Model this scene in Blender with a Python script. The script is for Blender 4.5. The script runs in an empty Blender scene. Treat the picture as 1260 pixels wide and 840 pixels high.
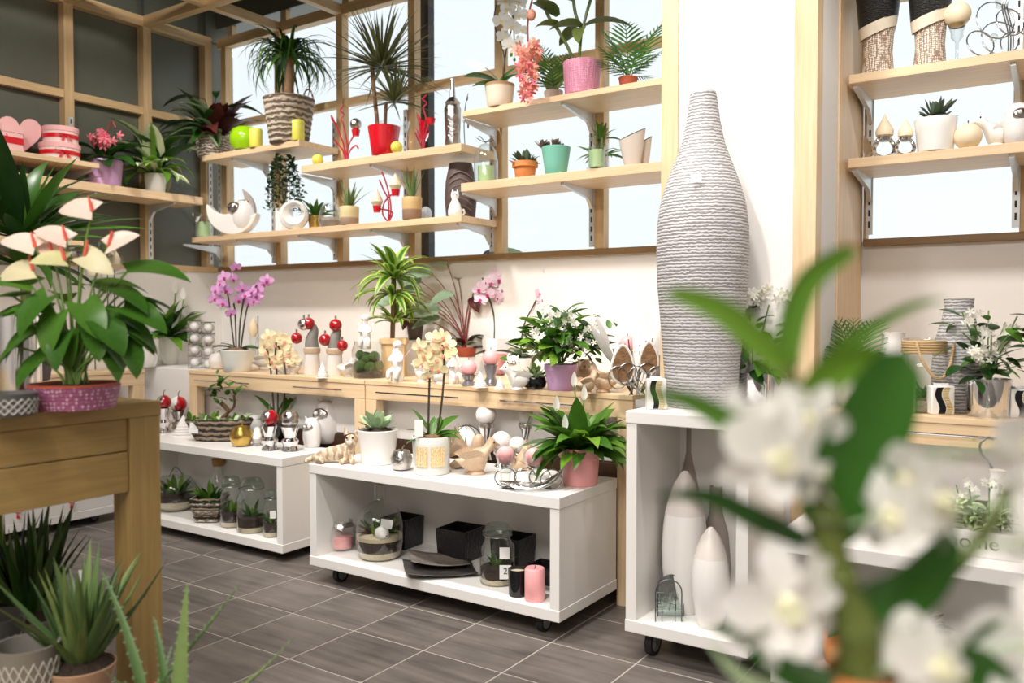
import bpy, math, random
from mathutils import Matrix, Vector, Euler
S = bpy.context.scene
COL = S.collection
PI = math.pi
YAW = 0.5900            # heading of the view: things that face the shop floor are turned by it
H0 = 1.25

# ---------------------------------------------------------------- camera, world, lights, exposure
cam = bpy.data.cameras.new('camera')
cam.sensor_width = 36.0
cam.lens = 29.714
cam.clip_start = 0.02
cam.dof.use_dof = True
cam.dof.focus_distance = 3.6
cam.dof.aperture_fstop = 2.1
co = bpy.data.objects.new('camera', cam); COL.objects.link(co)
co.location = (0, 0, H0)
co.rotation_euler = (math.radians(90 - 1.708), 0, math.radians(33.805))
S.camera = co

w = bpy.data.worlds.new('overcast_daylight'); S.world = w; w.use_nodes = True
wn = w.node_tree.nodes; wl = w.node_tree.links
bg = wn['Background']; bg.inputs[1].default_value = 1.06
bg.inputs[0].default_value = (0.915, 0.968, 0.995, 1)

def spot(x, y, z, tx, ty, tz, power, size=70, blend=0.6, r=0.09, col=(1.0, 0.955, 0.905)):
    d = bpy.data.lights.new('ceiling_or_fill_spot', 'SPOT'); d.energy = power; d.spot_size = math.radians(size)
    d.spot_blend = blend; d.shadow_soft_size = r; d.color = col
    o = bpy.data.objects.new('ceiling_or_fill_spot', d); COL.objects.link(o); o.location = (x, y, z)
    o.rotation_euler = (Vector((tx, ty, tz)) - Vector((x, y, z))).to_track_quat('-Z', 'Y').to_euler()
def panel(x, y, z, sx, sy, power, col=(1.0, 0.95, 0.9)):
    d = bpy.data.lights.new('added_fill_panel', 'AREA'); d.shape = 'RECTANGLE'; d.size = sx; d.size_y = sy
    d.energy = power; d.color = col
    o = bpy.data.objects.new('added_fill_panel', d); COL.objects.link(o); o.location = (x, y, z)
for sx_, pw in ((-4.3, 145), (-3.2, 145), (-2.1, 114), (-1.15, 94), (-0.2, 108)):
    spot(sx_, 2.35, 3.35, sx_ + 0.1, 3.75, 1.15, pw, 84, 0.7)
for sx_, pw in ((-3.9, 120), (-2.6, 160), (-1.4, 160)):
    spot(sx_, 1.4, 3.4, sx_ - 0.1, 2.9, 0.4, pw, 70, 0.8)
spot(-3.5, 2.3, 3.35, -5.30, 3.0, 2.35, 120, 80, 0.8)  # added spot without a known fixture, brightens the dark left wall
spot(-3.2, 1.0, 3.4, -5.30, 2.0, 2.3, 60, 70, 0.9)  # second added spot, lifts the nearer part of the left wall
spot(-1.3, 0.0, 3.4, -2.3, 1.2, 1.2, 75, 60, 0.8)  # unseen spot added to light the plants on the near table
spot(0.45, -0.35, 3.3, -0.22, 0.62, 1.15, 74, 50, 0.8)  # added to brighten the foreground orchid, no such lamp in view
panel(-0.9, -1.3, 3.5, 3.4, 1.6, 190)  # unseen fill added overhead for more frontal light into the carts
S.view_settings.view_transform = 'Standard'; S.view_settings.look = 'None'
S.view_settings.gamma = 1.0; S.view_settings.use_curve_mapping = False
S.view_settings.exposure = 0.08
S.cycles.use_denoising = True
S.cycles.max_bounces = 8; S.cycles.transparent_max_bounces = 16
S.cycles.diffuse_bounces = 4; S.cycles.glossy_bounces = 4; S.cycles.transmission_bounces = 6
S.cycles.caustics_reflective = False; S.cycles.caustics_refractive = False
S.cycles.sample_clamp_indirect = 4.0

# ---------------------------------------------------------------- materials
def lin(c):
    return tuple(((v / 255) / 12.92 if v / 255 <= 0.04045 else ((v / 255 + 0.055) / 1.055) ** 2.4) for v in c) + (1.0,)
def newmat(name):
    m = bpy.data.materials.new(name); m.use_nodes = True
    nt = m.node_tree; b = nt.nodes['Principled BSDF']
    return m, nt, b, nt.nodes, nt.links
def plain(name, c, rough=0.5, metal=0.0, var=0.0, bump=0.0, scale=30.0, coat=0.0, spec=0.5):
    m, nt, b, N, Lk = newmat(name)
    b.inputs['Base Color'].default_value = lin(c); b.inputs['Roughness'].default_value = rough
    b.inputs['Metallic'].default_value = metal; b.inputs['Coat Weight'].default_value = coat
    b.inputs['Specular IOR Level'].default_value = spec
    if var or bump:
        tc = N.new('ShaderNodeTexCoord'); no = N.new('ShaderNodeTexNoise'); no.inputs['Scale'].default_value = scale
        no.inputs['Detail'].default_value = 4
        Lk.new(tc.outputs['Object'], no.inputs['Vector'])
        if var:
            mx = N.new('ShaderNodeMix'); mx.data_type = 'RGBA'
            a = lin(c); mx.inputs[6].default_value = tuple(v * (1 - var) for v in a[:3]) + (1,)
            mx.inputs[7].default_value = tuple(min(1, v * (1 + var)) for v in a[:3]) + (1,)
            Lk.new(no.outputs['Fac'], mx.inputs[0]); Lk.new(mx.outputs[2], b.inputs['Base Color'])
        if bump:
            bp = N.new('ShaderNodeBump'); bp.inputs['Strength'].default_value = bump; bp.inputs['Distance'].default_value = 0.01
            Lk.new(no.outputs['Fac'], bp.inputs['Height']); Lk.new(bp.outputs[0], b.inputs['Normal'])
    return m
def wood(name, c1, c2, axis, rough=0.45, fine=60.0):
    m, nt, b, N, Lk = newmat(name)
    tc = N.new('ShaderNodeTexCoord'); mp = N.new('ShaderNodeMapping'); no = N.new('ShaderNodeTexNoise')
    oi = N.new('ShaderNodeObjectInfo'); ad = N.new('ShaderNodeVectorMath'); ad.operation = 'ADD'
    sc = [fine, fine, fine]; sc['xyz'.index(axis)] = fine * 0.05
    mp.inputs['Scale'].default_value = sc
    Lk.new(tc.outputs['Object'], ad.inputs[0]); Lk.new(oi.outputs['Random'], ad.inputs[1])
    Lk.new(ad.outputs[0], mp.inputs[0]); Lk.new(mp.outputs[0], no.inputs['Vector'])
    no.inputs['Scale'].default_value = 1.0; no.inputs['Detail'].default_value = 5; no.inputs['Roughness'].default_value = 0.6
    cr = N.new('ShaderNodeValToRGB'); cr.color_ramp.elements[0].position = 0.3; cr.color_ramp.elements[1].position = 0.7
    cr.color_ramp.elements[0].color = lin(c1); cr.color_ramp.elements[1].color = lin(c2)
    Lk.new(no.outputs['Fac'], cr.inputs[0]); Lk.new(cr.outputs[0], b.inputs['Base Color'])
    bp = N.new('ShaderNodeBump'); bp.inputs['Strength'].default_value = 0.06; bp.inputs['Distance'].default_value = 0.004
    Lk.new(no.outputs['Fac'], bp.inputs['Height']); Lk.new(bp.outputs[0], b.inputs['Normal'])
    b.inputs['Roughness'].default_value = rough
    return m
def glassy(name, tint=(1, 1, 1), gloss=0.10, rough=0.02, graze=0.65):
    m = bpy.data.materials.new(name); m.use_nodes = True
    N = m.node_tree.nodes; Lk = m.node_tree.links; N.remove(N['Principled BSDF'])
    tr = N.new('ShaderNodeBsdfTransparent'); tr.inputs[0].default_value = tuple(tint) + (1,)
    gl = N.new('ShaderNodeBsdfGlossy'); gl.inputs['Roughness'].default_value = rough
    lw = N.new('ShaderNodeLayerWeight'); lw.inputs['Blend'].default_value = 0.35
    mr = N.new('ShaderNodeMath'); mr.operation = 'MULTIPLY_ADD'; mr.inputs[1].default_value = graze; mr.inputs[2].default_value = gloss
    mx = N.new('ShaderNodeMixShader')
    Lk.new(lw.outputs['Facing'], mr.inputs[0]); Lk.new(mr.outputs[0], mx.inputs[0])
    Lk.new(tr.outputs[0], mx.inputs[1]); Lk.new(gl.outputs[0], mx.inputs[2])
    Lk.new(mx.outputs[0], N['Material Output'].inputs[0])
    return m
def leafmat(name, c1, c2, rough=0.38, stripe=None, trans=0.22, edge=None):
    m, nt, b, N, Lk = newmat(name)
    oi = N.new('ShaderNodeObjectInfo'); tc = N.new('ShaderNodeTexCoord'); no = N.new('ShaderNodeTexNoise')
    no.inputs['Scale'].default_value = 9.0
    Lk.new(tc.outputs['Object'], no.inputs['Vector'])
    av = N.new('ShaderNodeMath'); av.operation = 'MULTIPLY_ADD'; av.inputs[1].default_value = 0.65
    hf = N.new('ShaderNodeMath'); hf.operation = 'MULTIPLY'; hf.inputs[1].default_value = 0.5
    Lk.new(no.outputs['Fac'], hf.inputs[0]); Lk.new(oi.outputs['Random'], av.inputs[0]); Lk.new(hf.outputs[0], av.inputs[2])
    mx = N.new('ShaderNodeMix'); mx.data_type = 'RGBA'; mx.inputs[6].default_value = lin(c1); mx.inputs[7].default_value = lin(c2)
    Lk.new(av.outputs[0], mx.inputs[0]); out = mx.outputs[2]
    if stripe:
        at = N.new('ShaderNodeAttribute'); at.attribute_name = 'across'
        cr = N.new('ShaderNodeValToRGB'); e = cr.color_ramp.elements
        e[0].position = stripe[1]; e[0].color = (1, 1, 1, 1); e[1].position = stripe[2]; e[1].color = (0, 0, 0, 1)
        if stripe[1] > stripe[2]:
            e[0].position = stripe[2]; e[0].color = (0, 0, 0, 1); e[1].position = stripe[1]; e[1].color = (1, 1, 1, 1)
        m2 = N.new('ShaderNodeMix'); m2.data_type = 'RGBA'; m2.inputs[7].default_value = lin(stripe[0])
        Lk.new(at.outputs['Fac'], cr.inputs[0]); Lk.new(cr.outputs[0], m2.inputs[0]); Lk.new(out, m2.inputs[6]); out = m2.outputs[2]
    Lk.new(out, b.inputs['Base Color']); b.inputs['Roughness'].default_value = rough
    b.inputs['Specular IOR Level'].default_value = 0.45
    tl = N.new('ShaderNodeBsdfTranslucent'); Lk.new(out, tl.inputs[0])
    ms = N.new('ShaderNodeMixShader'); ms.inputs[0].default_value = trans
    Lk.new(b.outputs[0], ms.inputs[1]); Lk.new(tl.outputs[0], ms.inputs[2]); Lk.new(ms.outputs[0], N['Material Output'].inputs[0])
    return m
def banded(name, c1, c2, scale, axis='z', rough=0.6, bump=0.4, dist=2.0, metal=0.0, low=0.35, high=0.65):
    """rings or ribs: a wave along one axis, as wicker rounds, wound rope or combed clay"""
    m, nt, b, N, Lk = newmat(name)
    tc = N.new('ShaderNodeTexCoord'); wv = N.new('ShaderNodeTexWave'); wv.bands_direction = axis.upper()
    wv.inputs['Scale'].default_value = scale; wv.inputs['Distortion'].default_value = dist; wv.inputs['Detail'].default_value = 3
    wv.inputs['Detail Scale'].default_value = 3.0
    Lk.new(tc.outputs['Object'], wv.inputs['Vector'])
    cr = N.new('ShaderNodeValToRGB'); e = cr.color_ramp.elements
    e[0].position = low; e[1].position = high; e[0].color = lin(c1); e[1].color = lin(c2)
    Lk.new(wv.outputs['Fac'], cr.inputs[0]); Lk.new(cr.outputs[0], b.inputs['Base Color'])
    bp = N.new('ShaderNodeBump'); bp.inputs['Strength'].default_value = bump; bp.inputs['Distance'].default_value = 0.01
    Lk.new(wv.outputs['Fac'], bp.inputs['Height']); Lk.new(bp.outputs[0], b.inputs['Normal'])
    b.inputs['Roughness'].default_value = rough; b.inputs['Metallic'].default_value = metal
    return m
def twotone(name, c1, c2, z, soft=0.004, rough=0.6):
    """glaze over bare clay: the colour changes at height z of the pot"""
    m, nt, b, N, Lk = newmat(name)
    tc = N.new('ShaderNodeTexCoord'); sp = N.new('ShaderNodeSeparateXYZ'); mr = N.new('ShaderNodeMapRange')
    Lk.new(tc.outputs['Object'], sp.inputs[0]); Lk.new(sp.outputs[2], mr.inputs[0])
    mr.inputs[1].default_value = z - soft; mr.inputs[2].default_value = z + soft
    mx = N.new('ShaderNodeMix'); mx.data_type = 'RGBA'; mx.inputs[6].default_value = lin(c1); mx.inputs[7].default_value = lin(c2)
    Lk.new(mr.outputs[0], mx.inputs[0]); Lk.new(mx.outputs[2], b.inputs['Base Color']); b.inputs['Roughness'].default_value = rough
    return m
def dotted(name, c1, c2, scale, size=0.35, rough=0.5, bump=0.5):
    m, nt, b, N, Lk = newmat(name)
    tc = N.new('ShaderNodeTexCoord'); vo = N.new('ShaderNodeTexVoronoi'); vo.inputs['Scale'].default_value = scale
    vo.inputs['Randomness'].default_value = 0.25
    Lk.new(tc.outputs['Object'], vo.inputs['Vector'])
    cr = N.new('ShaderNodeValToRGB'); e = cr.color_ramp.elements
    e[0].position = size; e[0].color = lin(c2); e[1].position = size + 0.12; e[1].color = lin(c1)
    Lk.new(vo.outputs['Distance'], cr.inputs[0]); Lk.new(cr.outputs[0], b.inputs['Base Color'])
    bp = N.new('ShaderNodeBump'); bp.inputs['Strength'].default_value = bump; bp.inputs['Distance'].default_value = 0.005; bp.invert = True
    Lk.new(vo.outputs['Distance'], bp.inputs['Height']); Lk.new(bp.outputs[0], b.inputs['Normal'])
    b.inputs['Roughness'].default_value = rough
    return m

OAK1, OAK2 = (214, 182, 142), (232, 205, 168)
oak_x = wood('pale_oak_along_x', OAK1, OAK2, 'x'); oak_y = wood('pale_oak_along_y', OAK1, OAK2, 'y'); oak_z = wood('pale_oak_along_z', OAK1, OAK2, 'z')
FR1, FR2 = (196, 162, 116), (218, 188, 144)
fr_x = wood('frame_timber_along_x', FR1, FR2, 'x'); fr_y = wood('frame_timber_along_y', FR1, FR2, 'y'); fr_z = wood('frame_timber_along_z', FR1, FR2, 'z')
TB1, TB2 = (154, 125, 72), (174, 145, 90)
tb_y = wood('table_timber_along_y', TB1, TB2, 'y', 0.5, 90); tb_z = wood('table_timber_along_z', TB1, TB2, 'z', 0.5, 90); tb_x = wood('table_timber_along_x', TB1, TB2, 'x', 0.5, 90)
shaded_sillwood = wood('shaded_sill_timber', (128, 100, 64), (152, 122, 82), 'x')  # darker than the frame timber: shade of the shelves put into the colour
brown_x = wood('dark_brown_board', (50, 32, 22), (84, 56, 40), 'x', 0.5, 40)
white_lam = plain('white_laminate', (238, 235, 231), 0.35)
white_wall = plain('white_painted_wall', (233, 229, 225), 0.7, var=0.02, bump=0.03, scale=60)
room_wall = plain('off_white_room_wall', (205, 200, 194), 0.8)
dark_panel = plain('dark_grey_panel', (98, 100, 88), 0.36, var=0.08, bump=0.02, scale=90)
black_ceiling = plain('black_ceiling_paint', (28, 28, 30), 0.8, var=0.1)
dark_metal = plain('dark_window_bar', (26, 24, 26), 0.5)
steel = plain('brushed_white_steel', (216, 220, 222), 0.32, 0.35)
slot_dark = plain('slot_shadow_gap', (60, 60, 62), 0.8)
chrome = plain('polished_chrome', (225, 225, 228), 0.09, 1.0)
silver = plain('silver_foil_glaze', (196, 192, 188), 0.22, 1.0, bump=0.5, scale=55)
wire = plain('silver_wire', (190, 188, 186), 0.25, 1.0)
darkwire = plain('dark_wire', (92, 92, 96), 0.4, 0.7)
goldm = plain('gold_foil', (212, 176, 96), 0.28, 1.0, bump=0.3, scale=40)
ceramic = plain('white_glazed_ceramic', (240, 237, 233), 0.22, coat=0.3)
matte_white = plain('matte_white_plaster', (228, 224, 220), 0.75, bump=0.15, scale=70)
greige = plain('matte_greige_ceramic', (205, 193, 182), 0.5)
taupe = plain('matte_taupe_ceramic', (170, 158, 150), 0.55)
brown_cer = plain('dark_brown_ceramic', (86, 70, 66), 0.5)
terracotta = plain('terracotta', (222, 138, 76), 0.7, var=0.1)
rust = plain('red_brown_clay', (165, 78, 52), 0.7, var=0.1)
mintm = plain('mint_glaze', (122, 190, 168), 0.45)
redm = plain('glossy_red', (206, 18, 36), 0.2, coat=0.4)
redwire = plain('red_coated_wire', (176, 22, 48), 0.35)
pinkm = plain('pale_pink_glaze', (242, 168, 168), 0.4)
pinkwax = plain('pink_wax', (248, 176, 178), 0.55, var=0.06, scale=25)
pinkcard = plain('pink_card', (246, 190, 188), 0.6)
lilac = plain('lilac_enamel', (214, 168, 214), 0.4)
ivory = plain('ivory_wax', (240, 222, 190), 0.5)
yellowwax = plain('yellow_green_wax', (226, 220, 92), 0.5, var=0.25, scale=14)
greenwax = plain('pale_green_wax', (186, 214, 160), 0.5, var=0.12, scale=20)
applegreen = plain('apple_green_glaze', (150, 198, 20), 0.15, coat=0.5)
blackm = plain('black_glossy_clay', (30, 29, 30), 0.28, bump=0.5, scale=90)
blackplain = plain('black_glass', (14, 14, 16), 0.08)
rubber = plain('black_rubber', (22, 22, 23), 0.6)
grey_plastic = plain('grey_plastic', (120, 122, 124), 0.35)
greymat = plain('grey_stoneware', (128, 124, 116), 0.6, var=0.12)
soilm = plain('potting_soil', (54, 40, 30), 0.95, var=0.5, bump=1.0, scale=120)
mossm = plain('cushion_moss', (70, 92, 34), 0.95, var=0.5, bump=1.0, scale=150)
pebblem = plain('pebbles', (176, 160, 146), 0.8, var=0.3, bump=1.0, scale=160)
sandm = plain('pale_sand', (214, 198, 168), 0.9, var=0.2, bump=0.6, scale=150)
barkm = plain('brown_bark', (122, 92, 66), 0.85, var=0.3, bump=1.0, scale=60)
caneM = plain('green_cane', (88, 100, 40), 0.5, var=0.25, scale=20)
darkstem = plain('dark_stem', (62, 54, 38), 0.6, var=0.2)
redstem = plain('red_stem', (134, 62, 52), 0.5, var=0.2)
greenstem = plain('green_stem', (104, 138, 58), 0.5, var=0.15)
ropem = banded('twine', (176, 142, 98), (220, 190, 146), 60, 'z', 0.8)
wicker = banded('grey_wicker', (112, 98, 84), (196, 180, 160), 9.0, 'z', 0.75, 0.9, 4.0)
wicker_dark = banded('dark_wicker', (44, 36, 30), (150, 132, 110), 10.0, 'z', 0.75, 0.9, 3.0)
barkbasket = banded('birch_strip_basket', (128, 112, 98), (206, 194, 180), 16.0, 'z', 0.8, 0.9, 6.0)
combed = banded('combed_grey_clay', (138, 135, 137), (196, 193, 193), 26.0, 'z', 0.75, 0.35, 3.5, low=0.0, high=0.55)
ribbed_pink = dotted('pink_knobbly_glaze', (206, 132, 158), (232, 172, 194), 110, 0.3)
lilac_dot = dotted('lilac_dotted_foil', (160, 92, 128), (222, 180, 204), 100, 0.28, 0.45)
woven_cream = dotted('cream_woven_glaze', (150, 124, 104), (240, 228, 212), 130, 0.40, 0.5)
catfur = banded('ginger_tabby_fur', (176, 150, 122), (214, 196, 172), 9.0, 'x', 0.7, 0.3, 8.0)
birdclay = plain('brown_white_stoneware', (196, 168, 140), 0.4, var=0.35, scale=18)
driftwood = plain('driftwood', (132, 98, 66), 0.8, var=0.35, bump=0.8, scale=40)
woodpot = wood('bleached_wood', (206, 172, 122), (226, 198, 152), 'z', 0.6, 40)
glass = glassy('clear_glass', (0.97, 0.99, 0.98), 0.05)
glass_green = glassy('greenish_glass', (0.86, 0.93, 0.89), 0.06)
pane_glass = glassy('window_glass', (0.98, 0.995, 1.0), 0.02, 0.02, 0.10)
frost = plain('frosted_plastic', (226, 226, 220), 0.35)
paper = plain('white_paper', (244, 243, 240), 0.7)
ink = plain('black_ink', (25, 25, 28), 0.6)
ribbon_red = plain('red_satin', (216, 28, 40), 0.35)
ribbon_pink = plain('pink_satin', (246, 180, 200), 0.4)
kraft = plain('kraft_edge', (196, 160, 110), 0.7)
cork = plain('cork', (186, 140, 92), 0.85, var=0.2, scale=80)
mirror = plain('mirror', (180, 190, 188), 0.03, 1.0)
fabric_dark = plain('dark_slate_dish', (70, 66, 64), 0.45, var=0.5, bump=0.4, scale=45)

L_deep = leafmat('deep_green_leaf', (22, 56, 22), (52, 92, 34), 0.3)
L_mid = leafmat('mid_green_leaf', (40, 86, 26), (88, 134, 44), 0.34)
L_bright = leafmat('bright_green_leaf', (70, 124, 30), (136, 178, 62), 0.38, trans=0.3)
L_olive = leafmat('olive_leaf', (66, 84, 40), (122, 136, 72), 0.4)
L_drac = leafmat('striped_dracaena_leaf', (44, 92, 30), (86, 134, 50), 0.36, ((178, 202, 96), 0.55, 0.35))
L_marg = leafmat('dragon_tree_leaf', (62, 84, 42), (118, 132, 78), 0.4, ((120, 92, 72), 0.9, 0.6))
L_palm = leafmat('palm_leaflet', (38, 84, 30), (84, 130, 48), 0.45)
L_maroon = leafmat('maroon_leaf', (58, 26, 26), (96, 44, 40), 0.32)
L_varieg = leafmat('variegated_leaf', (72, 122, 46), (124, 164, 70), 0.35, ((226, 234, 196), 0.45, 0.25))
L_calathea = leafmat('patterned_leaf', (28, 66, 34), (48, 92, 46), 0.3, ((164, 190, 144), 0.5, 0.2))
L_silver = leafmat('silvery_leaf', (112, 142, 112), (168, 190, 160), 0.45)
L_succ = leafmat('succulent_leaf', (142, 172, 128), (196, 214, 172), 0.5, trans=0.05)
L_succdark = leafmat('dark_succulent_leaf', (52, 74, 58), (98, 112, 84), 0.5, trans=0.05)
L_echev = leafmat('grey_pink_succulent', (120, 112, 104), (158, 140, 126), 0.55, trans=0.05)
L_aloe = leafmat('aloe_leaf', (62, 92, 52), (104, 132, 76), 0.45, trans=0.05)
L_snake = leafmat('snake_plant_leaf', (76, 104, 58), (126, 148, 86), 0.45, trans=0.05)
L_ivy = leafmat('small_dark_foliage', (26, 62, 24), (62, 104, 40), 0.45)
L_dend = leafmat('orchid_leaf', (34, 82, 22), (62, 116, 34), 0.3, trans=0.3)
F_white = leafmat('white_petal', (246, 244, 236), (252, 251, 246), 0.55, trans=0.35)
F_cream = leafmat('cream_petal', (246, 230, 178), (250, 240, 206), 0.55, trans=0.3)
F_orchid = leafmat('mauve_petal', (216, 154, 212), (234, 184, 228), 0.55, trans=0.3)
F_blush = leafmat('blush_petal', (242, 210, 228), (248, 228, 240), 0.55, trans=0.3)
F_pink = leafmat('pink_petal', (228, 92, 120), (246, 152, 156), 0.5, trans=0.3)
F_coral = leafmat('salmon_bract', (238, 158, 140), (246, 186, 160), 0.5, trans=0.3)
F_spathe = leafmat('pale_pink_spathe', (248, 206, 192), (250, 236, 220), 0.3, trans=0.2)
F_green = leafmat('young_green_spathe', (206, 212, 138), (238, 224, 190), 0.35, trans=0.25)
F_lip = plain('pale_throat_lip', (244, 242, 206), 0.6)
F_mag = plain('magenta_lip', (180, 22, 110), 0.5)
F_yel = plain('yellow_throat', (222, 216, 120), 0.6)
F_dendro = leafmat('dendrobium_petal', (246, 244, 238), (252, 250, 246), 0.5, trans=0.4)

def tile_mat():
    m, nt, b, N, Lk = newmat('grey_streaked_tile')
    tc = N.new('ShaderNodeTexCoord'); oi = N.new('ShaderNodeObjectInfo'); ml = N.new('ShaderNodeMath'); ml.operation = 'MULTIPLY'; ml.inputs[1].default_value = 37.0
    ad = N.new('ShaderNodeVectorMath'); ad.operation = 'ADD'; mp = N.new('ShaderNodeMapping'); mp.inputs['Scale'].default_value = (2.2, 26, 1)
    no = N.new('ShaderNodeTexNoise'); no.inputs['Scale'].default_value = 1.0; no.inputs['Detail'].default_value = 6; no.inputs['Roughness'].default_value = 0.62
    no2 = N.new('ShaderNodeTexNoise'); no2.inputs['Scale'].default_value = 3.5; no2.inputs['Detail'].default_value = 3
    Lk.new(oi.outputs['Random'], ml.inputs[0]); Lk.new(tc.outputs['Object'], ad.inputs[0]); Lk.new(ml.outputs[0], ad.inputs[1])
    Lk.new(ad.outputs[0], mp.inputs[0]); Lk.new(mp.outputs[0], no.inputs['Vector']); Lk.new(ad.outputs[0], no2.inputs['Vector'])
    mm = N.new('ShaderNodeMath'); mm.operation = 'MULTIPLY_ADD'; mm.inputs[1].default_value = 0.6
    hf = N.new('ShaderNodeMath'); hf.operation = 'MULTIPLY'; hf.inputs[1].default_value = 0.4
    Lk.new(no2.outputs['Fac'], hf.inputs[0]); Lk.new(no.outputs['Fac'], mm.inputs[0]); Lk.new(hf.outputs[0], mm.inputs[2])
    cr = N.new('ShaderNodeValToRGB'); e = cr.color_ramp.elements
    e[0].position = 0.34; e[1].position = 0.68; e[0].color = lin((74, 69, 66)); e[1].color = lin((128, 120, 114))
    Lk.new(mm.outputs[0], cr.inputs[0]); Lk.new(cr.outputs[0], b.inputs['Base Color'])
    b.inputs['Roughness'].default_value = 0.42
    bp = N.new('ShaderNodeBump'); bp.inputs['Strength'].default_value = 0.08; bp.inputs['Distance'].default_value = 0.004
    Lk.new(no.outputs['Fac'], bp.inputs['Height']); Lk.new(bp.outputs[0], b.inputs['Normal'])
    return m
tilem = tile_mat()
grout = plain('pale_grout', (176, 168, 158), 0.85, var=0.1)

# ---------------------------------------------------------------- mesh helpers
class MB:
    def __init__(s): s.v = []; s.f = []; s.m = []; s.a = {}
    def add(s, vs, fs, mi=0, M=None):
        o = len(s.v)
        s.v += [tuple(M @ Vector(p)) for p in vs] if M else [tuple(p) for p in vs]
        s.f += [tuple(i + o for i in f) for f in fs]; s.m += [mi] * len(fs); return o
    def box(s, x0, x1, y0, y1, z0, z1, mi=0, M=None):
        v = [(x0, y0, z0), (x1, y0, z0), (x1, y1, z0), (x0, y1, z0), (x0, y0, z1), (x1, y0, z1), (x1, y1, z1), (x0, y1, z1)]
        s.add(v, [(0, 3, 2, 1), (4, 5, 6, 7), (0, 1, 5, 4), (1, 2, 6, 5), (2, 3, 7, 6), (3, 0, 4, 7)], mi, M); return s
    def lathe(s, prof, n=20, mi=0, M=None, cap0=True, cap1=True, sx=1.0, sy=1.0):
        vs = []; fs = []; k = len(prof)
        for r, z in prof:
            for j in range(n):
                a = 2 * PI * j / n; vs.append((r * math.cos(a) * sx, r * math.sin(a) * sy, z))
        for i in range(k - 1):
            for j in range(n):
                q = (j + 1) % n; fs.append((i * n + j, i * n + q, (i + 1) * n + q, (i + 1) * n + j))
        if cap0: fs.append(tuple(range(n - 1, -1, -1)))
        if cap1: fs.append(tuple((k - 1) * n + j for j in range(n)))
        s.add(vs, fs, mi, M); return s
    def ball(s, r, c=(0, 0, 0), n=14, m=9, sx=1, sy=1, sz=1, mi=0, M=None):
        vs = [(c[0], c[1], c[2] - r * sz)]; fs = []
        for i in range(1, m):
            t = PI * i / m
            for j in range(n):
                a = 2 * PI * j / n
                vs.append((c[0] + r * sx * math.sin(t) * math.cos(a), c[1] + r * sy * math.sin(t) * math.sin(a), c[2] - r * sz * math.cos(t)))
        vs.append((c[0], c[1], c[2] + r * sz)); T = len(vs) - 1
        for j in range(n):
            q = (j + 1) % n; fs.append((0, 1 + q, 1 + j)); fs.append((T, T - n + j, T - n + q))
            for i in range(m - 2):
                fs.append((1 + i * n + j, 1 + i * n + q, 1 + (i + 1) * n + q, 1 + (i + 1) * n + j))
        s.add(vs, fs, mi, M); return s
    def tube(s, pts, r, n=6, mi=0, M=None, closed=False):
        pts = [Vector(p) for p in pts]; k = len(pts); vs = []; fs = []
        rr = r if isinstance(r, (list, tuple)) else [r] * k
        up = Vector((0.31, 0.17, 0.93))
        for i, p in enumerate(pts):
            if closed: t = (pts[(i + 1) % k] - pts[i - 1])
            else: t = pts[min(i + 1, k - 1)] - pts[max(i - 1, 0)]
            t = t.normalized() if t.length > 1e-9 else Vector((0, 0, 1))
            a = t.cross(up)
            if a.length < 0.05: a = t.cross(Vector((1, 0, 0)))
            a.normalize(); b = t.cross(a)
            for j in range(n):
                g = 2 * PI * j / n; vs.append(p + (a * math.cos(g) + b * math.sin(g)) * rr[i])
        for i in range(k if closed else k - 1):
            i2 = (i + 1) % k
            for j in range(n):
                q = (j + 1) % n; fs.append((i * n + j, i * n + q, i2 * n + q, i2 * n + j))
        if not closed: fs.append(tuple(range(n - 1, -1, -1))); fs.append(tuple((k - 1) * n + j for j in range(n)))
        s.add(vs, fs, mi, M); return s
    def leaf(s, w, droop=0.5, fold=0.25, shape='ovate', n=6, mi=0, M=None, start=0.0, wave=0.0, curl=0.0):
        """one leaf of length 1 along +Y, three points wide, bending down as it goes"""
        vs = []; ac = []; y = z = 0.0; fs = []
        for i in range(n + 1):
            t = i / n; h = width(shape, t) * w * 0.5
            ang = start - droop * t
            nx, nz = -math.sin(ang), math.cos(ang)
            yb = y - (0.16 * (1 - t) ** 6 if shape == 'heart' and i == 0 else 0)
            e = fold * h; wv = wave * h * math.sin(i * 2.4)
            for sgn in (-1, 0, 1):
                lift = (e + wv * sgn) if sgn else 0
                vs.append((sgn * h + curl * t * t, (yb if sgn else y) + nx * lift, z + nz * lift)); ac.append(abs(sgn))
            y += math.cos(ang) / n; z += math.sin(ang) / n
        for i in range(n):
            for c in (0, 1): fs.append((i * 3 + c, i * 3 + c + 1, i * 3 + 4 + c, i * 3 + 3 + c))
        o = s.add(vs, fs, mi, M)
        for q, a in enumerate(ac): s.a[o + q] = a
        return s
    def prism(s, outline, y0, y1, mi=0, M=None):
        """an outline in the XZ plane given a thickness along Y"""
        n = len(outline); v = [(x, y0, z) for x, z in outline] + [(x, y1, z) for x, z in outline]
        f = [tuple(range(n)), tuple(range(2 * n - 1, n - 1, -1))] + [(j, n + j, n + (j + 1) % n, (j + 1) % n) for j in range(n)]
        s.add(v, f, mi, M); return s
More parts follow.
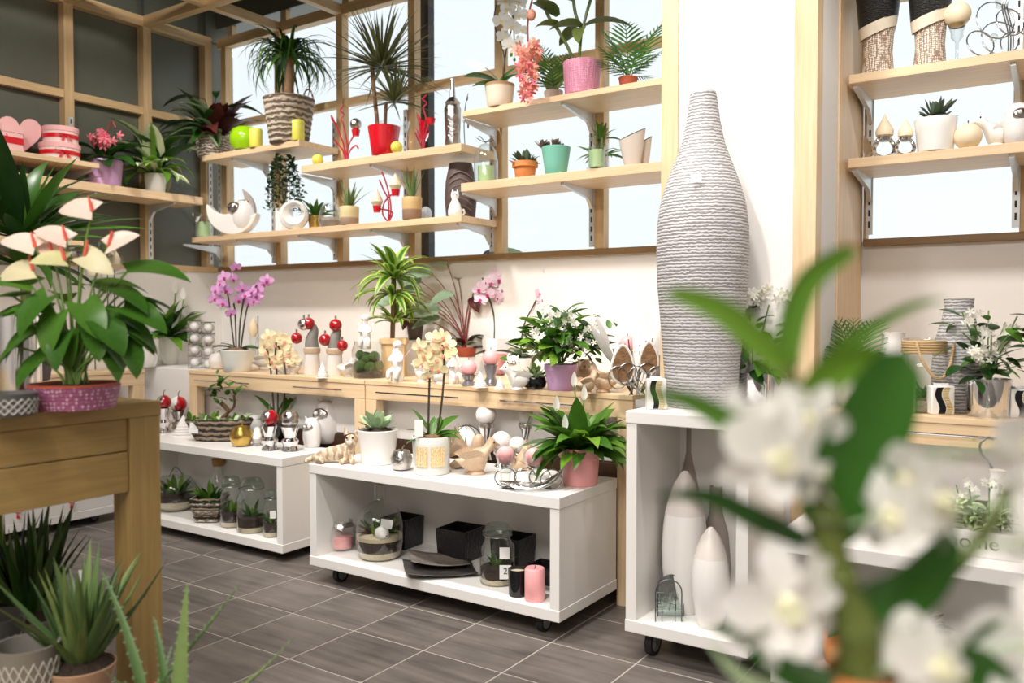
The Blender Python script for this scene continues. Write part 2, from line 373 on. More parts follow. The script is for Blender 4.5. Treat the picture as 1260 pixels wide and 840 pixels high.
    def mesh(s, name, mats, smooth=True, sharp=0.7):
        me = bpy.data.meshes.new(name); me.from_pydata(s.v, [], s.f)
        for m in (mats if isinstance(mats, (list, tuple)) else [mats]): me.materials.append(m)
        if any(s.m): me.polygons.foreach_set('material_index', s.m)
        if s.a:
            at = me.attributes.new('across', 'FLOAT', 'POINT')
            at.data.foreach_set('value', [float(s.a.get(i, 0)) for i in range(len(s.v))])
        if smooth:
            me.shade_smooth()
            if sharp: me.set_sharp_from_angle(angle=sharp)
        me.update(); return me
def width(shape, t):
    if shape == 'lance': return (math.sin(PI * min(1, 0.06 + 0.94 * t) ** 0.75)) ** 0.9
    if shape == 'ovate': return math.sin(PI * min(1, 0.03 + 0.97 * t) ** 0.7) ** 0.75
    if shape == 'heart': return (0.82 + 0.6 * t) * (1 - t ** 1.7) if t < 1 else 0.0
    if shape == 'strap': return min(1.0, 0.55 + 2.2 * t) * (1 - t ** 5) ** 0.9 if t < 1 else 0.0
    if shape == 'spike': return (1 - t) ** 0.75 * (0.75 + 0.25 * min(1, 5 * t))
    if shape == 'grass': return (1 - t ** 2.2) if t < 1 else 0.0
    if shape == 'spoon': return (0.35 + 0.65 * t ** 0.8) * (1 - t ** 7) if t < 1 else 0.12
    if shape == 'petal': return (0.28 + 1.1 * t ** 0.7) * (1 - t ** 4) ** 0.8 if t < 1 else 0.15
    return 1.0
def obj(name, me, parent=None, M=None, kind=None):
    o = bpy.data.objects.new(name, me); COL.objects.link(o)
    if parent is not None: o.parent = parent
    if M is not None: o.matrix_basis = M
    if kind: o['kind'] = kind
    return o
def tag(o, label, cat, group=None):
    o['label'] = label; o['category'] = cat
    if group: o['group'] = group
    return o
def T(name, label, cat, lk, rz=YAW, group=None):
    o = bpy.data.objects.new(name, None); COL.objects.link(o); o.empty_display_size = 0.05
    o.location = lk[0]; o.rotation_euler = (0, 0, rz); return tag(o, label, cat, group)
def solo(name, label, cat, lk, me, rz=YAW, group=None):
    o = obj(name, me); o.location = lk[0]; o.rotation_euler = (0, 0, rz); return tag(o, label, cat, group)
def bev(o, w=0.003):
    m = o.modifiers.new('edge', 'BEVEL'); m.width = w; m.segments = 2; m.limit_method = 'ANGLE'; return o
def board(name, parent, x0, x1, y0, y1, z0, z1, mat, b=0.002, kind=None):
    """a box whose origin is its own centre"""
    hx, hy, hz = (x1 - x0) / 2, (y1 - y0) / 2, (z1 - z0) / 2
    me = MB().box(-hx, hx, -hy, hy, -hz, hz).mesh(name, mat, smooth=False)
    o = obj(name, me, parent, Matrix.Translation(((x0 + x1) / 2, (y0 + y1) / 2, (z0 + z1) / 2)), kind)
    return bev(o, b) if b else o
def struct(name, x0, x1, y0, y1, z0, z1, mat, b=0.0):
    return board(name, None, x0, x1, y0, y1, z0, z1, mat, b, 'structure')
def part(name, parent, mb, mat, M=None, smooth=True, kind=None, sharp=0.7):
    return obj(name, mb.mesh(name, mat, smooth, sharp), parent, M, kind)
_LM = {}
def leafmesh(mat, w, droop, fold=0.25, shape='ovate', n=6, start=0.0, wave=0.0):
    key = (mat.name, w, droop, fold, shape, n, start, wave)
    if key not in _LM: _LM[key] = MB().leaf(w, droop, fold, shape, n, start=start, wave=wave).mesh('leaf', mat, True, None)
    return _LM[key]
def lm(pos, az, el, roll, sc):
    """frame of a leaf: az 0 points to the right (+X), 90 away (+Y); el is its rise"""
    return Matrix.Translation(pos) @ Matrix.Rotation(az - PI / 2, 4, 'Z') @ Matrix.Rotation(el, 4, 'X') @ Matrix.Rotation(roll, 4, 'Y') @ Matrix.Diagonal((sc, sc, sc, 1))
def R(a): return math.radians(a)
def fan(root, n, k, mat, z=0, rad=0.0, L=(30, 50), el=(20, 80), w=0.2, droop=(0.4, 1.0), shape='lance', seed=1, az=(0, 360), fold=0.25, wave=0.0, name='leaf', nseg=6):
    """n leaves rising from one crown; mat may be a list"""
    rn = random.Random(seed); mats = mat if isinstance(mat, list) else [mat]
    for i in range(n):
        a = R(az[0] + (az[1] - az[0]) * ((i * 0.618034 + rn.uniform(-.06, .06)) % 1.0))
        f = rn.random(); e = R(el[0] + (el[1] - el[0]) * ((i + 0.5) / n)) ; l = rn.uniform(*L) * k
        d = round(droop[0] + (droop[1] - droop[0]) * (int(f * 3) / 2), 2)
        me = leafmesh(mats[i % len(mats)], w, d, fold, shape, nseg, 0.0, wave)
        obj(name, me, root, lm((math.cos(a) * rad * k, math.sin(a) * rad * k, z * k), a, e, rn.uniform(-.4, .4), l))
def stalks(root, k, tips, base, mat_l, L, w=0.6, droop=0.5, shape='heart', stem=None, r=0.8, fold=0.2, seed=3, name='leaf', spread=3.0, sname='stem', face=0.0):
    """leaves each on its own stalk; tips: (x, y, z, az, el[, size]) in k units"""
    rn = random.Random(seed)
    for t in tips:
        x, y, z, az, el = t[:5]; sz = (t[5] if len(t) > 5 else L) * k
        b = Vector((base[0] + rn.uniform(-spread, spread), base[1] + rn.uniform(-spread, spread), base[2]))
        p = Vector((x, y, z)); mid = (b + p) / 2 + Vector((-(p.x - b.x) * 0.18, -(p.y - b.y) * 0.18, abs(p.z - b.z) * 0.06))
        if stem: part(sname, root, MB().tube([q * k for q in bez(b, mid, p)], r * k, 5), stem)
        obj(name, leafmesh(mat_l, w, droop, fold, shape, 7), root, lm(p * k, R(az), R(el), rn.uniform(-.25, .25) + face * math.cos(R(az)), sz))
def bez(a, b, c, n=7):
    a, b, c = Vector(a), Vector(b), Vector(c)
    b = b * 2 - (a + c) / 2
    return [a * (1 - t) ** 2 + b * 2 * t * (1 - t) + c * t * t for t in [i / (n - 1) for i in range(n)]]
def spl(pts, n=5):
    """smooth curve through the points"""
    P = [Vector(p) for p in pts]; P = [P[0] * 2 - P[1]] + P + [P[-1] * 2 - P[-2]]; out = []
    for i in range(1, len(P) - 2):
        for j in range(n):
            t = j / n; a, b, c, d = P[i - 1], P[i], P[i + 1], P[i + 2]
            out.append(0.5 * ((2 * b) + (c - a) * t + (2 * a - 5 * b + 4 * c - d) * t * t + (3 * b - a - 3 * c + d) * t ** 3))
    return out + [P[-2]]
def pot(root, k, wt, wb, h, mat, rim=0.0, soil=soilm, n=24, wall=1.6, name='pot', level=0.9, flare=None):
    rt, rb = wt / 2, wb / 2
    prof = [(rb * .94, 0), (rb, 1.0)]
    if rim:
        prof += [(rb + (rt - rb) * (h - rim) / h - 1, h - rim), (rt, h - rim + .3), (rt, h)]
    else:
        prof += [(rb + (rt - rb) * .35 * (flare or 1), h * .35), (rb + (rt - rb) * .7, h * .7), (rt, h - .6), (rt - .4, h)]
    prof += [(rt - wall, h), (rt - wall - .3, h * level), ]
    o = part(name, root, MB().lathe([(r * k, z * k) for r, z in prof], n, cap1=True), mat)
    if soil: part('soil', root, MB().lathe([((rt - wall - .2) * k, h * level * k), ((rt - wall) * .5 * k, (h * level + .12 * wt) * k), (0.05 * k, (h * level + .14 * wt) * k)], 14, cap0=False), soil)
    return o
def stuff_leaves(root, name, n, k, mat, place, L, w=0.5, seed=1, droop=0.4, shape='ovate', nseg=3):
    """foliage too small to pick apart: one part"""
    rn = random.Random(seed); mb = MB()
    for i in range(n):
        p = place(rn, i); l = rn.uniform(*L) * k
        mb.leaf(w, droop, .2, shape, nseg, 0, lm(Vector(p) * k, rn.uniform(0, 6.28), rn.uniform(-.6, 1.0), rn.uniform(-.6, .6), l))
    return part(name, root, mb, mat, kind='stuff', sharp=None)
_FM = {}
def petals(key, mats, spec, lip=None, center=None):
    """a blossom of unit radius in the XZ plane, facing -Y; petals share their heart so the blossom is one piece"""
    if key in _FM: return _FM[key]
    mb = MB(); vs = [(0, 0, 0)]; fs = []; mi = []
    for ang, L, w, cup in spec:
        a = R(ang); d = Vector((math.cos(a), 0, math.sin(a))); s = Vector((-math.sin(a), 0, math.cos(a)))
        prev = None
        for i in range(1, 6):
            t = i / 5; h = width('petal', t) * w * .5 * L if i < 5 else .10 * w * L
            yb = cup * t * t + .03
            row = []
            for c in (-1, 0, 1):
                p = d * (t * L) + s * (h * c); vs.append((p.x, yb - (0.10 * abs(c) * h * 2), p.z)); row.append(len(vs) - 1)
            if prev is None: fs += [(0, row[1], row[0]), (0, row[2], row[1])]; mi += [0, 0]
            else:
                fs += [(prev[0], prev[1], row[1], row[0]), (prev[1], prev[2], row[2], row[1])]; mi += [0, 0]
            prev = row
    if lip:
        for ang, L, w in lip:
            a = R(ang); d = Vector((math.cos(a), 0, math.sin(a))); s = Vector((-math.sin(a), 0, math.cos(a))); prev = None
            for i in range(1, 4):
                t = i / 3; h = w * .5 * L * (math.sin(PI * t * .85)); row = []
                for c in (-1, 0, 1):
                    p = d * (t * L) + s * (h * c); vs.append((p.x, -.16 * math.sin(PI * t) - .06, p.z)); row.append(len(vs) - 1)
                if prev is None: fs += [(0, row[1], row[0]), (0, row[2], row[1])]; mi += [1, 1]
                else: fs += [(prev[0], prev[1], row[1], row[0]), (prev[1], prev[2], row[2], row[1])]; mi += [1, 1]
                prev = row
    mb.v = vs; mb.f = fs; mb.m = mi
    _FM[key] = mb.mesh('flower', mats, True, None); return _FM[key]
ORCH = [(90, 1, .62, .10), (210, 1, .58, .12), (330, 1, .58, .12), (12, 1.05, .95, .0), (168, 1.05, .95, .0)]
LIP = [(270, .55, .7), (235, .32, .7), (305, .32, .7)]
def orchid_flower(kind):
    return {'mauve': lambda: petals('mauve', [F_orchid, F_mag], ORCH, LIP), 'blush': lambda: petals('blush', [F_blush, F_mag], ORCH, LIP),
            'cream': lambda: petals('cream', [F_cream, F_coral], ORCH, LIP), 'white': lambda: petals('whiteo', [F_white, F_cream], ORCH, LIP)}[kind]()
STAR = [(90, 1, .5, -.2), (162, 1, .5, -.2), (234, 1, .5, -.2), (306, 1, .5, -.2), (18, 1, .5, -.2)]
def star(): return petals('star', [F_white, F_yel], STAR, [(270, .2, .9), (90, .2, .9)])
def blossom(root, me, pos, size, yaw=0.0, tilt=0.0, roll=0.0, name='flower'):
    return obj(name, me, root, Matrix.Translation(pos) @ Matrix.Rotation(yaw, 4, 'Z') @ Matrix.Rotation(tilt, 4, 'X') @ Matrix.Rotation(roll, 4, 'Y') @ Matrix.Diagonal((size, size, size, 1)))
def label_tag(root, k, x, y, z, w, h, tilt=0.0, yaw=0.0, name='price_tag', mat=None):
    return obj(name, MB().box(-w / 2 * k, w / 2 * k, -.25 * k, .25 * k, -h / 2 * k, h / 2 * k).mesh(name, mat or paper, False), root, Matrix.Translation((x * k, y * k, z * k)) @ Matrix.Rotation(yaw, 4, 'Z') @ Matrix.Rotation(tilt, 4, 'Y'))

# ---------------------------------------------------------------- the setting
YB, XL = 4.0, -5.29
ZS, ZT, ZB, ZW, ZC = 1.58, 2.62, 3.21, 3.38, 3.95      # sill, transom, pergola, head of the glazing, ceiling
floor = struct('floor', -5.42, 2.05, -3.05, 4.2, -0.08, -0.0012, grout)
FC = floor.matrix_basis.translation.copy()
tw, td = 0.357, 0.3325
tme = MB(); gx, gy = tw / 2 - 0.0026, td / 2 - 0.0026
tme.add([(-gx, -gy, -.006), (gx, -gy, -.006), (gx, gy, -.006), (-gx, gy, -.006), (-gx + .0012, -gy + .0012, 0), (gx - .0012, -gy + .0012, 0), (gx - .0012, gy - .0012, 0), (-gx + .0012, gy - .0012, 0)],
        [(4, 5, 6, 7), (0, 1, 5, 4), (1, 2, 6, 5), (2, 3, 7, 6), (3, 0, 4, 7)])
tme = tme.mesh('tile', tilem, False)
for i in range(-6, 13):
    for j in range(-6, 5):
        obj('tile', tme, floor, Matrix.Translation((-3.088 + tw * (i + .5) - FC.x, 2.415 + td * (j + .5) - FC.y, -FC.z)))
for nm, j0, j1 in (('tile', -16, -6),):
    m_ = MB()
    for i in range(-6, 14):
        for j in range(j0, j1):
            cx, cy = -3.088 + tw * (i + .5) - FC.x, 2.415 + td * (j + .5) - FC.y
            m_.box(cx - gx, cx + gx, cy - gy, cy + gy, -FC.z - .006, -FC.z)
    part('tile_field', floor, m_, tilem, None, False, 'stuff')
struct('ceiling', -5.42, 2.05, -3.05, 4.2, ZC, ZC + .08, black_ceiling)
struct('wall_right', 2.0, 2.06, -3.05, 4.2, 0, ZC, room_wall)
struct('wall_front', -5.42, 2.05, -3.1, -3.04, 0, ZC, room_wall)
wl_ = struct('wall_left', -5.46, -5.40, -3.05, 4.2, 0, ZC, dark_panel)
wc = wl_.matrix_basis.translation.copy()
lowl = board('lower_panel', wl_, -5.40 - wc.x, -5.30 - wc.x, -3.0 - wc.y, 4.03 - wc.y, 0 - wc.z, ZS - wc.z, white_wall, 0.0)
LP = [2.29, 2.873, 3.413, 3.90]
for a, b in ((-.06, .50), (.56, 1.08), (1.14, 1.66), (1.72, 2.29), (2.35, 2.873), (2.933, 3.413), (3.47, 3.90), (3.965, 4.2)):
    for z0, z1 in ((ZS, ZT), (ZT + .05, ZB), (ZB + .07, ZC)):
        board('panel', wl_, -5.40 - wc.x, -5.362 - wc.x, a - wc.y, b - wc.y, z0 - wc.z, z1 - wc.z, dark_panel, 0.0)
wb_ = struct('wall_back', -5.40, 2.0, 4.03, 4.12, 0, ZS, white_wall)
struct('wall_back', -5.40, 2.0, 4.06, 4.2, ZW, ZC, dark_panel)
n_t = [0]
def trim(x0, x1, y0, y1, z0, z1, mat, b=0.002):
    n_t[0] += 1
    return struct('trim_%d' % n_t[0], x0, x1, y0, y1, z0, z1, mat, b)
def rail(post, x, y, z0, z1, along='x'):
    c = post.matrix_basis.translation
    if along == 'x': a = MB().box(-.014, .014, -.012, 0, z0, z1)
    else: a = MB().box(0, .012, -.014, .014, z0, z1)
    r = obj('slotted_rail', a.mesh('slotted_rail', steel, False), post, Matrix.Translation((x - c.x, y - c.y, -c.z)))
    s = MB(); z = z0 + .03
    while z < z1 - .03:
        if along == 'x': s.box(-.004, .004, -.0135, -.0115, z, z + .028)
        else: s.box(.0115, .0135, -.004, .004, z, z + .028)
        z += .05
    obj('slot', s.mesh('slot', slot_dark, False), r, None, 'stuff')
# left timber frame
for y in LP + [-.12, .50, 1.08, 1.66]:
    p = trim(-5.36, XL, y, y + .06, ZS + .03, ZB, fr_z)
    if y in LP: rail(p, XL, y + .03, ZS + .05, 2.50, 'y')
trim(-5.36, XL, -.2, 3.96, ZB, ZB + .07, fr_y); trim(-5.35, XL - .012, -.2, 3.90, ZT, ZT + .05, fr_y); trim(-5.40, XL + .004, -3, 3.99, ZS - .01, ZS + .03, fr_y)
# back timber frame: posts, head beam, transom, sill
POSTS = [-5.245, -4.665, -4.065, -3.45, -2.800, -2.150]
for x in POSTS:
    p = trim(x, x + .055, YB, YB + .06, ZS + .03, ZB, fr_z)
    rail(p, x - .012, YB, ZS + .04, 2.52)
trim(-5.29, -1.44, YB, YB + .065, ZB, ZB + .07, fr_x); trim(-5.19, -1.44, YB + .01, YB + .055, ZT, ZT + .05, fr_x); trim(-5.29, -1.44, YB - .004, YB + .065, ZS - .002, ZS + .03, shaded_sillwood)
for j, x in enumerate(POSTS): trim(x - .002, x + .057, YB + .06, YB + .10, ZB + .07, ZW, fr_z)
trim((-3.399) - .05, (-3.399) + .03, 4.10, 4.16, ZS, ZW, dark_metal)
# window panes
wx = POSTS + [-1.44]
for i in range(len(wx) - 1):
    struct('window_%d' % (i + 1), wx[i] + .05, wx[i + 1] + .006, YB + .05, YB + .056, ZS + .02, ZW, pane_glass)
# right bay
trim(-.80, 1.4, YB - .004, YB + .065, ZS - .02, ZS + .012, shaded_sillwood); trim(-.80, 1.4, YB + .01, YB + .055, ZT, ZT + .05, fr_x); trim(-.80, 1.4, YB, YB + .065, ZB, ZB + .07, fr_x)
for x in (-.80, -.205, .40, 1.0):
    p = trim(x, x + .05 if x > -.8 else x + .012, YB, YB + .06, ZS + .012, ZB, fr_z)
    rail(p, (x - .012) if x > -.8 else (x + .026), YB, ZS + .03, 2.7)
for i, (a, b) in enumerate(((-.79, -.2), (-.16, .405), (.445, 1.0))): struct('window_%d' % (i + 7), a, b, YB + .05, YB + .056, ZS, ZW, pane_glass)
# pier between the bays
PX0, PX1, PX2, PX3 = -1.427, -1.355, -0.893, -0.810
struct('wall_pier', PX0 + .006, PX3 - .004, 3.235, 4.1, 0, ZC, white_wall)
trim(PX0, PX1, 3.225, 3.33, 0, 3.6, oak_z); trim(PX2, PX3, 3.225, 3.305, 0, 3.6, oak_z)
trim(PX3 - .004, PX3 + .004, 3.56, 4.0, 0, 3.5, oak_z, 0.001)
# pergola beams
for y in (2.29, 2.873, 3.413): trim(XL, -3.2, y, y + .06, ZB, ZB + .07, fr_x)
for x in POSTS[1:4]: trim(x, x + .055, 1.9, YB, ZB + .003, ZB + .067, fr_y)
# plinth boards below the counters
for k_, (x0, x1, zt) in enumerate(((-4.62, -1.57, .598), (-.79, .74, .50))):
    bb = struct('baseboard_%s' % ('back', 'right')[k_], x0, x1, 3.388, 3.404, 0, zt, brown_x)
    c = bb.matrix_basis.translation
    for q in range(4): board('plank', bb, x0 - c.x, x1 - c.x, 3.372 - c.y, 3.388 - c.y, .006 + q * zt / 4 - c.z, q * zt / 4 + zt / 4 - .004 - c.z, brown_x, 0.002)

# ---------------------------------------------------------------- furniture
def shelf(label, x0, x1, z, t, brk, group, yf=3.652):
    o = T('wall_shelf', label, 'shelf', ((x0, yf, z), 1), 0, group)
    board('shelf_board', o, 0, x1 - x0, 0, YB - yf - .014, -t, 0, oak_x)
    for bx in brk:
        q = MB().add([(-.009, .02, -t), (.009, .02, -t), (.009, .02, -t - .012), (-.009, .02, -t - .012), (-.009, YB - yf - .012, -t), (.009, YB - yf - .012, -t), (.009, YB - yf - .012, -t - .075), (-.009, YB - yf - .012, -t - .075)], [(0, 1, 2, 3), (7, 6, 5, 4), (0, 4, 5, 1), (3, 2, 6, 7), (0, 3, 7, 4), (1, 5, 6, 2)])
        mb = MB(); v = [(-.009, .03, -t), (-.009, .03, -t - .012), (-.009, YB - yf - .06, -t - .05), (-.009, YB - yf - .014, -t - .10), (-.009, YB - yf - .014, -t)]
        mb.add(v + [(.009, b, c) for a, b, c in v], [(0, 1, 2, 3, 4), (9, 8, 7, 6, 5)] + [(i, 5 + i, 5 + (i + 1) % 5, (i + 1) % 5) for i in range(5)])
        obj('bracket', mb.mesh('bracket', steel, False), o, Matrix.Translation((bx - x0, 0, 0)))
    return o
GS = 'pale oak shelves on steel brackets'
S1, S2, S3, S4, S5, S9, S10 = 2.346, 2.182, 1.796, 2.350, 1.966, 2.232, 1.893
b_ = [x - .012 for x in POSTS]
shelf('short oak shelf in the corner with the ponytail palm basket and green apple', -5.00, -4.035, S1, .038, [b_[1] - .04], GS)
shelf('oak shelf holding the red pot and the silver bottle', -4.02, -2.774, S2, .043, [b_[2] + .02, b_[3]], GS)
shelf('long lowest oak shelf with the white crescent bowl and aloe pots', -5.12, -2.774, S3, .036, b_[:4] + [b_[4] - .01], GS)
shelf('upper oak shelf carrying the pink knobbly pot and white orchid', -2.768, -1.40, S4, .030, [b_[4] + .03, b_[5]], GS)
shelf('oak shelf with the mint pot and beige wavy vases', -2.777, -1.40, S5, .045, [b_[4] + .03, b_[5]], GS)
shelf('oak shelf under the two black and cream woven vases', -.792, .45, S9, .036, [-.774, -.217], GS)
shelf('oak shelf under the succulent in a white pot and silver candle holders', -.792, .45, S10, .038, [-.774, -.217], GS)
def lshelf(label, y0, y1, z, t, xf, brk):
    o = T('wall_shelf', label, 'shelf', ((xf, y0, z), 1), 0, 'side wall shelves')
    board('shelf_board', o, XL + .014 - xf, 0, 0, y1 - y0, -t, 0, oak_y)
    for by in brk:
        v = [(-.03, -t), (-.03, -t - .012), (XL - xf + .06, -t - .05), (XL - xf + .014, -t - .10), (XL - xf + .014, -t)]
        mb = MB().add([(a, -.009, b) for a, b in v] + [(a, .009, b) for a, b in v], [(4, 3, 2, 1, 0), (5, 6, 7, 8, 9)] + [(i, (i + 1) % 5, 5 + (i + 1) % 5, 5 + i) for i in range(5)])
        mm = MB(); mm.add([(a, -.009, b) for a, b in v] + [(a, .009, b) for a, b in v], [(4, 3, 2, 1, 0), (5, 6, 7, 8, 9)] + [(i, (i + 1) % 5, 5 + (i + 1) % 5, 5 + i) for i in range(5)])
        obj('bracket', mm.mesh('bracket', steel, False), o, Matrix.Translation((0, by - y0, 0)))
lshelf('oak shelf on the dark wall under the lilac pot and trailing plant', 2.30, 3.64, 2.06, .052, -4.975, [2.90, 3.443])
lshelf('oak shelf on the dark wall carrying the pink gift boxes', 1.75, 2.905, 2.18, .030, -4.97, [2.32, 2.88])
lshelf('oak shelf on the dark wall behind the pink anthurium flowers', 1.75, 2.80, 1.70, .030, -4.97, [2.32, 2.75])

def counter(label, x0, x1, y0, y1, z, handles, ap=.10, leg=.075, group='oak counters along the walls'):
    o = T('display_counter', label, 'counter', ((x0, y0, 0), 1), 0, group)
    W, D = x1 - x0, y1 - y0
    board('counter_top', o, 0, W, 0, D, z - .022, z, oak_x)
    board('apron', o, .001, W - .001, .004, .03, z - ap, z - .023, oak_x)
    for a in (0, W - leg):
        board('leg', o, a, a + leg, .004, .06, 0, z - ap - .001, oak_z)
        board('leg', o, a, a + leg, D - .07, D - .01, 0, z - .023, oak_z)
    for a, b in handles:
        h = part('handle', o, MB().tube([(a - x0, -.022, z - .058), (b - x0, -.022, z - .058)], .0045, 8), chrome)
        for q in (a + (b - a) * .18, b - (b - a) * .18): part('handle_post', h, MB().tube([(q - x0, -.022, z - .058), (q - x0, .006, z - .058)], .003, 6), chrome)
    board('back_panel', o, .003, W - .003, .125, .14, .60, z - .1, white_lam)
    return o
CX = [-4.619,-3.118,-1.566]
counter('oak counter with bar handles under the cherub and dark finger statues', CX[0], CX[1] - .003, 3.26, 3.94, .914, [(-4.532,-4.014),(-3.641,-3.262)])
counter('oak counter with bar handles under the lilac pot and white birds', CX[1] + .003, CX[2], 3.26, 3.94, .914, [(-3.017,-2.478),(-2.235,-1.791)])
counter('oak counter right of the pier under the rope jar', -.80, .75, 3.26, 3.96, .900, [(-.62, -.22)])
lc = T('display_counter', 'oak counter against the left wall behind the anthurium', 'counter', ((-5.29, 1.6, 0), 1), 0, 'oak counters along the walls')
board('counter_top', lc, 0, .35, 0, 1.57, .892, .914, oak_y); board('apron', lc, .318, .346, .001, 1.569, .814, .891, oak_y)
for y in (0, 1.495): board('leg', lc, .285, .346, y, y + .075, 0, .813, oak_z)
h_ = part('handle', lc, MB().tube([(.372, 1.00, .858), (.372, 1.38, .858)], .0045, 8), chrome)
for y in (1.07, 1.31): part('handle_post', h_, MB().tube([(.372, y, .858), (.340, y, .858)], .003, 6), chrome)
board('back_panel', lc, .01, .03, .05, 1.5, .3, .85, white_lam)
# corner filler
struct('trim_90', -5.28, -4.64, 3.36, 3.99, 0, .91, white_lam, .003)

def caster(o, x, y, r, wm, z):
    c = part('caster', o, MB().tube([(x - .013, y, r), (x + .013, y, r)], r, 16), wm)
    part('hub', c, MB().tube([(x - .0145, y, r), (x + .0145, y, r)], r * .7, 14), grey_plastic if wm is rubber else wm)
    b = MB(); b.box(x - .02, x + .02, y - r * .5, y + r * .6, r * 1.75, z); b.box(x - .019, x - .0155, y - r * .45, y + r * .45, r * .8, r * 1.75); b.box(x + .0155, x + .019, y - r * .45, y + r * .45, r * .8, r * 1.75)
    part('caster_fork', c, b, grey_plastic, None, False, 'stuff')
def cart(label, x0, x1, y0, y1, z0, z1, t=.045, s=.042, wm=rubber, inset=.12, shelf_z=None):
    o = T('rolling_cart', label, 'cart', ((x0, y0, 0), 1), 0, 'white rolling carts')
    W, D = x1 - x0, y1 - y0
    board('top_board', o, 0, W, 0, D, z1 - t, z1, white_lam, .003); board('bottom_board', o, 0, W, 0, D, z0, z0 + t, white_lam, .003)
    for a in (0.002, W - s - .002): board('side_panel', o, a, a + s, .003, D - .002, z0 + t, z1 - t, white_lam, .002)
    board('back_panel', o, s, W - s, D - .02, D - .004, z0 + t, z1 - t, white_lam, 0)
    for a in (inset, W - inset):
        for b in (.085, D - .10): caster(o, a, b, z0 * .5, wm, z0)
    return o
cart('white rolling cart in front carrying the pink pot and squirrel', -2.99, -1.625, 2.75, 3.235, .08, .56)
cart('white rolling cart carrying the dark wicker boat and gold apple', -4.72, -3.32, 2.875, 3.24, .05, .535)
cart('tall narrow white rolling cart under the huge grey vase', -1.362, -.905, 2.775, 3.20, .098, .907, wm=rubber, inset=.075)
cart('low white rolling cart with gift boxes by the left wall', -5.26, -4.89, 1.75, 2.94, .05, .535, inset=.09)
cart('white rolling cart at the right under the lettered planter', -.80, .55, 2.68, 3.20, .08, .55)

t = T('display_table', 'large ochre wooden table in the near left corner', 'table', ((-2.16, 1.434, 0), 1), 0)
TZ = 1.01
board('table_top', t, -1.0, 0, -1.75, 0, TZ - .04, TZ, tb_y, .002)
for x in (-1.0, -.088):
    for y in (-1.75, -.093): board('leg', t, x, x + .086, y, y + .091, 0, TZ - .04, tb_z, .002)
board('apron', t, -.034, -.012, -1.657, -.095, .880, .968, tb_y); board('apron', t, -.032, -.010, -1.657, -.095, .766, .877, tb_y)
board('apron', t, -.91, -.09, -.06, -.04, .766, .968, tb_x)

# ---------------------------------------------------------------- small builders shared by many goods
def candle(name, label, lk, w, h, mat, group=None, wick=True):
    k = lk[1]; r = w / 2 * k; H = h * k
    o = solo(name, label, 'candle', lk, MB().lathe([(r * .93, 0), (r, r * .1), (r, H - r * .16), (r * .9, H), (r * .3, H - r * .05), (0.001, H - r * .1)], 24).mesh(name, mat), YAW, group)
    if wick: part('wick', o, MB().tube([(0, 0, H - r * .1), (r * .03, 0, H + r * .22)], r * .035, 5), ink)
    return o
def ballwax(name, label, lk, d, mat, cat='candle', group=None):
    k = lk[1]; r = d / 2 * k
    o = solo(name, label, cat, lk, MB().ball(r, (0, 0, r * .97), 20, 14).mesh(name, mat), YAW, group)
    part('wick', o, MB().tube([(0, 0, r * 1.9), (0, 0, r * 2.2)], r * .04, 5), ink); return o
def ribbon_bow(parent, k, x, y, z, s, mat, M=None):
    mb = MB()
    for sg in (-1, 1):
        pts = [(0, 0, 0), (sg * .5, -.25, .35), (sg * 1.0, -.2, .3), (sg * .95, -.1, -.15), (sg * .4, -.2, -.15), (0, 0, 0)]
        P = spl(pts, 4); o = len(mb.v); vs = []; fs = []
        for i, p in enumerate(P):
            vs += [(p.x, p.y - .13, p.z), (p.x, p.y + .13, p.z + .05)]
        for i in range(len(P) - 1): fs.append((2 * i, 2 * i + 1, 2 * i + 3, 2 * i + 2))
        mb.add(vs, fs)
        mb.add([(0, 0, 0), (sg * .2, -.1, 0), (sg * .75, -.14, -.8), (sg * .35, -.14, -.85)], [(0, 1, 2, 3)])
    mb.ball(.16, (0, -.1, 0), 8, 6)
    mb.v = [(a * s * k, b * s * k, c * s * k) for a, b, c in mb.v]
    return part('bow', parent, mb, mat, Matrix.Translation((x * k, y * k, z * k)) @ (M or Matrix.Identity(4)), True, 'stuff')
def soil_disc(root, k, r, z, mat=soilm): return part('soil', root, MB().lathe([(r * k, (z - 1) * k), (r * k, z * k), (r * .5 * k, (z + .8) * k), (.05 * k, (z + 1) * k)], 16), mat)
def cyl_glass(name, root, k, prof, mat=glass, n=20):
    return part(name, root, MB().lathe([(r * k, z * k) for r, z in prof], n, cap1=False), mat)
def tube_part(name, root, k, pts, r, mat, n=6, closed=False):
    return part(name, root, MB().tube([(a * k, b * k, c * k) for a, b, c in pts], r * k if not isinstance(r, (list, tuple)) else [q * k for q in r], n, 0, None, closed), mat)
def orchid(root, k, stems, flowers, kind, r=.9, fr=9.0, smat=darkstem, buds=()):
    for s in stems: tube_part('flower_stem', root, k, spl(s, 5), r, smat, 6)
    me = orchid_flower(kind); rn = random.Random(len(flowers) * 7 + len(stems))
    for f in flowers:
        x, z = f[0], f[1]; y = f[2] if len(f) > 2 else -3; sz = f[3] if len(f) > 3 else fr
        blossom(root, me, (x * k, y * k, z * k), sz * k, rn.uniform(-.7, .7), rn.uniform(-.35, .25), rn.uniform(-.3, .3))
    for x, y, z, d in buds: part('bud', root, MB().ball(d * k, (x * k, y * k, z * k), 8, 6, .8, .8, 1.2), L_bright)

